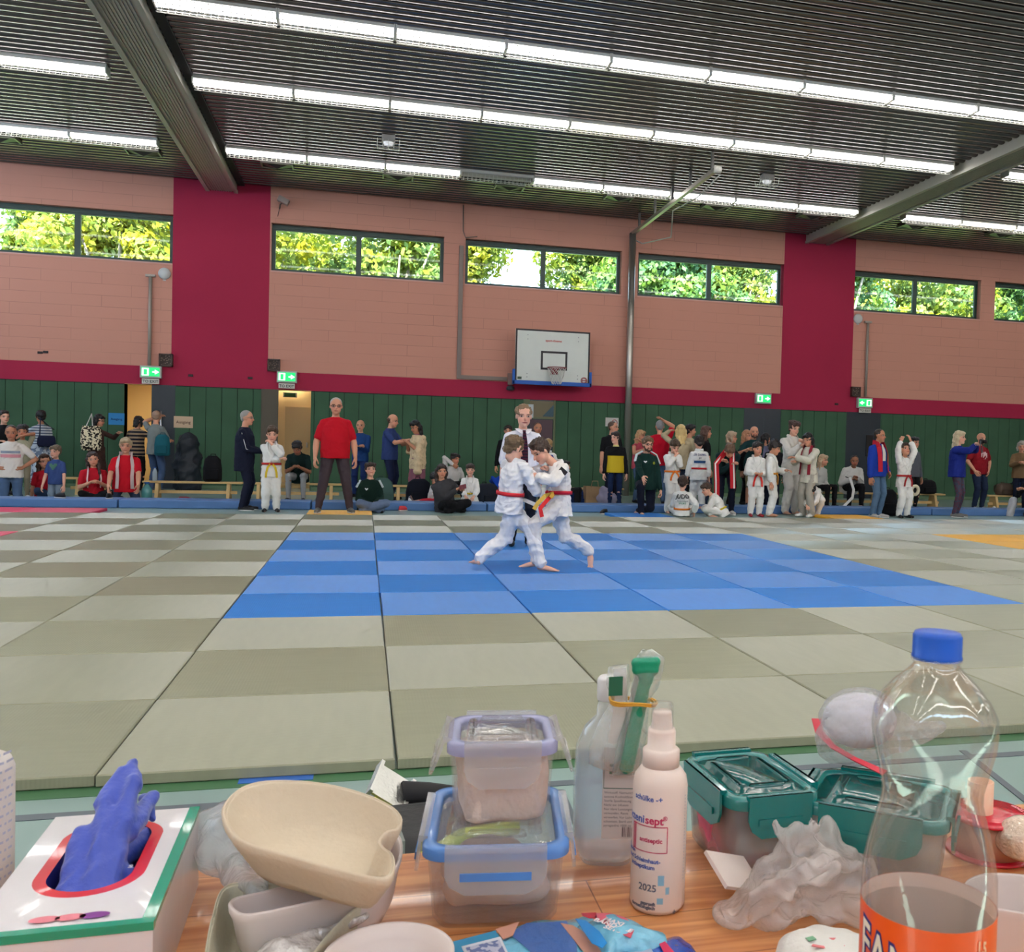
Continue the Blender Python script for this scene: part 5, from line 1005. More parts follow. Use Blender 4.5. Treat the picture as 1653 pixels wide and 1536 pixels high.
f = solve(0, 9.95, 6, top=(1461, 710), H=1.44, kid=True, head=(0, -20, 0), hands={'L': ('px', 1470, 711, .1), 'R': ('px', 1455, 711, .1)}, poleL=(1, .2, .6), poleR=(-1, .2, .6)); gi_kid(f, 'boy in a white judo suit with both hands on his head, red belt', hs='fringe', hc=C8(50, 36, 30), skin='m', belts=(C8(170, 34, 34), C8(150, 30, 34)), shoe=BLACK, drop=.14)
f = solve(0, 11.9, 20, top=(1476, 703), kid=False); person(f, 'dark-clothed person hidden behind the boy with his hands on his head', 'm', 'messy', BK_, ('shirt', C8(90, 92, 100)), ('slim', BLACK))
f = solve(0, 10.25, 40, top=(1549, 692), H=1.74, head=(12, 0, 0), hands={'L': (.03, .20, .30), 'R': (.0, .20, .30)}, fat=1.05)
LEG = pattern_mat('patterned_leggings', C8(84, 52, 66), C8(60, 66, 84), 'spots', 30)
person(f, 'blond woman in a royal blue hoodie holding a camera up to her face', 'l', 'longf', C8(196, 178, 146), ('shirt', C8(26, 40, 120), {'k': 1.15, 'wide': 1.2}), ('slim', WHITE, {'m': LEG}), (C8(110, 108, 106), WHITE), handk=('hold', 'hold'))
p = (f.wrL+f.wrR)/2+f.Fd*.10+V3(0, 0, .07); r = empty('camera_body', tuple(p), radians(40), 'black camera held up by the blond woman in the blue hoodie', 'camera'); o = MB().box((-.06, -.03, -.045), (.06, .03, .045)).build('case', SHOE, r); bevel(o, .008); colour(o, BK_); mb = MB(); mb.cyl((0, -.03, 0), (0, -.1, 0), .035, .038, 14); o = mb.build('lens', SHOE, r); colour(o, BK_)
mb = MB(); mb.tube([(-.06, 0, .02), (-.08, 0, -.1), (-.03, -.02, -.22), (.04, -.02, -.2), (.06, 0, .02)], .008, 6); o = mb.build('strap', FEL, r); colour(o, C8(90, 90, 96))
f = solve(0, 12.5, 8, top=(1583, 696), head=(0, 3, 0), hands={'L': 'pocket', 'R': 'pocket'}, fat=1.15, poleL=(1, -.5, 0), poleR=(-1, -.5, 0)); b = person(f, 'bald man in a dark red t-shirt with a white oval print, hands in pockets', 'm', 'bald', DK, ('shirt', C8(134, 22, 32), {'sleeve': S, 'k': 1.08}), ('jeans', C8(30, 40, 62), {'m': DENIM}), (WHITE, None)); patch(f, b, .42, 66, 116, .74, C8(205, 175, 175), shape='round')
f = solve(0, 12.6, -30, top=(1647, 710), hands={'L': (.02, .22, .15), 'R': (-.05, .22, .15)}, head=(0, 10, 0)); person(f, 'grey-haired person in a brown jacket and scarf at the right edge', 'm', 'bob', C8(160, 150, 140), ('shirt', C8(112, 88, 62), {'k': 1.12, 'wide': 1.1}), ('jeans', C8(20, 26, 44)), handk=('hold', 'hold'))
f = solve(0, 10.3, -80, top=(1664, 742), pose='kneel', H=1.75, lean=12, hands={'L': (.05, .2, .15), 'R': (-.05, .22, .15)}); person(f, 'person in black kneeling at the right edge, cut off by the frame', 'm', 'messy', DK, ('shirt', BLACK, {'k': 1.1}), ('jeans', C8(50, 48, 50)), (BLACK, WHITE))
o = colour(fuse((lambda m: (capsule(m, atY(1636, 808, 10.6), atY(1630, 832, 10.6)*[1, 1, 1], .09, .08), m)[1])(MB()), 'white_bag', CLOTH, None, .012, 2, noise=.01), C8(180, 180, 184)); tag(o, 'white and dark bag beside the kneeling person at the right edge', 'bag')

# ================================================================ the fight: two boys and the referee
def fig_px(H, Y, az, pel, nb, hc, headv, an, wr, elp, hh=.170, dY=None, knp=((0, 1, 0), (0, 1, 0)), fat=1, shY=0, an3=None):
    f = Fig(); f.H = H; f.fat = fat; f.hh = hh*H; a = radians(az); f.Fd = V3(sin(a), -cos(a), 0); f.Lf = V3(cos(a), sin(a), 0); f.U = V3(0, 0, 1)
    f.pel = atY(*pel, Y); f.nb = atY(*nb, Y+shY); f.mid = (f.pel+f.nb)/2-f.Fd*.02; f.sp = nrm(f.mid-f.pel); f.sp2 = nrm(f.nb-f.mid); f.base = V3(f.pel[0], Y, MT)
    fx = lambda v, u: nrm(v-u*np.dot(v, u)); f.Ft = fx(f.Fd, f.sp); f.F2 = fx(f.Fd, f.sp2); f.L2 = nrm(f.Lf-f.sp2*np.dot(f.Lf, f.sp2)); f.Lt = f.L2
    hf, hu = headv; f.hf = nrm(V3(*hf)); f.hu = nrm(V3(*hu)-f.hf*np.dot(V3(*hu), f.hf)); f.hl = np.cross(f.hu, f.hf)*-1; 
    if np.dot(f.hl, f.Lf) < 0: f.hl = -f.hl
    f.hc = atY(*hc, Y+shY-.02); f.nt = f.hc-f.hu*f.hh*.40-f.hf*f.hh*.10; f.top = f.hc+f.hu*f.hh*.5
    sw = .100*H; sh = f.nb-f.sp2*.035*H; f.shL = sh+f.L2*sw; f.shR = sh-f.L2*sw; f.hipL = f.pel+f.Lf*.052*H-f.U*.012*H; f.hipR = f.pel-f.Lf*.052*H-f.U*.012*H
    for i, nm in enumerate('LR'):
        x, y, d = an[i]; t = atY(x, y, Y+d); kn, t = two_bone(getattr(f, 'hip'+nm), t, .248*H, .248*H, V3(*knp[i])); setattr(f, 'kn'+nm, kn); setattr(f, 'an'+nm, t)
        x, y, d = wr[i]; t = atY(x, y, Y+d); e, t = two_bone(getattr(f, 'sh'+nm), t, .17*H, .155*H, V3(*elp[i])); setattr(f, 'el'+nm, e); setattr(f, 'wr'+nm, t)
    return f
YF = 2.25; VF = .0075
# left fighter, back half turned to the camera, facing right
fA = fig_px(1.38, YF, 118, (823, 806), (834, 744), (830, 725), ((.82, .38, -.30), (.30, .1, .95)), ((878, 906, .42), (772, 905, -.02)), ((872, 757, .10), (858, 764, .02)), ((.2, .8, -.6), (-.1, -.9, -.5)), knp=((.9, .2, .1), (.5, .3, -.2)))
fA.anL = atY(874, 911, YF-.12)+0; fA.anL, kk = fA.anL, None
k, t = two_bone(fA.hipL, fA.anL, .252*fA.H, .252*fA.H, V3(.9, -.3, .2)); fA.knL, fA.anL = k, t
fA.fdL = V3(.95, -.25, -.12); fA.fdR = V3(-.25, .95, -.06); fA.anR = fA.anR+V3(.0, 0, .015)
bA = gi_kid(fA, 'judo boy on the left of the fighting pair, back half turned, red belt', hs='short', hc=C8(92, 72, 50), vox=VF, belts=None, gic=C8(232, 230, 232), handk=('grip', 'grip'), sl='long', ends=False, lap=False, hem=-.36, fk=1.7)
belt(fA, bA, (C8(198, 40, 48),), ends=False, t=.16)
mbx = MB(); pts = [surf(fA, 1.0, a, .014, GIT, .004) for a in (40, 0, -40, -90, -140, -180, -220)]; strip(pts, [nrm(p-fA.nb) for p in pts], .045, .012, mbx); o = mbx.build('collar', GI, bA); colour(o, C8(236, 234, 236))
o = strip([surf(fA, .16, 20, .02, GIT), atY(866, 815, YF-.14), atY(871, 830, YF-.15), atY(876, 843, YF-.15)], V3(0, -1, 0), .035, .008).build('belt_end', FEL, bA); colour(o, C8(226, 222, 220))
# right fighter facing left, head bowed
fB = fig_px(1.37, YF+.05, -72, (902, 808), (897, 748), (872, 728), ((-.74, -.34, -.58), (-.58, -.1, .81)), ((866, 905, -.10), (953, 889, .18)), ((862, 772, -.20), (853, 760, .12)), ((.2, -.8, -.75), (0, .8, -.6)), knp=((-.9, -.2, .1), (-.4, -.3, -.3)))
fB.wrL = atY(868, 770, YF-.17); fB.elL = atY(893, 776, YF-.26)
fB.fdL = V3(-.95, -.05, -.1); fB.fdR = V3(-.05, -.35, -.93)
bB = gi_kid(fB, 'judo boy on the right of the fighting pair, head bowed, gripping his opponent', hs='short', hc=C8(58, 42, 34), vox=VF, belts=None, gic=C8(236, 230, 226), handk=('grip', 'grip'), sl='long', ends=False, hem=-.42, fk=1.7, palm=(V3(-.2, .9, -.2), None))
belt(fB, bB, (C8(192, 26, 50),), ends=False, t=.22)
kn = surf(fB, .2, 60, .02, GIT); 
for P, cl in (([kn, atY(880, 800, YF-.26), atY(868, 812, YF-.28), atY(862, 822, YF-.28)], C8(206, 168, 70)), ([kn, atY(884, 806, YF-.27), atY(872, 820, YF-.29), atY(875, 834, YF-.29)], C8(214, 44, 44)), ([kn+V3(0, -.01, 0), atY(893, 797, YF-.24), atY(889, 803, YF-.24)], C8(214, 160, 60))):
    o = strip(P, V3(0, -1, .1), .036, .008).build('belt_end', FEL, bB); colour(o, cl)
p = fB.shL+(fB.elL-fB.shL)*.25; o = strip([p+V3(-.03, -.085, .03), p+V3(.03, -.085, -.02)], V3(0, -1, .25), .05, .006).build('sleeve_patch', FEL, bB); colour(o, C8(36, 30, 34))
p = atY(874, 838, YF-.05)
# referee
fR = solve(0, 4.45, 2, top=(845, 657), z0=MT, H=1.63, hh=.160, head=(0, 4, 0), hands={'L': (.13, .02, -.09), 'R': (-.15, .03, -.09)})
b = body(fR, 'person', 'l', .0085, 'young referee in a white short-sleeved shirt and dark striped tie, standing behind the pair'); hair(fR, b, 'tied', C8(124, 98, 74), .008)
top_(fR, b, 'shirt', C8(226, 222, 228), .0085, sleeve='half', hem=-.1, wide=1.12, k=1.02, fold=.004); legs_(fR, b, 'jeans', C8(22, 24, 34), .009); shoes(fR, b, BLACK, .008)
o = strip([surf(fR, t, 90, .02, SHT) for t in (.98, .93, .8, .6, .4, .2, .08)], V3(0, -1, .05), [.035, .03, .05, .07, .08, .085, .03], .01).build('tie', pattern_mat('striped_tie', C8(70, 22, 40), C8(24, 18, 34), 'stripe', 9), b)
for s in (-1, 1): o = strip([surf(fR, 1.02, 90+s*70, .012, SHT), surf(fR, .97, 90+s*30, .03, SHT), surf(fR, .90, 90+s*14, .03, SHT)], nrm(V3(s*.3, -1, .4)), [.05, .06, .02], .006).build('collar', FEL, b); colour(o, C8(232, 228, 232))
flush()
# ================================================================ things on the hall wall
def signbox(px, py, Y, w, h, arrow, lab, plate=True):
    c = atY(px, py, Y); r = empty('exit_sign', (c[0], Y, c[2]), 0, lab, 'exit sign', 'green exit signs')
    m = MB(); m.box((-w/2, 0, -h/2), (w/2, .1, h/2)); o = m.build('sign_housing', mat('sign_grey', C8(176, 176, 172), .5), r); bevel(o, .008)
    a = .8; m = MB(); m.box((-w*.42, -.006, -h*.36), (w*.42, 0, h*.36), 0)
    s = 1 if arrow == 'right' else -1; q = -s
    m.box((q*w*.40 if q < 0 else w*.08, -.010, -h*.30), (-w*.08 if q < 0 else w*.40, -.006, h*.30), 1)     # white pictogram door
    m.box((q*w*.24-.035, -.013, -h*.24), (q*w*.24+.035, -.010, h*.22), 2)
    m.box((s*w*.20-.05, -.010, -.015), (s*w*.20+.05, -.006, .015), 1); m.add([(s*w*.20, -.010, -.055), (s*w*.20+s*.09, -.010, 0), (s*w*.20, -.010, .055), (s*w*.20, -.007, -.055), (s*w*.20+s*.09, -.007, 0), (s*w*.20, -.007, .055)], [(0, 1, 2), (5, 4, 3), (0, 3, 4, 1), (1, 4, 5, 2), (2, 5, 3, 0)], 1)
    G = mat('lit_green', C8(20, 170, 90), .4, emit=C8(20, 190, 100), estr=1.6); W_ = mat('lit_white', (1, 1, 1), .4, emit=(.9, 1, .95), estr=1.3)
    m.build('sign_face', [G, W_, G], r)
    if plate:
        m = MB(); m.box((-w*.40, .0, -h/2-.13), (w*.40, .02, -h/2-.015), 0); text_flat(m, 'TO EXIT', .085, (0, -.002, -h/2-.075), (1, 0, 0), (0, 0, 1), 1, .002); m.build('text_plate', [mat('plate_white', C8(205, 200, 190), .6), mat('plate_ink', C8(60, 58, 56), .6)], r)
signbox(243, 600, WY-.12, .44, .27, 'right', 'lit green exit sign with text plate above the left open doorway'); signbox(463, 608, WY-.12, .44, .27, 'right', 'lit green exit sign with text plate above the second open doorway')
signbox(1233, 643, WY-.12, .44, .27, 'right', 'lit green exit sign above the dark double door', False); signbox(1397, 650, WY-.12, .44, .27, 'left', 'lit green exit sign with text plate right of the right-hand crimson pillar')
# indicator inside the second doorway
c = atY(468, 637, WY+1.1); r = empty('corridor_sign', (c[0], WY+1.12, c[2]), 0, 'small exit sign above the cream door inside the second doorway', 'exit sign'); MB().box((-.16, 0, -.06), (.16, .05, .06)).build('sign_housing', mat('sign_grey', (.5, .5, .5)), r); MB().box((-.13, -.004, -.045), (.13, 0, .045)).build('sign_face', mat('dark_sign_green', C8(20, 70, 40), .5), r)
for i, (px, py, s) in enumerate(((268, 581, .28), (442, 589, .27), (1381, 632, .26))):
    c = atY(px, py, WY-.06); r = empty('wall_loudspeaker', (c[0], WY, c[2]), 0, 'small square dark-framed speaker on the wall %s' % ('left of the left crimson pillar', 'right of the left crimson pillar', 'right of the right crimson pillar')[i], 'loudspeaker', 'square wall speakers')
    m = MB(); h = s/2; m.box((-h, -.12, -h), (h, 0, -h+.03)); m.box((-h, -.12, h-.03), (h, 0, h)); m.box((-h, -.12, -h), (-h+.03, 0, h)); m.box((h-.03, -.12, -h), (h, 0, h)); m.build('frame', mat('speaker_brown', C8(70, 50, 44), .5), r)
    MB().box((-h+.03, -.09, -h+.03), (h-.03, 0, h-.03)).build('grille', pattern_mat('speaker_mesh', C8(130, 112, 100), C8(70, 60, 56), 'voronoi', 26), r)
for i, (px, py) in enumerate(((265, 441), (1386, 514))):
    c = atY(px, py, WY-.05); r = empty('round_wall_dome', (c[0], WY, c[2]), 0, 'round white wall dome beside the %s conduit' % ('left' if i == 0 else 'right'), 'wall dome', 'white wall domes')
    t = np.arange(24)*2*pi/24; m = MB(); m.loft([np.stack([q*np.cos(t), np.full(24, y), q*np.sin(t)], 1) for q, y in ((.13, 0), (.13, -.03), (.11, -.06), (.06, -.08), (.01, -.085))]); m.build('dome', mat('dome_white', C8(196, 196, 192), .5), r); MB().box((-.03, -.02, -.16), (.03, 0, -.12)).build('bracket', mat('dome_white', (.6, .6, .6)), r)
for i, (a, b) in enumerate((((243, 445), (243, 592)), ((1401, 520), (1397, 640)))):
    p, q = atY(*a, WY-.04), atY(*b, WY-.04); m = MB(); m.cyl((p[0], WY-.05, p[2]), (p[0], WY-.05, q[2]), .035, n=10); m.box((p[0]-.1, WY-.08, p[2]-.02), (p[0]+.1, WY, p[2]+.03)); o = m.build('conduit', mat('conduit_grey', C8(160, 150, 140), .5, metal=.3)); tag(o, 'grey vertical cable conduit above the %s exit sign' % ('leftmost' if i == 0 else 'rightmost'), 'conduit', 'wall conduits')
m = MB(); m.box((2.98, WY-.06, 2.76), (3.08, WY, 5.95)); m.box((3.08, WY-.06, 2.76), (4.2, WY, 2.85)); m.tube([(3.05, WY-.02, CZ), (3.06, WY-.03, 6.3), (3.12, WY-.05, 6.15), (3.4, WY-.04, 6.2)], .012, 6); tag(m.build('cable_duct', mat('duct_grey', C8(128, 112, 104), .6)), 'brown-grey cable duct running down the wall and across to the basketball board', 'cable duct')
c = atY(824, 622, WY-.1); r = empty('alarm_bell', (c[0], WY, c[2]), 0, 'small wall bracket with dark horn left of the blue backboard padding', 'wall device'); MB().box((-.06, -.08, .02), (.06, 0, .3)).build('bracket', mat('device_grey', C8(150, 120, 112), .6), r); MB().lathe([(.02, 0), (.09, -.03), (.1, -.1), (.06, -.12)], (0, -.1, 0), 16).build('horn', mat('device_dark', C8(52, 60, 66), .5), r)
c = atY(458, 328, WY-.15); r = empty('security_camera', (c[0], WY, c[2]), 0, 'small grey camera on a bracket high on the wall right of the left pillar', 'security camera'); m = MB(); m.box((-.14, -.3, -.02), (.1, -.12, .10), 0, Matrix.Rotation(radians(25), 4, 'Y')); m.build('case', mat('camera_grey', C8(150, 132, 124), .5), r); m = MB(); m.tube([(-.1, 0, -.1), (-.08, -.1, -.02), (-.03, -.18, .0)], .015, 6); m.tube([(-.14, -.01, -.28), (-.1, -.03, -.1)], .006, 5); m.build('bracket', mat('camera_bracket', C8(90, 80, 76), .5), r)
for i, (px, py) in enumerate(((65, 569), (74, 568), (308, 606), (404, 610), (1350, 652))):
    c = atY(px, py, WY); o = MB().box((c[0]-.05, WY-.02, c[2]-.025), (c[0]+.05, WY+.001, c[2]+.025)).build('wall_socket', mat('socket_dark', C8(34, 20, 22), .6)); tag(o, ('dark hole in the salmon wall, left of the pair', 'dark hole in the salmon wall, right of the pair', 'small dark socket on the crimson band, left of two', 'small dark socket on the crimson band, right of two', 'small dark socket low on the right crimson pillar')[i], 'socket')
# vertical pole, rail and brackets
STL = mat('brushed_steel', C8(170, 164, 155), .35, metal=.8); px0 = atY(1014, 675, WY-.25)[0]
m = MB(); m.cyl((px0, WY-.22, .0), (px0, WY-.22, 6.55), .085, n=16); tag(m.build('steel_pole', STL), 'tall steel pole in front of the wall from floor to ceiling rail', 'pole')
r = empty('ceiling_rail', (px0, 0, 0), 0, 'long steel rail hanging below the ceiling from the pole towards the hall', 'rail')
m = MB(); m.box((-.04, 10.9, CZ-.42), (.04, WY-.1, CZ-.34)); m.build('rail', STL, r)
for y in (11.1, 12.4, 13.6, 14.9, 16.2): MB().box((-.025, y-.03, CZ-.36), (.025, y+.03, CZ)).build('hanger', mat('hanger_dark', C8(90, 88, 86), .5, metal=.5), r)
m = MB(); m.tube([(.12, 11, CZ-.45), (.2, 12.5, CZ-.5), (.15, 14, CZ-.44), (.5, 15.2, CZ-.75), (.2, 16.6, CZ-.65), (0, WY-.2, CZ-.5)], .014, 6); m.cyl((-.03, 10.9, CZ-.38), (.1, 10.9, CZ-.38), .07, n=12); m.build('pulley_cord', mat('pale_cord', C8(190, 186, 178), .6), r)
# basketball backboard
YBD = WY-.62; p0 = atY(833, 529, YBD); p1 = atY(953, 537, YBD); zb = atY(893, 618, YBD)[2]; x0, x1, zt = p0[0], p1[0], (p0[2]+p1[2])/2
r = empty('basketball_backboard', ((x0+x1)/2, YBD, zb), 0, 'white basketball backboard with blue bottom padding mounted on the wall', 'basketball hoop'); W2 = (x1-x0)/2; Hh = zt-zb
WB, KB = mat('board_white', C8(212, 214, 206), .35, var=.03), mat('board_black', C8(32, 26, 28), .5)
m = MB(); m.box((-W2, 0, 0), (W2, .04, Hh), 0); t = .04
m.box((-W2, -.004, 0), (-W2+t, 0, Hh), 1); m.box((W2-t, -.004, 0), (W2, 0, Hh), 1); m.box((-W2, -.004, Hh-t), (W2, 0, Hh), 1)
cx, a, b, z0_ = .03, .30, .45, Hh*.245
for s in (-1, 1): m.box((cx+s*a-.025, -.005, z0_), (cx+s*a+.025, 0, z0_+b), 1)
m.box((cx-a, -.005, z0_), (cx+a, 0, z0_+.05), 1); m.box((cx-a, -.005, z0_+b-.05), (cx+a, 0, z0_+b), 1)
text_flat(m, 'sport-thieme', .075, (cx-.02, -.001, Hh*.80), (1, 0, 0), (0, 0, 1), 2, .002)
for x in (-.62, .62):
    for z in (.12, .2, Hh-.14, Hh-.24): m.cyl((x, -.006, z), (x, 0, z), .012, n=8, mi=3)
m.build('board', [WB, KB, mat('board_red_ink', C8(190, 70, 60), .5), mat('bolt', (.3, .3, .3), .4, .8)], r)
m = MB(); 
for ri in (.075, .055):
    m.tube([(W2-.13+ri*cos(q), -.006, .09+ri*sin(q)) for q in np.arange(20)*2*pi/20], .008, 5, closed=True)
m.box((W2-.18, -.008, .08), (W2-.08, -.004, .10), 0, None); m.build('sticker', mat('sticker_red', C8(150, 40, 40), .5), r); m = MB(); m.box((-W2+.06, -.006, .06), (-W2+.16, -.001, .12)); m.build('sticker', mat('sticker_green', C8(60, 80, 60), .5), r)
m = MB(); q = .06; m.box((-W2-q, -.03, -q), (W2+q, .07, .035)); m.box((-W2-q, -.03, -q), (-W2+.004, .07, .30)); m.box((W2-.004, -.03, -q), (W2+q, .07, .30)); bevel(m.build('padding', mat('blue_padding', C8(22, 88, 178), .5), r), .012)
zr = z0_+.03; RR = .225; m = MB(); m.tube([(cx+RR*cos(q), -.38+RR*sin(q), zr) for q in np.arange(28)*2*pi/28], .011, 8, closed=True); m.box((cx-.08, -.16, zr-.14), (cx+.08, 0, zr-.0)); m.build('hoop_ring', mat('hoop_red', C8(128, 34, 44), .45), r)
m = MB(); N = 12
for k in range(N):
    for s in (-1, 1):
        P = []
        for j in range(7): a_ = 2*pi*(k+s*j*.5)/N; rr = RR*(1-.085*j) if j < 6 else RR*.46; P.append((cx+rr*cos(a_), -.38+rr*sin(a_), zr-.065*j))
        m.tube(P, .0045, 4)
m.build('net', mat('net_white', C8(225, 222, 215), .8), r)
m = MB(); 
for x in (-.6, .6): m.box((x-.04, .04, .0), (x+.04, .62, .08)); m.box((x-.04, .04, Hh-.2), (x+.04, .62, Hh-.12))
m.build('mounting_arm', mat('arm_dark', C8(40, 42, 48), .5), r)
# paper notices
def notice(px, py, Y, w, h, c, txt, tc, lab, s=.05):
    p = atY(px, py, Y); o = MB().box((-w/2, 0, -h/2), (w/2, .004, h/2), 0); 
    if txt: text_flat(o, txt, s, (0, -.001, 0), (1, 0, 0), (0, 0, 1), 1, .001)
    ob = o.build('paper_notice', [mat('paper_%d' % px, c, .8), mat('ink_%d' % px, tc, .8)]); ob.location = (p[0], Y, p[2]); tag(ob, lab, 'notice')
notice(188, 676, WY-.045, .32, .26, C8(44, 120, 176), 'Ausgang', C8(20, 50, 90), 'blue paper notice on the green wall left of the lit doorway', .07); notice(296, 681, WY-.045, .40, .26, C8(196, 168, 140), 'Ausgang', C8(70, 40, 34), 'pale paper notice reading Ausgang right of the dark door', .09)
notice(854, 663, WY-.05, .22, .33, C8(190, 196, 196), 'INFO', C8(90, 100, 120), 'white sheet on the frame of the glass door behind the referee', .05); notice(988, 681, WY-.045, .34, .22, C8(200, 196, 190), '', C8(170, 60, 60), 'white no-smoking notice on the green wall left of the steel pole')
p = atY(992, 682, WY-.052); m = MB(); m.tube([(p[0]+.07*cos(q), WY-.052, p[2]+.07*sin(q)) for q in np.arange(18)*2*pi/18], .009, 5, closed=True); m.tube([(p[0]-.045, WY-.052, p[2]+.045), (p[0]+.045, WY-.052, p[2]-.045)], .008, 5); tag(m.build('prohibition_mark', mat('prohibition_red', C8(170, 50, 50), .6)), 'red prohibition ring on the white notice left of the pole', 'sign mark')
# benches
BW = mat('bench_wood', C8(206, 172, 116), .5, var=.08)
def bench(x0, x1, Y, lab, legs=None):
    r = empty('gym_bench', ((x0+x1)/2, Y, 0), 0, lab, 'bench', 'low wooden gym benches'); L2 = (x1-x0)/2
    bevel(MB().box((-L2, -.13, .30), (L2, .13, .335)).build('seat', BW, r), .006); MB().box((-L2+.1, -.02, .10), (L2-.1, .02, .16)).build('stretcher', BW, r)
    for s in (-1, 0, 1):
        if s == 0 and L2 < 1.3: continue
        m = MB(); x = s*(L2-.25); m.add([(x-.03, -.19, 0), (x+.03, -.19, 0), (x+.03, .19, 0), (x-.03, .19, 0), (x-.03, -.10, .30), (x+.03, -.10, .30), (x+.03, .10, .30), (x-.03, .10, .30)], [(0, 3, 2, 1), (4, 5, 6, 7), (0, 1, 5, 4), (1, 2, 6, 5), (2, 3, 7, 6), (3, 0, 4, 7)]); m.build('leg', BW, r)
def xa(px, Y): return atY(px, 780, Y)[0]
bench(xa(232, 13.4), xa(392, 13.4), 13.4, 'low wooden bench between the towel adult and the navy jacket man'); bench(xa(396, 13.4), xa(556, 13.4), 13.4, 'low wooden bench under the man looking at his phone')
bench(xa(622, 13.2), xa(820, 13.2), 13.2, 'low wooden bench left of the referee behind the seated children'); bench(xa(900, 13.3), xa(1005, 13.3), 13.3, 'low bench right of the fight behind the paper bags')
bench(xa(1300, 13.1), xa(1522, 13.1), 13.1, 'low wooden bench under the two seated adults at the right'); bench(xa(1590, 12.9), xa(1760, 12.9), 12.9, 'low wooden bench at the right edge with a brown bag'); bench(xa(105, 14.4), xa(180, 14.4), 14.4, 'low bench behind the girl holding a medal')
for a in (((343, 768, 13.4), (.34, .22, .5), BLACK, 'black rucksack with hanging straps on the left bench', 0, .335), ((676, 795, 12.3), (.48, .34, .5), C8(14, 18, 30), 'black rucksack on the floor left of the sitting woman', 10, 0), ((786, 796, 12.6), (.5, .3, .42), C8(30, 34, 44), 'dark sports bag behind the small boy with the yellow belt', 30, 0), ((932, 800, 12.4), (.34, .26, .34), C8(24, 44, 90), 'blue-black sports bag on the floor right of the fight', 0, 0),
          ((1497, 780, 13.0), (.42, .26, .32), BLACK, 'black bag on the bench behind the boy with hands on his head', 0, .335), ((1622, 781, 12.9), (.42, .28, .28), C8(84, 70, 60), 'brown patterned bag standing on the right bench', 0, .335), ((1645, 784, 12.9), (.3, .24, .36), C8(20, 40, 80), 'blue bag beside the brown bag on the right bench', 0, .335), ((1434, 812, 10.5), (.34, .3, .52), C8(20, 20, 26), 'black rucksack with white stripe on the floor behind the blue jacket man', -10, 0)):
    (px, py, Y), sz, cl, lab, az, z = a; backpack((atY(px, py, Y)[0], Y, z), sz, cl, lab, az)
c = atY(815, 776, 12.9); o = fuse((lambda m: (ellipsoid(m, (c[0], 13.2, .45), (.30, .16, .11)), ellipsoid(m, (c[0]+.1, 13.2, .52), (.16, .13, .12)), capsule(m, (c[0]-.22, 13.1, .50), (c[0]-.1, 13.02, .30), .07, .05), m)[3])(MB()), 'blue_jacket', CLOTH, None, .02, 3, noise=.03, nscale=9); colour(o, C8(20, 60, 160)); tag(o, 'crumpled royal blue jacket on the bench left of the fight', 'jacket')
c = atY(957, 800, 12.3); r = empty('paper_bag', (c[0], 12.3, 0), .2, 'brown paper carrier bag on the floor right of the fight', 'bag'); m = MB(); m.add([(-.2, -.1, 0), (.2, -.1, 0), (.2, .1, 0), (-.2, .1, 0), (-.19, -.08, .4), (.19, -.08, .41), (.19, .05, .40), (-.19, .06, .42)], [(0, 3, 2, 1), (0, 1, 5, 4), (1, 2, 6, 5), (2, 3, 7, 6), (3, 0, 4, 7)]); m.build('bag_body', mat('kraft_paper', C8(150, 122, 92), .8, bump=.6, bscale=14), r); m = MB(); m.tube([(-.08, -.08, .4), (-.06, -.09, .52), (.06, -.09, .52), (.08, -.08, .4)], .008, 6); m.build('handle', mat('kraft_paper', (.4, .3, .2)), r)
c = atY(980, 802, 12.2); o = fuse((lambda m: (ellipsoid(m, (c[0], 12.2, .17), (.24, .17, .17)), ellipsoid(m, (c[0]-.05, 12.2, .3), (.14, .12, .12)), m)[2])(MB()), 'plastic_bag', CLOTH, None, .018, 2, noise=.025, nscale=12); colour(o, C8(150, 146, 170)); tag(o, 'lilac plastic carrier bag between the paper bag and the youth in yellow', 'bag')
c = atY(299, 755, 15.6); o = fuse((lambda m: (capsule(m, (c[0], 15.9, .22), (c[0], 15.9, 1.0), .32, .26), m)[1])(MB()), 'dark_net_sack', mat('dark_sack', C8(26, 34, 44), .6, bump=.6, bscale=18), None, .03, 2, noise=.05, nscale=9); tag(o, 'tall dark net sack leaning on the green wall right of the dark door', 'sack')
def bottle_small(px, py, Y, z, h, r_, c, lab, capc=C8(30, 90, 170)):
    p = atY(px, py, Y); o = empty('water_bottle', (p[0], Y, z), 0, lab, 'bottle'); MB().lathe([(r_*.9, 0), (r_, .01), (r_, h*.62), (r_*.85, h*.7), (r_*.4, h*.88), (r_*.4, h*.93)], n=16).build('bottle_body', mat('bottle_%d' % px, c, .25, spec=.6), o); MB().lathe([(r_*.5, h*.93), (r_*.5, h)], n=12).build('cap', mat('cap_%d' % px, capc, .4), o)
bottle_small(250, 768, 13.4, .335, .26, .045, C8(150, 165, 175), 'clear water bottle standing on the left bench'); bottle_small(237, 790, 12.2, 0, .36, .09, C8(70, 130, 130), 'teal flask beside the kneeling adult with the towel'); bottle_small(1632, 770, 12.95, .335, .28, .05, C8(20, 80, 90), 'dark teal bottle on the right bench', BLACK)
c = atY(1477, 791, 10.35); m = MB(); m.tube([(c[0]+.075*cos(q), 10.35, c[2]+.085*sin(q)) for q in np.arange(24)*2*pi/24], .032, 10, closed=True); tag(m.build('white_ring_cushion', mat('cream_foam', C8(214, 202, 176), .8)), 'cream ring-shaped cushion beside the boy with hands on his head', 'ring cushion')
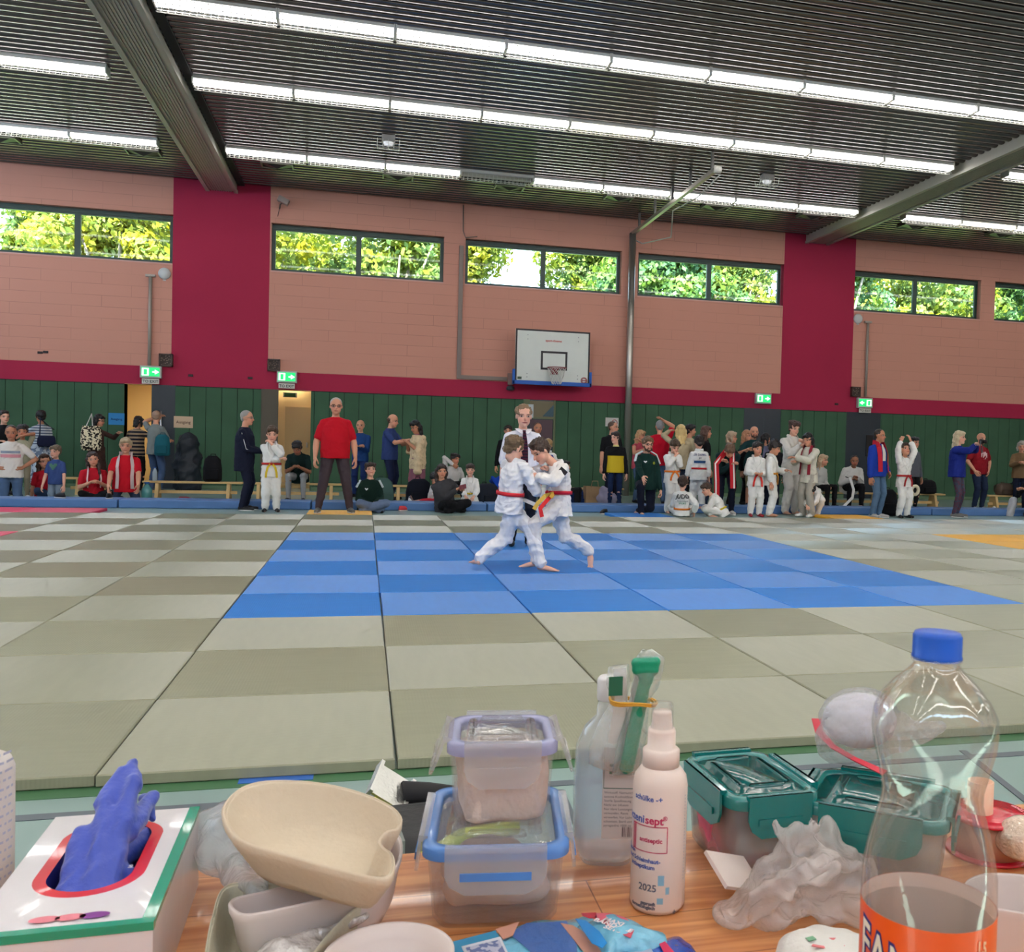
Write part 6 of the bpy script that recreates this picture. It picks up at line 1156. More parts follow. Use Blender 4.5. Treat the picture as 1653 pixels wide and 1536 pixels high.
# ================================================================ first-aid table in front of the camera
TZ = .75
def clear_mat(name, tint=(1, 1, 1), milk=.05, milkc=(.9, .9, .9), rough=.08, k=1.0, bump=0, bs=40, ior=1.45, dist=.004):
    m = bpy.data.materials.new(name); m.use_nodes = True; nt = m.node_tree; L = nt.links.new; b = nt.nodes['Principled BSDF']; out = nt.nodes['Material Output']
    b.inputs['Base Color'].default_value = (*milkc, 1); b.inputs['Roughness'].default_value = rough; b.inputs['Specular IOR Level'].default_value = .8
    tr = nt.nodes.new('ShaderNodeBsdfTransparent'); tr.inputs[0].default_value = (*tint, 1); fr = nt.nodes.new('ShaderNodeFresnel'); fr.inputs[0].default_value = ior
    ma = nt.nodes.new('ShaderNodeMath'); ma.operation = 'MULTIPLY_ADD'; ma.use_clamp = True; L(fr.outputs[0], ma.inputs[0]); ma.inputs[1].default_value = k; ma.inputs[2].default_value = milk
    gl = nt.nodes.new('ShaderNodeBsdfGlossy'); gl.inputs['Roughness'].default_value = rough; mg = nt.nodes.new('ShaderNodeMixShader'); mm = nt.nodes.new('ShaderNodeMixShader')
    # milky film first, then the mirror-like sheen on top
    mm.inputs[0].default_value = milk; L(tr.outputs[0], mm.inputs[1]); tl = nt.nodes.new('ShaderNodeBsdfTranslucent'); tl.inputs[0].default_value = (*[min(1, c*1.1) for c in milkc], 1); m3 = nt.nodes.new('ShaderNodeMixShader'); m3.inputs[0].default_value = .5; L(b.outputs[0], m3.inputs[1]); L(tl.outputs[0], m3.inputs[2]); L(m3.outputs[0], mm.inputs[2])
    ma.inputs[2].default_value = 0.0; mn = nt.nodes.new('ShaderNodeMath'); mn.operation = 'MINIMUM'; L(ma.outputs[0], mn.inputs[0]); mn.inputs[1].default_value = .10+.085*k; L(mn.outputs[0], mg.inputs[0]); L(mm.outputs[0], mg.inputs[1]); L(gl.outputs[0], mg.inputs[2]); L(mg.outputs[0], out.inputs[0])
    if bump:
        tc = nt.nodes.new('ShaderNodeTexCoord'); n = nt.nodes.new('ShaderNodeTexNoise'); n.inputs['Scale'].default_value = bs; n.inputs['Detail'].default_value = 4; n.inputs['Distortion'].default_value = 1.5; L(tc.outputs['Object'], n.inputs['Vector'])
        bp = nt.nodes.new('ShaderNodeBump'); bp.inputs['Strength'].default_value = bump; bp.inputs['Distance'].default_value = dist; L(n.outputs[0], bp.inputs['Height'])
        for q in (b.inputs['Normal'], gl.inputs['Normal'], fr.inputs['Normal']): L(bp.outputs[0], q)
    return m
# ---- table
def wood():
    m = mat('orange_varnished_wood', C8(214, 134, 66), .3, spec=.5, coat=.3); nt = m.node_tree; L = nt.links.new; b = nt.nodes['Principled BSDF']
    tc = nt.nodes.new('ShaderNodeTexCoord'); mp = nt.nodes.new('ShaderNodeMapping'); mp.inputs['Scale'].default_value = (1.4, 22, 22); L(tc.outputs['Object'], mp.inputs[0])
    n = nt.nodes.new('ShaderNodeTexNoise'); n.inputs['Scale'].default_value = 2.2; n.inputs['Detail'].default_value = 7; n.inputs['Distortion'].default_value = .8; L(mp.outputs[0], n.inputs[0])
    r = nt.nodes.new('ShaderNodeValToRGB'); L(n.outputs[0], r.inputs[0]); r.color_ramp.elements[0].position = .36; r.color_ramp.elements[1].position = .62; r.color_ramp.elements[0].color = (*C8(196, 118, 62), 1); r.color_ramp.elements[1].color = (*C8(240, 172, 112), 1)
    br = nt.nodes.new('ShaderNodeTexBrick'); br.inputs['Scale'].default_value = 1; br.inputs['Brick Width'].default_value = .9; br.inputs['Row Height'].default_value = .085; br.inputs['Mortar Size'].default_value = .0007; br.inputs['Color1'].default_value = (1, 1, 1, 1); br.inputs['Color2'].default_value = (.78, .74, .72, 1); br.inputs['Mortar'].default_value = (.35, .25, .2, 1); L(tc.outputs['Object'], br.inputs[0])
    mx = nt.nodes.new('ShaderNodeMix'); mx.data_type = 'RGBA'; mx.blend_type = 'MULTIPLY'; mx.inputs[0].default_value = 1; L(r.outputs[0], mx.inputs[6]); L(br.outputs[0], mx.inputs[7]); L(mx.outputs[2], b.inputs['Base Color']); return m
r = empty('table', (1.1, -5.95, 0), 0, 'varnished orange wooden table in the foreground covered with first-aid supplies', 'table')
o = MB().box((-1.7, -.32, TZ-.03), (1.7, .45, TZ)).build('table_top', wood(), r); bevel(o, .006)
for x in (-1.6, 1.6):
    for y in (-.26, .38): MB().box((x-.03, y-.03, 0), (x+.03, y+.03, TZ-.03)).build('leg', mat('table_leg_steel', (.4, .4, .42), .4, .6), r)
# ---- glove box
zt = .83; BRc, BLc, FRc = atz(322, 1302, zt), atz(94, 1310, zt), atz(247, 1488, zt)
v = FRc-BRc; Lg = np.linalg.norm(v); v = v/Lg; u = V3(v[1], -v[0], 0); u = u if np.dot(u, BLc-BRc) > 0 else -u; Wg = .13; hb = zt-TZ
Mg = Matrix.Identity(4)
for i in range(3): Mg[i][0] = u[i]; Mg[i][1] = v[i]; Mg[i][2] = (0, 0, 1)[i]; Mg[i][3] = (BRc[0], BRc[1], TZ)[i]
# local frame: x from the right edge to the left, y from the back to the front
g = empty('glove_box', (0, 0, 0), 0, 'white and green cardboard box of disposable gloves with a red-rimmed opening', 'glove box'); g.matrix_world = Mg
CARD = mat('glossy_white_card', C8(232, 226, 226), .25, spec=.5, bump=.15, bscale=9, coat=.5); GRN = mat('green_print', C8(0, 148, 116), .25, coat=.5)
m = MB(); cx_, cy_ = .066, .105; a_, b_ = .033, .072   # opening: stadium
def stad(a, b, n=40):
    t = np.arange(n)*2*pi/n; x = a*np.cos(t); y = a*np.sin(t)+np.where(np.sin(t) >= 0, 1, -1)*(b-a); return np.stack([cx_+x, cy_+y], 1)
def ring_face(m, A, B, zA, zB, mi):
    n = len(A); V = [(*p, zA) for p in A]+[(*p, zB) for p in B]; m.add(V, [(i, (i+1) % n, n+(i+1) % n, n+i) for i in range(n)], mi)
n = 40; t = np.arange(n)*2*pi/n; sq = []
for q in t:
    c, s = cos(q), sin(q); k = 1/max(abs(c)/(.5), abs(s)/(.5)); sq.append((c*k, s*k))
sq = np.array([((.5+a)*Wg, (.5+b)*Lg) for a, b in sq]); S0 = stad(a_+.010, b_+.010); S1 = stad(a_, b_)
ring_face(m, sq, S0, hb, hb+.0005, 0); ring_face(m, S0, S1, hb+.0005, hb+.0008, 2); ring_face(m, S1, stad(a_-.002, b_-.002), hb+.0008, hb-.03, 3)
m.add([(*p, hb-.03) for p in stad(a_, b_)], [tuple(range(40))], 3)
m.add([(0, 0, 0), (Wg, 0, 0), (Wg, Lg, 0), (0, Lg, 0), (0, 0, hb), (Wg, 0, hb), (Wg, Lg, hb), (0, Lg, hb)], [(0, 1, 5, 4), (1, 2, 6, 5), (2, 3, 7, 6), (3, 0, 4, 7), (0, 3, 2, 1)], 0)
e = .0006; m.box((-e, -e, hb-.004), (.009, Lg-.0082, hb+e), 1); m.box((-e, Lg-.008, hb-.006), (Wg+e, Lg+e, hb+e), 1)
text_flat(m, 'nitrile blue', .016, (.045, Lg, .024), (-1, 0, 0), (0, 0, 1), 4, .0003, off=-.0008); text_flat(m, 'Untersuchungshandschuhe', .009, (.07, Lg, .046), (-1, 0, 0), (0, 0, 1), 5, off=-.0008)
text_flat(m, 'Protect', .012, (.022, .035, hb), (0, -1, 0), (-1, 0, 0), 1, .0003, off=.001)
for i, c_ in enumerate((.045, .062, .080)):
    q = np.arange(20)*2*pi/20; m.add([(c_+.011*cos(k), Lg-.020+.0055*sin(k), hb+.0012) for k in q], [tuple(range(20))], 6 if i else 7)
text_flat(m, 'S', .008, (.036, .14, hb+.0012), (-1, 0, 0), (0, -1, 0), 0, .0003)
m.build('carton', [CARD, GRN, mat('red_rim', C8(214, 22, 44), .3, coat=.4), mat('box_inside', C8(24, 28, 110), .6), mat('print_dark', C8(60, 90, 84), .5), mat('print_grey', C8(120, 140, 136), .5), mat('pink_oval', C8(226, 128, 140), .4), mat('purple_oval', C8(120, 40, 130), .4)], g)
GLV = mat('blue_nitrile', C8(60, 80, 176), .45, spec=.5, bump=.35, bscale=55, sheen=.2)
gl = empty('disposable_glove', (0, 0, 0), 0, 'blue nitrile glove pulled halfway out of the glove box opening', 'glove'); gl.matrix_world = Mg
mb = MB(); K = lambda x, y, z: V3(x, y, hb+z)
capsule(mb, K(.052, .150, -.012), K(.050, .07, .052), .018, .011, 14, .8); capsule(mb, K(.060, .155, -.010), K(.068, .085, .040), .020, .012, 14, .7); capsule(mb, K(.075, .160, -.014), K(.080, .11, .022), .016, .010)
capsule(mb, K(.050, .070, .050), K(.054, .045, .062), .012, .007); capsule(mb, K(.045, .10, .018), K(.036, .045, .030), .013, .006); capsule(mb, K(.068, .085, .040), K(.060, .055, .058), .012, .008)
for k in range(6): capsule(mb, K(.045+.012*(k % 4), .05+.02*k, -.012), K(.06+.008*(k % 3), .07+.018*k, -.012), .016, .014)
capsule(mb, K(.044, .045, .028), K(.033, .058, .012), .007, .006); fuse(mb, 'glove_fold', GLV, gl, .0022, 2, noise=.0028, nscale=59)
# ---- white bottle at the left edge
p = atY(22, 1240, -5.60); zt2 = atY(10, 1218, -5.60)[2]; r = empty('white_bottle', (p[0]-.036, -5.60, TZ), 0, 'white plastic bottle with faint printing at the left edge behind the glove box', 'bottle')
h = zt2-TZ; m = MB(); m.lathe([(.034, 0), (.036, .004), (.036, h-.012), (.033, h-.004), (.026, h), (.013, h+.004)], n=40); m.build('bottle_body', mat('white_hdpe', C8(222, 212, 206), .4), r)
m = MB(); 
for i in range(16): 
    for k in range(3): a = radians(-70+22*k+(i % 3)*3); z = h*.28+i*.008; m.add([(.0363*cos(a+d_), .0363*sin(a+d_), z+dz) for d_, dz in ((0, 0), (.30, 0), (.30, .0022), (0, .0022))], [(0, 1, 2, 3)])
m.build('lettering', mat('faint_blue_print', C8(186, 186, 205), .6), r)
# ---- clip-lid containers
def rr(w, d, rad, z, n=8, c=(0, 0)):
    P = []
    for cx0, cy0, a0 in ((w/2-rad, d/2-rad, 0), (-w/2+rad, d/2-rad, 90), (-w/2+rad, -d/2+rad, 180), (w/2-rad, -d/2+rad, 270)):
        for k in range(n): a = radians(a0+90*k/(n-1)); P.append((c[0]+cx0+rad*cos(a), c[1]+cy0+rad*sin(a), z))
    return np.array(P)
def clipbox(loc, w, d, h, az, bodym, lidm, rimm, clipm, lab, stripem=None, open_=(), tilt=0, name='food_container', contents=None, rim_rad=.02, op_ang=-20):
    r = empty(name, loc, radians(az), lab, 'container'); r.rotation_euler = (0, radians(tilt), radians(az)); kb = .86; t = .0018
    m = MB(); rad = rim_rad
    outer = [rr(w*kb-.012, d*kb-.012, rad*.7, 0), rr(w*kb, d*kb, rad, .008), rr(w*.93, d*.93, rad, h*.80), rr(w*.94, d*.94, rad, h*.9)]
    inner = [rr(w*.94-2*t, d*.94-2*t, rad, h*.9), rr(w*.93-2*t, d*.93-2*t, rad, h*.8), rr(w*kb-2*t, d*kb-2*t, rad, .010), rr(w*kb-.016, d*kb-.016, rad*.7, .003)]
    m.loft(outer+inner); m.build('container_body', bodym, r)
    m = MB(); m.loft([rr(w, d, rad*1.1, h*.86), rr(w, d, rad*1.1, h*.97), rr(w-.006, d-.006, rad, h), rr(w-.022, d-.022, rad*.8, h), rr(w-.026, d-.026, rad*.8, h-.004), rr(w-.024, d-.024, rad*.8, h*.86)], 0, True, (False, False), False); m.build('lid_rim', rimm, r)
    m = MB(); m.loft([rr(w-.024, d-.024, rad*.8, h-.006), rr(w-.024, d-.024, rad*.8, h-.003), rr(w*.66, d*.7, rad*.6, h-.003), rr(w*.62, d*.66, rad*.5, h+.002)], 0, True, (True, True)); 
    for sx in (-1, 1): m.loft([rr(w*.10, d*.55, .006, h-.003, c=(sx*w*.27, 0)), rr(w*.07, d*.5, .005, h+.003, c=(sx*w*.27, 0))])
    for sy in (-1, 1): m.loft([rr(w*.42, d*.08, .006, h-.001, c=(0, sy*d*.30)), rr(w*.38, d*.05, .005, h+.004, c=(0, sy*d*.30))])
    m.build('lid_panel', lidm, r)
    for i, (ax, ay) in enumerate(((0, -1), (0, 1), (1, 0), (-1, 0))):
        half = (w if ay else d)*.34; dist = (d if ay else w)/2; Mx = Matrix.Translation((ax*dist, ay*dist, h*.985)) @ Matrix.Rotation(atan2(ay, ax)+pi/2, 4, 'Z')
        op = i in open_; Mx = Mx @ Matrix.Rotation(radians(op_ang if op else 0), 4, 'X')     # local -y points outward
        m = MB(); n = 12; H_ = .040 if h > .06 else .032
        P = [(-half, .004), (half, .004), (half, -H_*.55), (half*.9, -H_*.8), (half*.6, -H_), (-half*.6, -H_), (-half*.9, -H_*.8), (-half, -H_*.55)]
        m.loft([np.array([(x, -.0012, z) for x, z in P]), np.array([(x, -.0042, z) for x, z in P])], 0, False)
        m.box((-half, -.0045, -.001), (half, .004, .004)); m.box((-half*.7, -.0060, -H_*.66), (half*.7, -.0042, -H_*.48), 1); m.build('clip', [clipm, stripem or clipm], r, Mx)
    return r
MILK = clear_mat('clear_container_plastic', (1, .99, .99), .13, (1, .95, .92), .12, .5); CLR = clear_mat('clear_lid_plastic', (1, 1, 1), .10, (.95, .95, .95), .06, 1.4, .3, 30)
BLR = mat('blue_gasket_rim', C8(84, 136, 206), .25, coat=.4); GRR = mat('grey_lilac_gasket_rim', C8(150, 150, 184), .25, coat=.4); CLP = clear_mat('clip_plastic', (1, 1, 1), .30, (.92, .90, .93), .1, .8)
ZB = .832
clipbox((1.003, -5.622, TZ), .138, .168, .082, -8, MILK, CLR, BLR, CLP, 'clear container with a blue rim and clip lid, the lower one of two stacked', BLR, open_=(2, 3), op_ang=-7)
clipbox((1.007, -5.618, ZB+.002), .108, .108, .084, -7, MILK, CLR, GRR, CLP, 'small clear container with a lilac-grey rim stacked on the blue-rimmed one', None, open_=(2, 3))
COT = mat('cotton_white', C8(250, 230, 212), .9, bump=.6, bscale=60); FOL = mat('folded_swab', C8(246, 220, 202), .85, bump=.5, bscale=30)
def soft(name, lab, cat, shapes, M_, vox=.003, noise=.003, ns=40, parent=None, colr=None):
    mb = MB(); shapes(mb); o = fuse(mb, name, M_, parent, vox, 2, noise=noise, nscale=ns); 
    if parent is None: tag(o, lab, cat)
    if colr: colour(o, colr)
    return o
soft('gauze_roll', 'rolled pale gauze inside the lower clear container', 'bandage', lambda m: (capsule(m, (.965, -5.655, .775), (1.035, -5.665, .775), .018, .018), capsule(m, (.965, -5.62, .778), (1.035, -5.62, .778), .018, .018), ellipsoid(m, (1.0, -5.59, .775), (.04, .03, .02))), FOL)
soft('gauze_pad', 'folded pale gauze filling the small upper container', 'bandage', lambda m: m.loft([rr(.080, .082, .012, ZB+.006, c=(1.007, -5.618)), rr(.088, .088, .012, ZB+.05, c=(1.007, -5.618)), rr(.084, .084, .012, ZB+.068, c=(1.007, -5.618))]), COT, noise=.0015)
TEALL = clear_mat('teal_lid_plastic', (.10, .42, .42), .86, C8(14, 128, 124), .12, 1.0, .2, 25); TEALR = mat('teal_rim', C8(0, 112, 108), .2, coat=.6); TB = clear_mat('cloudy_container_plastic', (.95, .97, .97), .36, (.80, .82, .82), .2, .8)
def lidc(P, z): return sum(atz(x, y, z) for x, y in P)/len(P)
zl = .845; P1 = [(1112, 1212), (1245, 1205), (1320, 1285), (1165, 1300)]; c = lidc(P1, zl); A0, A1, A2, A3 = [atz(*p, zl) for p in P1]
w1 = (np.linalg.norm(A1-A0)+np.linalg.norm(A2-A3))/2; d1 = (np.linalg.norm(A3-A0)+np.linalg.norm(A2-A1))/2; az1 = degrees_(atan2(*(A2-A3)[[1, 0]]))
clipbox((c[0], c[1], TZ), min(w1, .15), min(d1, .15), zl-TZ, az1, TB, TEALL, TEALR, TEALR, 'teal-lidded clear container with pink items inside, beside the spray bottle')
soft('pink_pack', 'pink packets inside the left teal-lidded container', 'packet', lambda m: (m.loft([rr(.09, .08, .015, TZ+.006, c=(c[0], c[1])), rr(.10, .09, .015, TZ+.05, c=(c[0], c[1]))]), capsule(m, (c[0]-.03, c[1]-.02, TZ+.06), (c[0]+.03, c[1], TZ+.062), .015, .012)), mat('pink_packet', C8(214, 96, 130), .5, var=.3, vscale=25), noise=.004)
o = MB().box((c[0]-.035, c[1]-.054, TZ+.028), (c[0]+.035, c[1]-.0535, TZ+.05)).build('white_card', mat('white_card', C8(232, 220, 214), .6)); tag(o, 'white card standing inside the left teal-lidded container', 'card')
c2 = atz(1395, 1300, .835); r2 = clipbox((c2[0]+.035, c2[1]+.03, TZ), .155, .13, .085, -38, TB, TEALL, TEALR, TEALR, 'second teal-lidded clear container set at an angle behind the bottle', tilt=0)
soft('gauze_bundle', 'pale bundle inside the angled teal-lidded container', 'bandage', lambda m: ellipsoid(m, (c2[0]+.035, c2[1]+.03, TZ+.035), (.05, .045, .03)), mat('grey_bundle', C8(190, 192, 200), .8, var=.15, vscale=30), noise=.005)
# ---- roll of cellophane-wrapped dressing on top of the second teal box
WRAP = clear_mat('crinkled_cellophane', (.98, .98, 1), .22, (.92, .92, .96), .12, 1.9, 1.0, 55, dist=.01)
q = atz(1395, 1185, .875); r = empty('wrapped_dressing', tuple(q), 0, 'clear-wrapped white dressing roll with a red tear strip lying on the angled teal box', 'bandage')
def shp(m): ellipsoid(m, q+V3(.01, .03, .012), (.050, .045, .036)); capsule(m, q+V3(-.035, .0, -.005), q+V3(.06, .03, -.01), .03, .03); capsule(m, q+V3(.06, .02, -.01), q+V3(.13, .045, -.012), .02, .012)
o = soft('wrapper', None, None, shp, WRAP, .003, .004, 45, r); o.matrix_parent_inverse = r.matrix_world.inverted(); o.location = -Vector(q)
soft_in = MB(); ellipsoid(soft_in, V3(.01, .03, .008), (.046, .041, .033)); o = fuse(soft_in, 'dressing', mat('white_dressing', C8(226, 222, 226), .9, bump=.4), r, .003)
P = [atz(1318, 1160, .875), atz(1322, 1180, .866), atz(1345, 1205, .86), atz(1380, 1225, .856), atz(1428, 1247, .852)]; P = [p-V3(*q) for p in P]; strip(P, nrm(V3(-.2, -.6, .8)), [.012, .010, .007, .006, .008], .0015).build('tear_strip', mat('red_strip', C8(208, 44, 66), .35), r)
# ---- saline bottle with two sterile packs held by a rubber band
SB = clear_mat('saline_bottle_plastic', (.97, .98, 1.), .30, (.88, .90, .95), .14, .8, .1, 20)
xs = 1.131; ys = -5.572; r = empty('saline_bottle', (xs, ys, TZ), radians(-14), 'squarish clear saline bottle half full of liquid behind the white spray bottle', 'bottle')
hs_ = atY(1000, 1160, ys)[2]-TZ; m = MB(); m.loft([rr(.052, .034, .014, .004), rr(.068, .046, .018, 0.016), rr(.074, .052, .020, .03), rr(.075, .052, .020, hs_*.60), rr(.072, .050, .022, hs_*.82), rr(.054, .040, .018, hs_*.95), rr(.030, .028, .0135, hs_*1.03), rr(.026, .026, .0128, hs_*1.14)]); m.build('bottle_body', SB, r)
m = MB(); m.loft([rr(.064, .042, .017, .016), rr(.070, .048, .019, .03), rr(.071, .048, .019, hs_*.60), rr(.070, .048, .019, hs_*.74)]); m.build('liquid', clear_mat('saline', (.90, .93, .97), .22, (.66, .72, .82), .1, .5), r)
MB().lathe([(.014, hs_*1.14), (.0145, hs_*1.15), (.0145, hs_*1.28), (.012, hs_*1.30)], n=24).build('cap', mat('bottle_cap_white', C8(225, 222, 220), .4), r)
m = MB(); y0 = -.0268; m.box((-.006, y0-.0004, hs_*.24), (.036, y0, hs_*.86), 0)
m.box((-.005, y0-.0007, hs_*.58), (.035, y0-.0004, hs_*.585), 1); m.box((-.005, y0-.0007, hs_*.58), (-.0045, y0-.0004, hs_*.86), 1)
m.box((.001, y0-.0008, hs_*.68), (.012, y0-.0004, hs_*.70), 1); m.box((.009, y0-.0008, hs_*.68), (.012, y0-.0004, hs_*.80), 1); m.box((.001, y0-.0008, hs_*.73), (.012, y0-.0004, hs_*.75), 1)
for i, tx in enumerate(('Wirkstoff: Natriumchlorid', 'isotone Kochsalzloesung', 'Sterile Spuelloesung', 'Nicht zur Infusion', 'Nur klare Loesungen', 'verwenden. Reste', 'verwerfen. Vor Licht', 'schuetzen. Steril und', 'pyrogenfrei 1000 ml')): text_flat(m, tx, .0036, (-.004, y0-.0005, hs_*(.555-.028*i)), (1, 0, 0), (0, 0, 1), 2, align='LEFT', off=.0003)
for i in range(9): m.box((.016+.002*i, y0-.0008, hs_*.255), (.0172+.002*i-(i % 3)*.0003, y0-.0004, hs_*.32), 2)
m.build('label', [mat('label_paper', C8(222, 208, 200), .6), mat('label_green', C8(50, 96, 76), .6), mat('label_ink', C8(110, 92, 92), .6)], r)
POU = clear_mat('sterile_pouch_film', (.98, 1, 1), .26, (.92, .90, .88), .08, 1.6, .8, 60)
yp = -5.615; r = empty('sterile_instrument_pack', (0, 0, 0), 0, 'transparent sterile pouch with a green plastic instrument, right one of the banded pair', 'sterile pack')
def pp(x, y, dy=0): return atY(x, y, yp+dy)
mb = MB(); capsule(mb, pp(1028, 1070), pp(1057, 1068), .0065, .0065, 10); capsule(mb, pp(1030, 1080), pp(1054, 1080), .007, .007, 10); capsule(mb, pp(1043, 1078), pp(1043, 1096), .010, .0085, 12, .6, V3(0, 1, 0)); capsule(mb, pp(1043, 1090), pp(1012, 1236), .0075, .009, 10, .6, V3(0, 1, 0)); fuse(mb, 'green_instrument', mat('green_instrument_plastic', C8(8, 140, 104), .3, bump=.15, bscale=80), r, .0018, 1)
C_ = [(1043, 1050, .012), (1048, 1066, .034), (1046, 1085, .036), (1040, 1110, .030), (1036, 1128, .020), (1030, 1150, .026), (1020, 1190, .030), (1011, 1240, .032), (1008, 1250, .030)]
m = MB(); R = []
for i, (x, y, w_) in enumerate(C_):
    c_ = pp(x, y); q = np.arange(16)*2*pi/16; th = .006 if i not in (0, len(C_)-1) else .0015; R.append(np.stack([c_[0]+w_/2*np.cos(q)*(1+.08*sin(i*2.3)), c_[1]+th*np.sin(q)+.002*sin(i*1.7), c_[2]+.002*np.cos(q*3)], 1))
m.loft(R); m.build('pouch_film', POU, r); P = [pp(x-14, y, .006) for x, y, w_ in C_[1:]]; strip(P, V3(0, -1, 0), [.008]*8, .0006).build('paper_backing', mat('sterile_paper', C8(232, 226, 216), .7), r)
r = empty('sterile_swab_pack', (0, 0, 0), 0, 'white sterile pouch with a small green square, left one of the banded pair', 'sterile pack')
C_ = [(999, 1074, .022), (998, 1100, .027), (1000, 1126, .017), (990, 1160, .030), (978, 1210, .036), (972, 1240, .030)]; m = MB(); R = []
for i, (x, y, w_) in enumerate(C_): c_ = atY(x, y, yp+.004); q = np.arange(16)*2*pi/16; R.append(np.stack([c_[0]+w_/2*np.cos(q), c_[1]+.004*np.sin(q), c_[2]+.006*np.cos(q)*(-1 if i > 3 else .2)], 1))
m.loft(R); m.build('pouch_film', POU, r); c_ = atY(993, 1107, yp-.003); MB().box(tuple(c_-V3(.007, .001, .010)), tuple(c_+V3(.008, .0, .010))).build('green_square', mat('dark_green_print', C8(28, 96, 70), .5), r)
strip([atY(x, y, yp+.004) for x, y in ((1000, 1078), (1001, 1105), (1003, 1130), (997, 1165), (990, 1200))], V3(0, -1, 0), .014, .001).build('paper_backing', mat('sterile_paper'), r)
m = MB()
for k in range(3): a = atY(984+k, 1128+3*k, yp); b_ = atY(1060-2*k, 1132+3*(k % 2), yp); c_ = (a+b_)/2; q = np.arange(24)*2*pi/24; m.tube([c_+V3((b_-a)[0]/2*cos(t), .016*sin(t), (b_-a)[2]/2*cos(t)+.001*sin(3*t)) for t in q], .0011, 6, closed=True)
tag(m.build('rubber_band', mat('yellow_rubber', C8(222, 164, 50), .4)), 'yellow rubber band around the two sterile packs', 'rubber band')
# ---- spray bottle
sx, sy_ = atz(1072, 1478, TZ)[:2]; sy_ += .024; r = empty('spray_bottle', (sx, sy_, TZ), 0, 'white antiseptic spray bottle with clear cap, dated 2025', 'bottle'); Rb = .0272
zz = lambda y: atY(1077, y, sy_)[2]-TZ
WP = mat('white_bottle_plastic', C8(242, 222, 208), .32, spec=.5)
MB().lathe([(.020, .0005), (Rb-.002, .0015), (Rb, .006), (Rb, zz(1262)), (Rb-.0015, zz(1248)), (Rb-.006, zz(1238)), (.019, zz(1233))], n=56).build('bottle_body', WP, r)
MB().lathe([(.0185, zz(1238)), (.0185, zz(1208)), (.0165, zz(1205)), (.0140, zz(1204)), (.0140, zz(1178)), (.0132, zz(1174)), (.0105, zz(1172)), (.0095, zz(1150)), (.0088, zz(1146))], n=40).build('spray_head', WP, r)
MB().lathe([(.0115, zz(1176)), (.0110, zz(1136)), (.0095, zz(1133)), (.002, zz(1132))], n=32, cap=(False, True)).build('clear_cap', clear_mat('clear_cap_plastic', (1, 1, 1), .10, (.95, .93, .92), .05, 1.4), r)
def cylt(m, txt, size, z, aend, mi, bold=.0002, Rr=Rb, tilt=0, align='RIGHT'):
    V, F = text_mesh(txt, size, 0, bold, align)
    V2 = [((Rr+.0003)*sin(aend+x/Rr), -(Rr+.0003)*cos(aend+x/Rr), z+y+x*tilt) for x, y, _ in V]; m.add(V2, F, mi)
m = MB(); aR = -.18
cylt(m, 'sch\u00fclke -+', .0075, zz(1275)-.002, aR-.02, 0); tw = np.ptp(text_mesh('sept', .0108, 0, .0003, 'RIGHT')[0][:, 0])+.0006; cylt(m, 'octeni', .0108, zz(1310)-.002, aR+.02-tw/Rb, 0, .0003); cylt(m, 'sept', .0108, zz(1310)-.002, aR+.02, 1, .0003); cylt(m, '\u00ae', .006, zz(1310)+.002, aR+.16, 1, .0001)
cylt(m, 'antiseptic', .0062, zz(1342), aR, 1); 
for z_ in (zz(1318), zz(1358)): 
    a = np.linspace(aR-1.25, aR+.18, 16); m.add([((Rb+.0004)*sin(t), -(Rb+.0004)*cos(t), z_) for t in a]+[((Rb+.0004)*sin(t), -(Rb+.0004)*cos(t), z_+.0009) for t in a], [(i, i+1, i+17, i+16) for i in range(15)], 1)
for a in (aR-1.25, aR-1.2, aR-1.15, aR-1.1, aR+.16): m.add([((Rb+.0004)*sin(a+d), -(Rb+.0004)*cos(a+d), z_) for d, z_ in ((0, zz(1358)), (.03, zz(1358)), (.03, zz(1318)), (0, zz(1318)))], [(0, 1, 2, 3)], 1)
cylt(m, 'Wund- und Schleimhaut-', .0058, zz(1374), aR-.05, 0); cylt(m, 'antiseptikum', .0058, zz(1384), aR-.25, 0); cylt(m, 'Octenidin', .0050, zz(1362)-.001, aR-1.1, 0)
cylt(m, '2025', .0096, zz(1418), aR-.16, 2); cylt(m, 'geprueft', .0045, zz(1440), aR-.2, 2, .0003); cylt(m, 'dermatologisch', .0045, zz(1446), aR-.2, 2, .0003); cylt(m, '+', .008, zz(1456), aR+.62, 2)
for px_, z_, wq, hq in ((.00, 1408, .22, .010), (.28, 1422, .14, .007), (-.02, 1437, .22, .006)): m.add([((Rb+.0004)*sin(aR-.12+px_+d), -(Rb+.0004)*cos(aR-.12+px_+d), zz(z_)+e) for d, e in ((0, 0), (wq, 0), (wq, hq), (0, hq))], [(0, 1, 2, 3)], 3)
for i in range(26): 
    z_ = zz(1275)-i*.0033; m.add([((Rb+.0004)*sin(aR+.98+d), -(Rb+.0004)*cos(aR+.98+d), z_+e) for d, e in ((0, 0), (.5, .0006), (.5, .0018), (0, .0012))], [(0, 1, 2, 3)], 4)
m.build('lettering', [mat('ink_blue', C8(72, 96, 170), .6), mat('ink_magenta', C8(196, 52, 92), .6), mat('ink_grey', C8(96, 96, 110), .6), mat('ink_pale_blue', C8(138, 184, 206), .6), mat('ink_faint', C8(150, 160, 190), .6)], r)
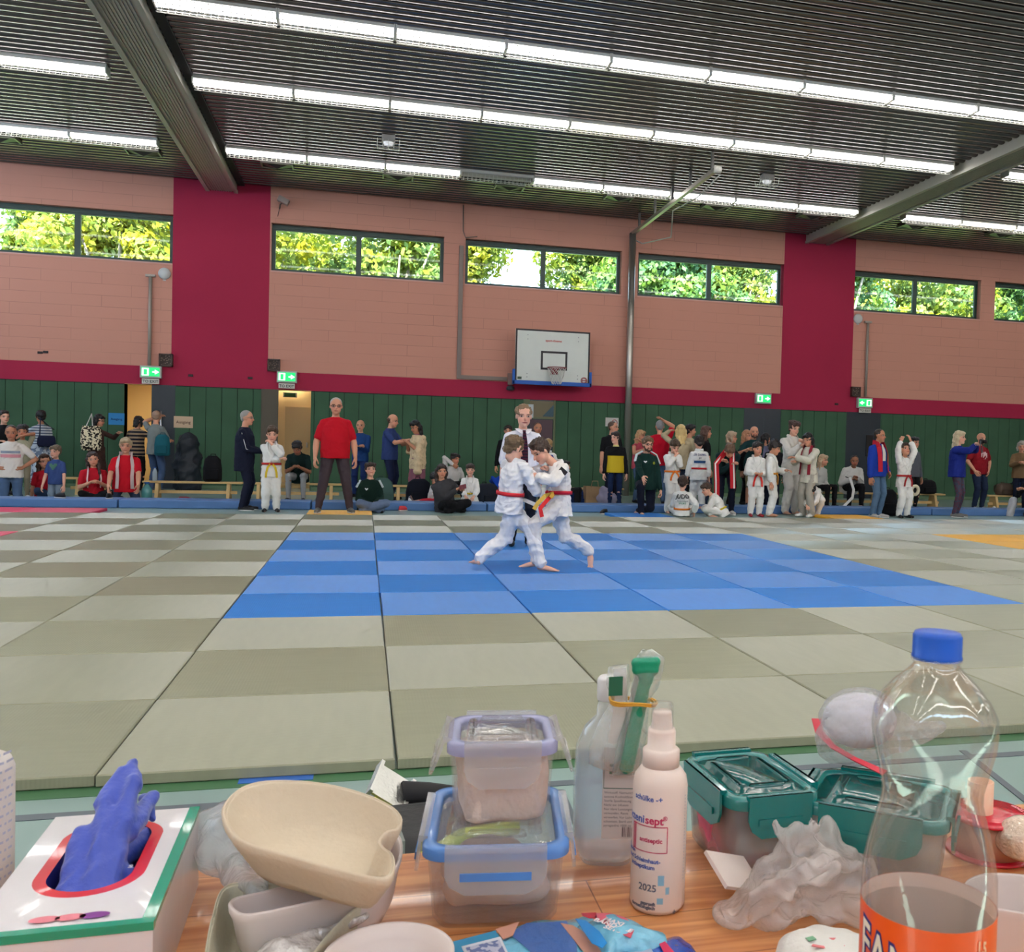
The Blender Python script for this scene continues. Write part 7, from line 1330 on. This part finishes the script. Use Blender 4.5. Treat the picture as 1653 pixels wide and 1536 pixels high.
# ---- kidney dishes
def spl(P, n=64):
    P = np.array(P, float); N = len(P); out = []
    for i in range(n):
        t = i*N/n; k = int(t); f_ = t-k; p0, p1, p2, p3 = P[(k-1) % N], P[k % N], P[(k+1) % N], P[(k+2) % N]
        out.append(.5*((2*p1)+(-p0+p2)*f_+(2*p0-5*p1+4*p2-p3)*f_**2+(-p0+3*p1-3*p2+p3)*f_**3))
    return np.array(out)
def dish(name, pts, z, depth, shrink, lip, th, M_, lab, cat, zf=None, n=72, tilt=None):
    """pts: outline seen in the photo laid on the plane of the rim"""
    def plane(x, y):
        p = atz(x, y, z)
        if tilt: 
            for _ in range(3): p = atz(x, y, z+tilt[0]*(p[0]-tilt[2])+tilt[1]*(p[1]-tilt[3]))
        return p
    W = spl([plane(*p) for p in pts], n); c = W.mean(0)
    def inset(k, dz): return c+(W-c)*k+V3(0, 0, dz)
    rings = [inset(1.0, -.004), inset(1.005, 0), inset(.985, .002), inset(1-lip*.45, .0015), inset(1-lip*.55, -.0006), inset(1-lip*.72, .0012), inset(1-lip, 0), inset(1-lip-.02, -.006), inset(shrink+.06, -depth*.80), inset(shrink, -depth+th), inset(.25, -depth+th), ]
    out = [inset(.25, -depth), inset(shrink+.02, -depth), inset(shrink+.10, -depth*.80), inset(1-lip-.0, -.012)]
    m = MB(); m.loft(rings[::-1]+[inset(1.0, -.005)]+out[::-1][:-1]+[out[0]], 0, True, (True, True)); o = m.build(name, M_); tag(o, lab, cat); return o
PULP = mat('moulded_pulp', C8(216, 198, 172), .9, bump=.12, bscale=160, var=.03, vscale=20); PULPG = mat('grey_moulded_pulp', C8(200, 194, 170), .9, bump=.12, bscale=160); WPL = mat('white_polypropylene', C8(230, 214, 206), .35, spec=.5)
dish('pulp_kidney_dish', [(331, 1536), (323, 1590), (370, 1640), (430, 1650), (470, 1600), (515, 1530), (556, 1484), (604, 1440), (600, 1415), (520, 1420), (420, 1425), (362, 1432), (342, 1480)], .800, .045, .80, .05, .003, PULPG, 'grey-beige pulp kidney dish lying lowest under the white dish at the left', 'kidney dish')
dish('plastic_kidney_dish', [(370, 1464), (378, 1452), (430, 1440), (500, 1420), (590, 1385), (635, 1345), (650, 1365), (640, 1400), (612, 1424), (560, 1442), (500, 1458), (430, 1474), (390, 1478)], .815, .045, .80, .04, .002, WPL, 'white plastic kidney dish between the two pulp dishes', 'kidney dish', tilt=(0, 0, .87, -5.68))
dish('pulp_kidney_dish', [(358, 1312), (372, 1285), (398, 1268), (440, 1261), (510, 1264), (575, 1278), (625, 1298), (648, 1318), (644, 1338), (626, 1344), (615, 1358), (622, 1372), (636, 1384), (636, 1408), (624, 1420), (590, 1417), (530, 1402), (470, 1385), (410, 1368), (374, 1348)], .868, .036, .70, .055, .003, PULP, 'beige pulp kidney dish on top, tilted over the white plastic dish', 'kidney dish', tilt=(-.02, .10, .82, -5.70))
soft('crumpled_plastic_bag', 'crumpled clear plastic bag behind and left of the pulp dishes', 'plastic bag', lambda m: (ellipsoid(m, atz(372, 1400, .78)+V3(0, .01, .02), (.034, .03, .04)), ellipsoid(m, atz(350, 1385, .78)+V3(.0, .02, .025), (.026, .03, .03)), capsule(m, atz(372, 1400, .79), atz(430, 1450, .80), .02, .014)), clear_mat('crumpled_film', (.95, .97, 1), .45, (.80, .81, .84), .12, 1.4, 1, 50), .003, .007, 45)
soft('foil_wrapper', 'crumpled foil wrapper inside the lowest pulp dish in front', 'wrapper', lambda m: (capsule(m, atz(430, 1545, .79), atz(520, 1510, .79), .012, .010), ellipsoid(m, atz(470, 1535, .79), (.035, .02, .010)), capsule(m, atz(520, 1510, .79), atz(590, 1478, .79), .008, .007)), mat('silver_foil_film', C8(214, 208, 204), .22, metal=.35, bump=.8, bscale=70), .0025, .005, 58)
# white cup front left of centre
c = atz(628, 1542, .80); r = empty('white_cup', (c[0], c[1], TZ), 0, 'round white plastic bowl at the bottom edge left of the blue packs', 'bowl'); m = MB(); R0 = .051
m.lathe([(.030, 0), (.032, .001), (.044, .04), (R0, .050), (R0, .052), (R0-.003, .052), (.042, .042), (.031, .004), (.004, .0035)], n=48); m.build('bowl_body', WPL, r)
# ---- blue packs in the foreground
def slab(name, pts, z, h, mats, lab, cat, deco=None, n=60, puff=.5):
    W = spl([atz(x, y, z) for x, y in pts], n); W[:, 2] = 0; c = W.mean(0); z0 = TZ+.001; m = MB()
    R = [c+(W-c)*k+V3(0, 0, z0+dz) for k, dz in ((.96, 0), (1, .002), (.985, .0035), (.90, h*.7), (.6, h), (.25, h*1.05))]; 
    for i in (3, 4, 5): R[i][:, 2] += vnoise(R[i], 90, 3)*h*.18
    m.loft(R, 0); r = empty(name, (0, 0, 0), 0, lab, cat); m.build('pouch', mats[0], r)
    return r, c, z0+h
def onplane(pts, z): return [tuple(atz(x, y, z)+V3(0, 0, 0)) for x, y in pts]
FILMB = mat('light_blue_film', C8(118, 190, 216), .2, spec=.6, bump=.5, bscale=45, coat=.5)
r, c, zt_ = slab('cold_pack', [(718, 1522), (790, 1496), (850, 1478), (930, 1468), (965, 1472), (1000, 1500), (1010, 1560), (960, 1640), (780, 1640), (735, 1560)], .765, .014, [FILMB], 'light blue glossy compress packet with a picture of blue bandaging, bottom centre', 'packet')
def decal(r, pts, z, M_, name='print', th=.0006):
    P = np.array([atz(x, y, z) for x, y in pts]); m = MB(); m.loft([P, P+V3(0, 0, th)], 0, False); return m.build(name, M_, r)
decal(r, [(724, 1522), (800, 1502), (818, 1536), (838, 1580), (742, 1580)], .7665, mat('pack_blue_panel', C8(58, 146, 188), .25, coat=.4)); decal(r, [(745, 1528), (808, 1512), (830, 1560), (765, 1570)], .7672, mat('pack_white_panel', C8(214, 216, 222), .3)); decal(r, [(752, 1530), (806, 1517), (824, 1556), (770, 1566)], .7677, pattern_mat('pack_picture', C8(110, 120, 160), C8(190, 190, 205), 'spots', 160))
decal(r, [(830, 1502), (850, 1490), (915, 1487), (930, 1520), (935, 1560), (880, 1560), (850, 1530), (828, 1512)], .7665, mat('pack_royal', C8(64, 102, 168), .2, coat=.6, bump=.4, bscale=60)); decal(r, [(905, 1490), (925, 1494), (985, 1530), (1010, 1580), (980, 1580), (945, 1540)], .767, mat('pack_skin', C8(208, 150, 128), .4)); decal(r, [(800, 1500), (838, 1488), (828, 1510), (812, 1516)], .767, mat('pack_skin', C8(208, 150, 128)))
r, c, zt_ = slab('bandage_pack', [(925, 1480), (955, 1471), (992, 1467), (1040, 1480), (1082, 1496), (1070, 1506), (1040, 1518), (1000, 1521), (975, 1532), (945, 1508)], .775, .024, [FILMB], 'light blue packet with a red printed oval lying on the other packs', 'packet')
decal(r, [(938, 1474), (962, 1473), (964, 1482), (952, 1482), (940, 1478)], .7765, mat('pack_red', C8(176, 20, 44), .25, coat=.5)); decal(r, [(962, 1474), (985, 1474), (1010, 1482), (1026, 1496), (1018, 1514), (1000, 1506), (975, 1490), (960, 1481)], .7765, mat('pack_red_field', C8(206, 90, 108), .3)); decal(r, [(929, 1483), (946, 1486), (968, 1504), (980, 1522), (972, 1530), (955, 1522)], .7765, mat('pack_blue_strip', C8(10, 130, 206), .2, coat=.5))
m = MB(); P0 = atz(970, 1484, .7775); Px = atz(1020, 1500, .7775); ux = nrm(Px-P0); uy = V3(-ux[1], ux[0], 0)
for i, tx in enumerate(('MAXI', 'BANDAGE', 'SETS')): text_flat(m, tx, .0085, P0+ux*.012-uy*(.006*i-.003)+ux*.003*i, ux, uy, 0, .0003, off=.0006)
m.build('lettering', mat('pack_letter', C8(240, 225, 225), .4), r)
r, c, zt_ = slab('bandage_pack', [(975, 1535), (1010, 1524), (1060, 1512), (1095, 1500), (1110, 1508), (1135, 1536), (1170, 1590), (1060, 1640), (980, 1600)], .762, .012, [mat('royal_blue_film', C8(20, 70, 168), .2, coat=.6, bump=.4, bscale=50)], 'dark blue glossy packet with a pink stripe under the light blue packet', 'packet')
decal(r, [(1062, 1520), (1072, 1518), (1095, 1545), (1080, 1552)], .7645, mat('pack_pink', C8(206, 34, 84), .3)); decal(r, [(1018, 1530), (1030, 1524), (1050, 1530), (1062, 1550), (1040, 1556)], .7645, mat('pack_badge', C8(170, 178, 196), .3)); decal(r, [(985, 1534), (1018, 1524), (1050, 1516), (1072, 1516), (1040, 1522), (1015, 1534), (1000, 1560)], .7645, mat('pack_navy', C8(20, 28, 130), .25))
# ---- printed soft pack and crumpled bag at the right
r, c, zt_ = slab('gauze_pack', [(1248, 1505), (1262, 1492), (1290, 1484), (1300, 1476), (1330, 1478), (1360, 1482), (1400, 1490), (1430, 1500), (1440, 1560), (1380, 1600), (1290, 1570), (1262, 1530)], .78, .028, [mat('white_printed_wrap', C8(226, 222, 214), .4, bump=.4, bscale=40, var=.04)], 'soft white printed packet with red and green marks in front of the crumpled bag', 'packet')
decal(r, [(1338, 1514), (1355, 1514), (1364, 1527), (1350, 1528)], .7815, mat('print_red_pale', C8(222, 120, 122), .5)); decal(r, [(1300, 1514), (1312, 1511), (1318, 1516), (1306, 1519)], .7815, mat('print_green_pale', C8(110, 160, 124), .5)); decal(r, [(1312, 1524), (1345, 1530), (1342, 1533), (1310, 1527)], .7815, mat('print_red_pale'))
BAG = clear_mat('soft_translucent_bag', (.98, .97, .96), .40, (1, .93, .90), .2, 1.0, .8, 60, dist=.005)
def sh(m):
    for x, y, z, rx, ry, rz in ((1185, 1472, .764, .022, .030, .012), (1225, 1450, .770, .030, .030, .018), (1270, 1425, .782, .036, .030, .026), (1310, 1405, .788, .036, .028, .030), (1350, 1405, .788, .034, .026, .030), (1290, 1372, .812, .026, .018, .030), (1330, 1362, .812, .022, .016, .030), (1378, 1425, .778, .030, .026, .022), (1390, 1465, .768, .026, .022, .014), (1275, 1470, .764, .030, .022, .010), (1330, 1465, .766, .030, .022, .012)):
        ellipsoid(m, atz(x, y, z), (rx, ry, rz))
    for a, b_ in (((1175, 1480, .764), (1300, 1390, .815)), ((1200, 1478, .764), (1345, 1400, .815)), ((1250, 1330, .835), (1300, 1420, .80)), ((1310, 1322, .84), (1330, 1400, .81)), ((1400, 1400, .80), (1330, 1380, .82)), ((1240, 1400, .80), (1310, 1350, .825))): capsule(m, atz(*a), atz(*b_), .007, .010, 8)
soft('translucent_bag', 'large crumpled translucent plastic bag in front of the teal-lidded containers', 'plastic bag', sh, BAG, .0028, .010, 58)
o = tag(MB().box((-.03, -.002, -.022), (.03, .002, .022)).build('paper_packet', mat('packet_paper', C8(232, 214, 204), .5), None, Matrix.Translation(Vector(atz(1180, 1400, .78)+V3(0, -.01, 0))) @ Euler((radians(-60), radians(20), radians(25))).to_matrix().to_4x4()), 'small white paper packet between the spray bottle and the crumpled bag', 'packet')
# ---- big soft-drink bottle
bx, by = 0, -6.08; pc = atY(1513, 1040, by); bx = pc[0]; ztop = atY(1513, 1018, by)[2]
zy = lambda y: atY(1508, y, by)[2]; pxm = float((atY(1508, 1200, by)-CAM) @ CF)/F_PX*.985
r = empty('soft_drink_bottle', (bx, by, TZ), 0, 'large clear soft-drink bottle with blue cap and orange label at the right front', 'bottle'); Z = lambda y: zy(y)-TZ
PET = clear_mat('pet_plastic', (.985, .99, .99), .035, (.85, .85, .84), .03, 2.6, .12, 14)
prof = [(36*pxm, 0.0), (46*pxm, .006), (105*pxm, .03)] ; prof = [(.030, 0), (.040, .004), (106*pxm, .03), (106*pxm, Z(1500)), (107*pxm, Z(1440)), (106*pxm, Z(1400)), (100*pxm, Z(1365)), (88*pxm, Z(1320)), (80*pxm, Z(1290)), (80*pxm, Z(1270)), (88*pxm, Z(1235)), (97*pxm, Z(1200)), (100*pxm, Z(1175)), (97*pxm, Z(1150)), (85*pxm, Z(1125)), (66*pxm, Z(1102)), (48*pxm, Z(1085)), (38*pxm, Z(1074)), (36*pxm, Z(1066)), (36*pxm, Z(1056))]
m = MB(); n = 72; R = []
for rad, z in prof:
    t = np.arange(n)*2*pi/n; fl = 1+.010*np.cos(t*6+z*40)*(1 if Z(1260) < z < Z(1090) else 0); 
    if Z(1180) < z < Z(1080): fl = 1+.03*np.cos(t*8)*sin(pi*(z-Z(1180))/(Z(1080)-Z(1180)))
    R.append(np.stack([rad*fl*np.cos(t), rad*fl*np.sin(t), np.full(n, z)], 1))
m.loft(R, 0, True, (True, False)); m.build('bottle_body', PET, r)
m = MB(); m.lathe([(41*pxm, Z(1066)), (41*pxm, Z(1060)), (37*pxm, Z(1060))], n=40, cap=(False, False)); m.build('neck_ring', PET, r)
m = MB(); n = 60; R = []
for rad, y in ((39.5, 1063), (40, 1058), (38.5, 1056), (38.5, 1026), (36, 1020), (20, 1018)): t = np.arange(n)*2*pi/n; k = 1+.012*np.sign(np.cos(t*30))*(1 if y in (1056, 1026) else 0); R.append(np.stack([rad*pxm*k*np.cos(t), rad*pxm*k*np.sin(t), np.full(n, Z(y))], 1))
m.loft(R); m.build('cap', mat('blue_cap_plastic', C8(16, 84, 190), .35, spec=.5), r)
Rl = 107.5*pxm; zl0, zl1 = .045, Z(1452)
m = MB(); t = np.arange(72)*2*pi/72; R = [np.stack([Rl*np.cos(t), Rl*np.sin(t), np.full(72, z)], 1) for z in (zl0, zl1)]; m.loft(R, 0, True, (False, False)); R2 = [np.stack([(Rl-.0004)*np.cos(t), (Rl-.0004)*np.sin(t), np.full(72, z)], 1) for z in (zl0, zl1)]; m.loft(R2, 1, True, (False, False)); m.build('label', [mat('orange_label', C8(236, 84, 14), .35, coat=.3), mat('label_back', C8(252, 222, 204), .5)], r)
m = MB(); b0 = -.42-.08
def cyll(txt, size, z, a0, mi, bold, off):
    V, F = text_mesh(txt, size, 0, bold, 'LEFT'); m.add([((Rl+off)*sin(a0+x*.62/Rl), -(Rl+off)*cos(a0+x*.62/Rl), z+y-.16*x) for x, y, _ in V], F, mi)
zf = zl1-.031; a0 = -1.74
cyll('FANTA', .034, zf, a0-.01, 0, .0022, .0003); cyll('FANTA', .034, zf, a0, 1, .0004, .0007); cyll('1,5', .010, zl1-.013, .18, 2, .0004, .0005)
m.build('lettering', [mat('label_navy', C8(34, 40, 120), .4), mat('label_white', C8(232, 222, 205), .4), mat('label_cream', C8(250, 190, 150), .4)], r)
# ---- adhesive tape spool
q = atz(1597, 1312, .795); r = empty('tape_spool', (q[0], q[1], TZ), 0, 'red tape spool with a cream core standing behind the drink bottle', 'tape'); SR = mat('spool_red', C8(206, 28, 52), .25, coat=.5)
m = MB(); m.lathe([(.012, .042), (.046, .042), (.048, .044), (.046, .0465), (.012, .0465)], n=48); m.lathe([(.012, 0), (.046, 0), (.048, .002), (.046, .004), (.012, .004)], n=48); m.build('spool_flange', SR, r); MB().lathe([(.012, .004), (.040, .004), (.040, .042), (.012, .042)], n=40).build('tape_roll', mat('tape_beige', C8(206, 156, 128), .6), r)
MB().lathe([(.0145, .03), (.0145, .082), (.0125, .082), (.0125, .03)], (-.010, .004, 0), 32, cap=(False, False)).build('core_tube', mat('core_cream', C8(240, 192, 160), .5), r)
V, F = text_mesh('Leukosilk  5m x 2,5cm', .008, 0, .0002); m = MB(); m.add([((.038+y)*sin(x/.038+.9), -(.038+y)*cos(x/.038+.9)*-1*-1, .0472) for x, y, _ in V], F); m.build('lettering', mat('spool_letter', C8(236, 170, 175), .5), r)
soft('wrapped_bandage', 'bandage roll in crinkled clear wrap at the right edge beside the tape spool', 'bandage', lambda m: (ellipsoid(m, atz(1652, 1352, .785), (.030, .03, .028)), capsule(m, atz(1615, 1345, .785), atz(1640, 1350, .785), .004, .018)), mat('crinkled_wrap_cream', C8(226, 200, 176), .2, bump=1, bscale=50, coat=.8), .0028, .004, 50)
# ---- white kidney dish at the right edge
dish('plastic_kidney_dish', [(1556, 1433), (1566, 1419), (1600, 1411), (1660, 1415), (1730, 1430), (1780, 1470), (1770, 1520), (1720, 1500), (1660, 1478), (1600, 1466), (1570, 1452)], .815, .062, .90, .03, .002, WPL, 'white plastic kidney dish at the right edge behind the drink bottle', 'kidney dish')
flush()
# ---- bag and straps on the floor just behind the table
q = atz(668, 1372, .0)*0+atY(668, 1325, -4.2); r = empty('equipment_bag', (q[0]+.02, -4.2, 0), .1, 'black equipment bag with yellow-green straps on the floor behind the table', 'bag'); m = MB()
zb = atY(668, 1320, -4.2)[2]; m.loft([rr(.40, .30, .05, 0), rr(.42, .32, .05, zb*.5), rr(.40, .28, .05, zb*.95), rr(.30, .18, .05, zb)]); m.build('bag_body', mat('black_nylon', C8(18, 19, 24), .5, bump=.4, bscale=20), r)
m = MB()
for k in range(3): m.box((-.12+.02*k, -.165, zb*.55+.05*k), (.16, -.15, zb*.57+.05*k))
m.tube([(-.16, -.16, zb*.75), (-.02, -.2, zb*.95), (.06, -.18, zb*1.06), (.2, -.15, zb*1.04)], .018, 8); m.build('strap', mat('lime_webbing', C8(170, 190, 70), .6), r); MB().box((-.19, -.2, zb), (-.07, -.03, zb+.03)).build('grey_flap', mat('grey_flap', C8(120, 124, 118), .6), r); MB().box((.0, -.22, zb*.80), (.10, -.16, zb*.86)).build('name_card', mat('white_plastic_card', C8(190, 205, 215), .4), r)
q = atY(618, 1290, -4.0); r = empty('ratchet_strap', (q[0], -4.0, 0), 0, 'bright yellow pouch with a metal ratchet buckle beside the black bag', 'strap'); zq = q[2]
m = MB(); m.loft([rr(.16, .16, .04, 0), rr(.17, .16, .04, zq*.6), rr(.11, .10, .03, zq-.01)]); m.build('yellow_pouch', mat('hi_vis_yellow', C8(232, 226, 20), .6, bump=.5, bscale=25), r)
m = MB(); Mx = Matrix.Translation((.02, 0, zq+.03)) @ Euler((radians(30), radians(35), 0)).to_matrix().to_4x4(); m.box((-.05, -.05, -.004), (.05, .05, .004), 0, Mx); m.box((-.055, -.055, -.015), (-.045, .055, .015), 0, Mx); m.box((.045, -.055, -.015), (.055, .055, .015), 0, Mx); m.build('metal_buckle', mat('buckle_metal', (.7, .7, .66), .3, 1, bump=.4, bscale=90), r)
m = MB(); m.tube([(.05, 0, zq+.01), (.12, .02, zq), (.19, .02, zq-.01)], [.035, .03, .026], 10); m.build('grip', mat('black_rubber', C8(20, 18, 22), .7), r)
